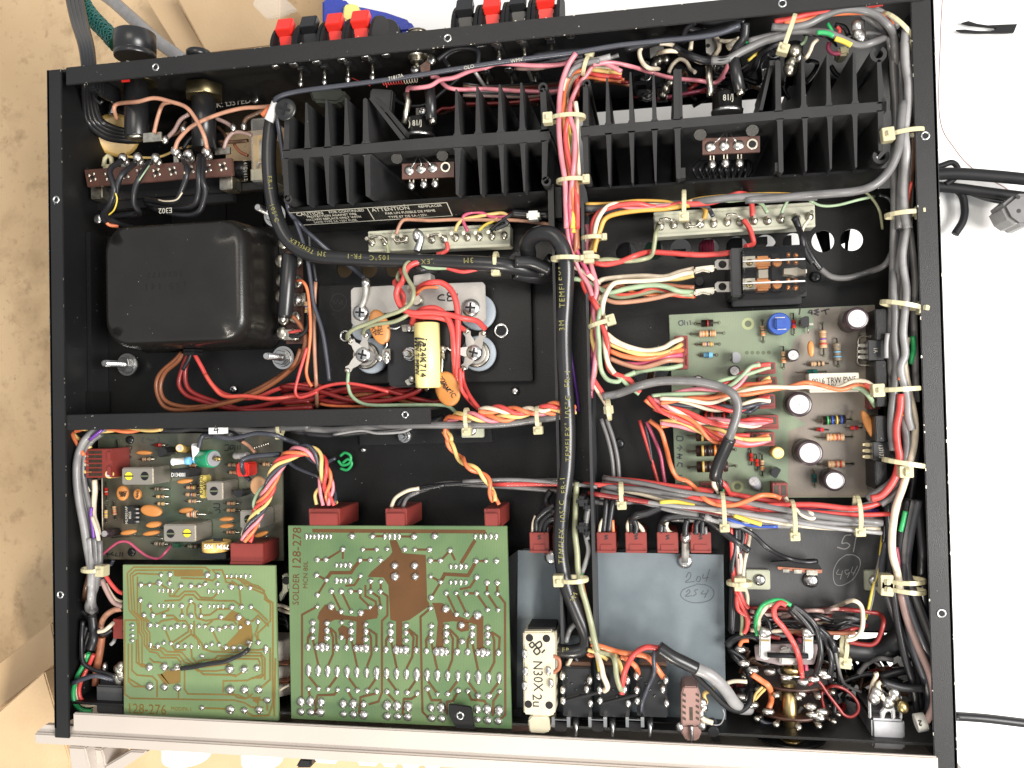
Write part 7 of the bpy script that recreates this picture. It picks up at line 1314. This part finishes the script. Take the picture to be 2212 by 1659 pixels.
# channel wires down to the switches
h5 = thing('wiring_harness', 'pale green, white and orange wires coming out of the centre channel to the push switches', 'wires')
for c, r, s_ in (('olv', 1.8, '570,-80,12 565,100 562,230,10 575,350 580,450 600,560,8 630,660 660,780 680,880,6 700,950'), ('lgy', 1.5, '628,250,12 645,330 630,400 605,470'), ('ggn', 1.0, '640,400,14 610,460 600,500'), ('gry', 1.7, '640,80,8 625,200 635,270'), ('org', 1.3, '600,520,12 620,600 640,700 655,800'),
                 ('olv', 1.6, '665,880,8 700,950 780,970 805,1010,4 815,1100 835,1170 850,1185,6'), ('wht', 1.6, '660,860,8 690,950 720,1030,4 735,1100 760,1165 740,1190,6'), ('ylb', 1.5, '690,930,10 700,980 712,1050 718,1100,10'), ('yel', 1.5, '800,960,10 830,1020 850,1080,8 870,1105'), ('org', 1.6, '660,905,8 720,920 800,945 870,960,6 980,975 1030,1010 1080,1080 1105,1115,10'), ('org', 1.6, '630,930,12 650,970 680,970'), ('org', 1.6, '840,980,8 880,1000 930,1040 950,1090,10 945,1115'), ('yel', 1.2, '640,940 700,960 760,1000'),
                 ('nvy', 1.3, '540,950,14 570,1000 610,1060 640,1105,10'), ('wht', 1.1, '545,980,12 520,1030 490,1070 488,1105,10'), ('gry', 1.6, '565,780,14 530,820 512,870,12 508,890'), ('brn', 1.2, '430,975,3 465,1000 465,1050 430,1080,3'), ('red', 1.6, '848,1210,6 850,1150 870,1060,3 920,970 990,925,0 1075,930,-1'), ('nvy', 1.2, '1050,935,2 1040,1000 1045,1080 1010,1160,6 975,1250 965,1320,8'), ('lgy', .4, '1350,1390,10 1440,1395 1470,1340 1460,1300')): wire(h5, c, r, 8, s_)
for s_ in ('490,1255,6 600,1225 720,1195,6', '715,1270,6 830,1240 945,1210,6'): tube('braided_lead', smoothpath(pts(s_, 6), 6), .9, 'bmatte', h5)
tie(h5, 555, 512, 3, 2, 6.4, -1, 5.5, hs=1.4)
for y in (40, 200): pbox('cable_clamp', 565, y-30, 635, y+30, -2, 16, 'bplastic', h5, bev=.0015); pbox('clamp_tab', 610, y+10, 650, y+60, 2, 10, 'bplastic', h5, bev=.001)
lc = thing('shielded_cable', 'light grey cable with black shrink sleeve sweeping over the shield to the rotary switch', 'cable')
tube('shrink_sleeve', smoothpath(pts('1070,925,-2 1150,980,-2 1230,1020,-1 1300,1055,0', 0), 5), 3, 'bplastic', lc, 16); tube('cable_jacket', smoothpath(pts('1290,1050,0 1370,1085,0 1440,1140,2 1490,1200,6 1530,1260,10 1570,1295,16 1620,1300,22', 0), 6), 2.7, 'w_lgy', lc, 14)
tube('drain_lead', smoothpath(pts('1255,1035,2 1310,1110,4 1390,1190,6 1460,1265,8 1520,1305,10 1570,1310,12 1620,1270,14 1640,1200,18', 0), 6), 1.3, 'bmatte', lc, 10)
F('B5'); yw = wire(None, 'yel', 1.3, 12, '50,1245,10 35,1200 50,1175 100,1155'); tag(yw, 'short yellow wire beside the brown slide switch', 'wire')
F('B4'); ww = wire(None, 'wht', 1.5, 8, '1340,1290,8 1355,1260 1330,1320 1340,1360 1400,1385'); tag(ww, 'short cream wire soldered to the brown slide switch', 'wire')
# right trunk
F('O')
WS[0] = .72
FR['R2'] = (2016, 0, 1.0972); F('R2')
gw = thing('shielded_cable', 'grey cable looping on the floor right of the clear relay with a black sleeve', 'cable')
wire(gw, 'blk', 1.9, 24, '1225,935,22 1240,985 1262,1040,26 1295,1110 1335,1165,28'); wire(gw, 'gry', 2.0, 26, '1330,1160,28 1380,1195 1450,1200 1540,1175 1610,1145,20 1645,1085 1690,1010 1715,930,8')
F('O')
h6 = thing('wiring_harness', 'thick vertical trunk of grey cables with nylon ties along the right wall', 'wires')
F('T4')
for c, r, s_ in (('gry', 2.4, '70,195,4 200,200 330,175 450,115 580,70,2 720,72 830,110 920,190 955,260,8 965,380 975,600,18 985,900 1000,1200,20 1000,1659,20'), ('gry', 2.2, '-100,300,8 60,260 200,230 350,225 480,240,4 600,290 700,330 800,310 900,270,10'), ('gry', 2.0, '280,120,6 420,90 560,80 700,100 800,150 880,240,10 930,330 950,500,20 955,800'), ('lgy', 1.8, '300,80,4 450,60 600,45 750,35 850,40'), ('red', 2.0, '90,160,4 220,135 350,100 500,75,3 650,60 800,35 875,20'), ('red', 1.5, '150,150 300,110 450,95'), ('org', 1.6, '160,165,4 300,150 400,125 520,100 700,90 820,100 900,140 975,205,8'), ('ggn', 1.5, '400,235,3 470,240 520,262,3'), ('ylb', 1.6, '530,280,3 590,300 650,330,3'), ('ylb', 1.0, '-100,440,16 -40,390 60,340'), ('ggn', 1.0, '-120,310,8 -20,290 60,285'),
                 ('lgy', 2.0, '640,60 760,55 850,80 920,130 980,200,6'), ('lgy', 2.7, '1048,215,4 1040,330,3 1045,450 1065,600 1065,720 1052,830 1035,960 1045,1100 1040,1250,6 1030,1400 1040,1550 1062,1659,6'), ('gry', 2.3, '960,240,12 990,400 1010,600 1025,800,8 1010,980 1020,1200 1005,1400 1000,1659'), ('gry', 2.0, '1075,260,10 1085,500 1075,800 1060,1000 1075,1300 1070,1659,12'), ('cof', 2.2, '1095,900,10 1090,1100 1075,1300 1060,1450 1055,1600'), ('sal', 1.0, '1085,1320,6 1065,1420,6 1050,1500,7'), ('blk', 2.2, '920,260,16 940,500,24 970,900,26 980,1300'), ('blk', 2.2, '990,230 1000,500,22 1010,900,24'),
                 ('gry', 2.6, '1025,740,2 1010,900,1 1005,1000 985,1100,0 940,1210 870,1300,-1 780,1360 660,1390,1 500,1405 300,1420,4 100,1440 -120,1450,6'), ('dgy', 1.0, '850,1415,30 920,1440 955,1520 960,1659'), ('olv', .9, '600,1375,20 700,1375 780,1420 850,1520 875,1659,30'), ('grn', .9, '330,1440,14 420,1490 540,1490 700,1450 820,1425,24'), ('ylb', .8, '0,1405,8 200,1410 400,1400 560,1385')): wire(h6, c, r, 8, s_)
tie(h6, 985, 205, 6, -48, 9.5, 1, 5, hs=1.45); tie(h6, 1045, 968, 3, 5, 7.6, -1, 5, hs=1.55); tie(h6, 1020, 1555, 5, 3, 7, 1, 5, hs=1.45); tie(h6, 195, 235, 3, 70, 8, -1, 6, hs=1.3)
F('M4')
for c, r, s_ in (('gry', 2.3, '1737,-480,14 1700,-300 1690,-20,8 1705,150 1700,350 1715,500 1700,700 1680,850,8 1675,1000 1690,1150'), ('lgy', 2.3, '1799,-480,6 1760,-250 1790,-20,6 1780,120 1765,300 1780,450 1745,560 1790,750,6 1800,900 1830,1000'), ('gry', 2.4, '1780,-480,10 1730,-200 1720,-20,12 1735,200 1725,420 1700,600 1720,780 1770,950,8 1790,1100 1760,1250 1690,1370 1600,1440,8 1500,1500'), ('red', 2.2, '1745,740,6 1740,850 1715,980 1720,1100 1735,1200 1710,1330,6 1660,1420 1600,1480 1530,1500'), ('wht', 2.2, '1790,330,8 1770,500 1800,700 1835,850 1850,980 1840,1120 1800,1280,6 1760,1420 1710,1560 1690,1700'),
                 ('org', 1.1, '1775,420,6 1760,520 1735,640,6'), ('ylb', 1.1, '1760,880 1758,960 1775,1080'), ('ggn', 1.6, '1832,320,10 1838,420 1815,520,12'), ('ggn', 1.1, '1800,1500,14 1770,1580 1750,1659'), ('blk', 2.2, '1810,-480,14 1830,-250 1845,-20,14 1850,300 1840,600,16 1850,900 1860,1100 1830,1400 1790,1659'), ('gry', 2.2, '1807,-480,12 1840,-200 1850,0,12 1840,200 1850,500 1855,800'), ('lgy', 1.4, '1650,300 1640,380,8 1640,480'), ('gry', 2.2, '1700,880,10 1760,1000 1800,1150 1790,1350,10 1700,1470 1600,1540')): wire(h6, c, r, 8, s_)
tie(h6, 1750, 95, 4, -12, 8.5, 1, 5.5, hs=1.5); tie(h6, 1730, 705, 3, 2, 8.5, -1, 6, hs=1.5); tie(h6, 1775, 1240, 4, -10, 9, 0, 5.5, hs=.3); t_ = tie(h6, 1770, 1300, 4, 90, 2.5, 0, 5, hs=1.5)
F('B5')
bundle(h6, 'blk:2.3 dgy:2.2 gry:2.0 blk:2.2 dgy:2.3 blk:2.1 dgy:2 blk:2', 16, '1320,-60,14 1310,100 1300,250 1285,400,16 1300,520 1340,700,18 1400,880 1470,1050,18 1500,1180 1510,1300', R=7.5, flat=.5, seed=9, wob=.3)
for c, r, s_ in (('wht', 2.3, '1270,-40,8 1245,80 1235,200 1240,300 1270,420,10 1290,540'), ('mau', 2.3, '1290,540,12 1330,700 1400,880 1470,1040,10 1500,1160 1500,1260,8 1460,1350 1430,1370'), ('dgy', 2.3, '1310,520,12 1370,700 1430,850 1490,1000,14'), ('ggn', 1.5, '1320,20,9 1305,90 1290,150,9'), ('mgt', 1.2, '1262,250,12 1275,330 1275,420'), ('blk', 5.2, '1320,560,20 1330,680,22 1310,780,26 1240,870 1120,905,30 1000,905 930,895'), ('ylb', .9, '1180,130,20 1165,250 1150,380,20 1110,520 1085,640 1060,720,28'), ('gry', .9, '1190,130,20 1165,280 1130,430 1115,560 1085,680'), ('blk', 1.2, '1185,100 1180,220'), ('blk', 2.5, '900,870,32 800,850 600,850 400,870')): wire(h6, c, r, 14, s_)
tie(h6, 1320, 462, 10, 0, 8, -1, 6, hs=1.6); tie(h6, 1322, 520, 10, -6, 8, -1, 6, hs=1.6); tie(h6, 930, 885, 22, 85, 6, -1, 5, hs=1.5)
WS[0] = .79
h7 = thing('wiring_harness', 'red, black and cream wires dropping along the left edge of the chalked plate', 'wires')
for c, r, s_ in (('red', 1.3, '230,105,20 290,130 300,190 265,280 235,400 250,500,14 290,600 320,640'), ('red', 1.3, '205,120 215,250 220,400 250,560,14 305,680 310,760 290,800'), ('wht', 1.3, '330,110,22 320,220 290,360 285,470 310,560 310,620'), ('blk', 1.5, '240,120 235,250 215,380 230,500 225,650 215,800'), ('blk', 1.6, '215,500 212,650 210,780'), ('olv', 1.2, '235,500,16 260,600 280,700 275,810'), ('mau', 1.2, '240,240 250,330 255,450'), ('wht', 1.2, '245,100 240,220 270,330 262,420'), ('blk', 1.2, '280,110 285,200 250,320'), ('red', 1.3, '245,560,14 255,650 320,700 310,760')): wire(h7, c, r, 18, s_)
tie(h7, 262, 478, 14, 0, 5.4, 0, 4.5, hs=1.6)
# left edge bundle
F('B1')
h8 = thing('wiring_harness', 'thick shiny grey cables running down the left wall past the tuner board', 'wires')
for c, r, s_ in (('lgy', 2.6, '470,190,14 380,215 300,290 245,400 225,520,12 228,680 250,850 285,1020 310,1180 335,1320 355,1450,10 350,1560'), ('gry', 2.3, '430,200,16 340,240 290,330 265,460 260,600 285,760 320,950 350,1120 385,1280 400,1420,12 390,1560'), ('gry', 2.0, '440,240,16 360,300 300,400 280,560 300,720 330,850 360,1000 400,1150 420,1280 430,1450 440,1560'), ('vio', 1.1, '355,880,12 350,950 370,1100 380,1220,12'), ('wht', 1.8, '380,640,18 385,740 375,850 375,960,16 400,1040 420,1120'), ('wht', 1.3, '290,620,18 310,680 350,740'), ('blk', 3.0, '320,600,20 360,660 380,740,20'), ('nvy', 1.3, '480,1380,20 520,1380 545,1340,20'), ('vio', 1.1, '450,200,10 400,240 340,290,12'), ('wht', 1.3, '360,960 400,1080 420,1180')): wire(h8, c, r, 12, s_)
for c, s_ in (('org', '290,425,14 230,330 190,250 185,205,18'), ('yel', '345,365,16 320,320 250,290 205,250 190,205,20'), ('wht', '360,435,16 290,430 255,445'), ('org', '360,480,16 290,470 260,440 240,400'), ('wht', '360,515,16 290,505 265,530 290,560'), ('yel', '365,570,16 300,570 275,545'), ('nvy', '365,600,16 310,605 280,570')): wire(h8, c, 1.3, 14, s_)
twist(h8, ['org', 'yel'], 1.3, 10, '180,205,16 300,195 430,200 600,205 750,200 960,188,10', 34)
wire(h8, 'blk', 2.2, 14, '960,200 1100,205 1250,190 1380,200,12 1480,220 1570,240 1660,290,20'); wire(h8, 'gry', 2, 14, '1450,190 1650,200 1850,210 2050,190 2250,180,14'); wire(h8, 'nvy', 1.5, 8, '1290,360,12 1310,280 1350,245 1450,265,6 1560,280 1680,260 1800,235 1950,250 2050,290,10 2150,330 2212,400,20'); wire(h8, 'tan', 1.2, 20, '1660,300 1720,340 1780,400'); wire(h8, 'nvy', 1.5, 8, '1735,640,22 1690,600 1665,530,8 1670,470 1730,440 1850,425 2000,415'); wire(h8, 'mgt', .9, 22, '440,1300,20 520,1230 600,1180 680,1185 760,1250 850,1310 940,1325 1000,1270 1045,1215,26')
for x, y in ((1480, 205),): q = pbox('number_tag', 1375, 172, 1500, 240, 3, 8, 'white', h8); text(h8, '4', 1440, 205, 2.9, 6.5, 8, m='inktext')
tie(h8, 370, 1420, 8, -2, 5.6, 1, 5, hs=1.5); F('O'); tie(h8, 605, 927, 10, 92, 3, -1, 3, hs=.9)
F('B1')
h9 = thing('wiring_harness', 'tightly twisted rainbow wires arching from the tuner board to the wide red connector', 'wires')
F('O'); twist(h9, ['red', 'yel', 'nvy', 'pnk', 'org'], 1.25, 6, '532,1168,10 540,1145 556,1110 578,1065,5 592,1025 608,998 635,978,3 665,972 690,990,5 702,1020 712,1060,10 718,1090', 30, R=2.2); twist(h9, ['yel', 'org'], 1.3, 12, '962,930,16 972,960 990,985 1010,1005,10 1035,1020 1055,1040 1062,1065 1068,1085', 18)
for c, s_ in (('grn', '560,1110,8 548,1090 560,1060 578,1045'), ('nvy', '530,990,14 600,985 640,1010 690,1030,12'), ('red', '700,1040,8 712,1070 722,1092'), ('pnk', '690,1030,8 692,1065 698,1092'), ('yel', '705,1040 682,1065 684,1090'), ('org', '1062,1060 1070,1075 1078,1090'), ('blk', '858,1095,14 870,1075 900,1060 960,1048'), ('wht', '845,1095,12 855,1075 880,1060,10 905,1055'), ('wht', '530,1170,12 525,1150 545,1120'), ('gry', '870,1095,14 880,1075 905,1062')): wire(h9, c, 1.2, 10, s_)
gl = thing('green_wire_coil', 'dark green insulated coil loops on the black floor beside the twisted wires', 'coil')
for q in ('735,985,36 745,978 757,985 755,1000 740,1005 730,995', '740,1000,36 752,992 760,1002 750,1015 735,1012', '742,1100,36 755,1095 762,1105 755,1118 742,1115'): wire(gl, 'ggn', 1., 36, q)
for k in range(2): wire(gl, 'nvy', 1.1, 34, f'{640+k*20},960 {680+k*15},1000 {725},990')
F('B2')
h10 = thing('wiring_harness', 'cables fanning out at the lower left corner beside the smaller green board', 'wires')
for c, r, s_ in (('lgy', 2.4, '480,-60,12 490,60 500,180,10 495,300 490,400 500,510,24'), ('gry', 2.3, '520,-60,12 530,80 540,200 520,320 470,440 480,500,26'), ('gry', 2.0, '555,-40,12 555,150 520,300 505,420 530,490,26'), ('cof', 1.8, '470,60,16 480,200 450,330 430,460,28'), ('red', 1.3, '590,205,14 640,280 690,335 730,355'), ('tan', 2.0, '725,465,16 660,480 600,520 565,590,18 575,650'), ('brn', 2.6, '570,680,18 560,760 545,850 530,950,22 525,1040'), ('nvy', 1.8, '590,230,16 600,300 640,380 700,440 730,460'), ('wht', 1.5, '590,260,16 620,330 670,400 730,425'), ('mau', 1.6, '570,250 610,340 660,420 730,450'), ('wht', 1.4, '545,640,10 590,630 630,600 655,575,14'), ('blk', 1.8, '420,480,20 480,540 550,640,16 600,650 650,620'), ('blk', 1.8, '440,500,22 500,590 560,660 620,660'),
                 ('blk', 2.8, '500,520,14 510,620 510,700,12 490,770'), ('ggn', 1.5, '475,800,14 440,880 390,970,12 360,1080 370,1170 420,1225 500,1235,14'), ('wht', 1.4, '460,810,14 430,890 380,990 385,1100 410,1165 460,1190 525,1185'), ('red', 1.4, '510,810,14 470,900 420,1000 400,1080 420,1150 490,1180'), ('nvy', 1.6, '350,1025,8 440,990 530,970 660,1000,12'), ('blk', 1.5, '430,560,14 420,700 430,860,12 500,920 600,950 670,975'), ('blk', 1.6, '460,600,16 430,720 415,850'), ('blk', 1.5, '480,640,16 440,760 420,820'), ('lgy', 1.3, '640,735,16 660,715 670,690,18')): wire(h10, c, r, 14, s_)

# more grey cables in the right trunk
F('T4'); rg = random.Random(4)
for k in range(9):
    x = 955+k*16; o = rg.uniform(-8, 8); c = ('gry', 'dgy', 'gry', 'blk', 'gry', 'mau', 'gry', 'dgy', 'blk')[k]
    wire(h6, c, 1.9, 14, f'{x-10},{230+k*6},{14+rg.uniform(-4, 6):.0f} {x+o},500 {x+10-o},800 {x+5+o},1150 {x-o},1500 {x+o},1800 {x-10},2090 {x-20+o},2500 {x-10},2900,16 {x+20},3300')
F('T2')
for k in range(3): wire(pkw, ('blk', 'dgy', 'mau')[k], 1.1, 12, f'{2212-k*10},{350+k*30} 2080,{360+k*34} 1900,{400+k*30},16 1750,{420+k*20},22')
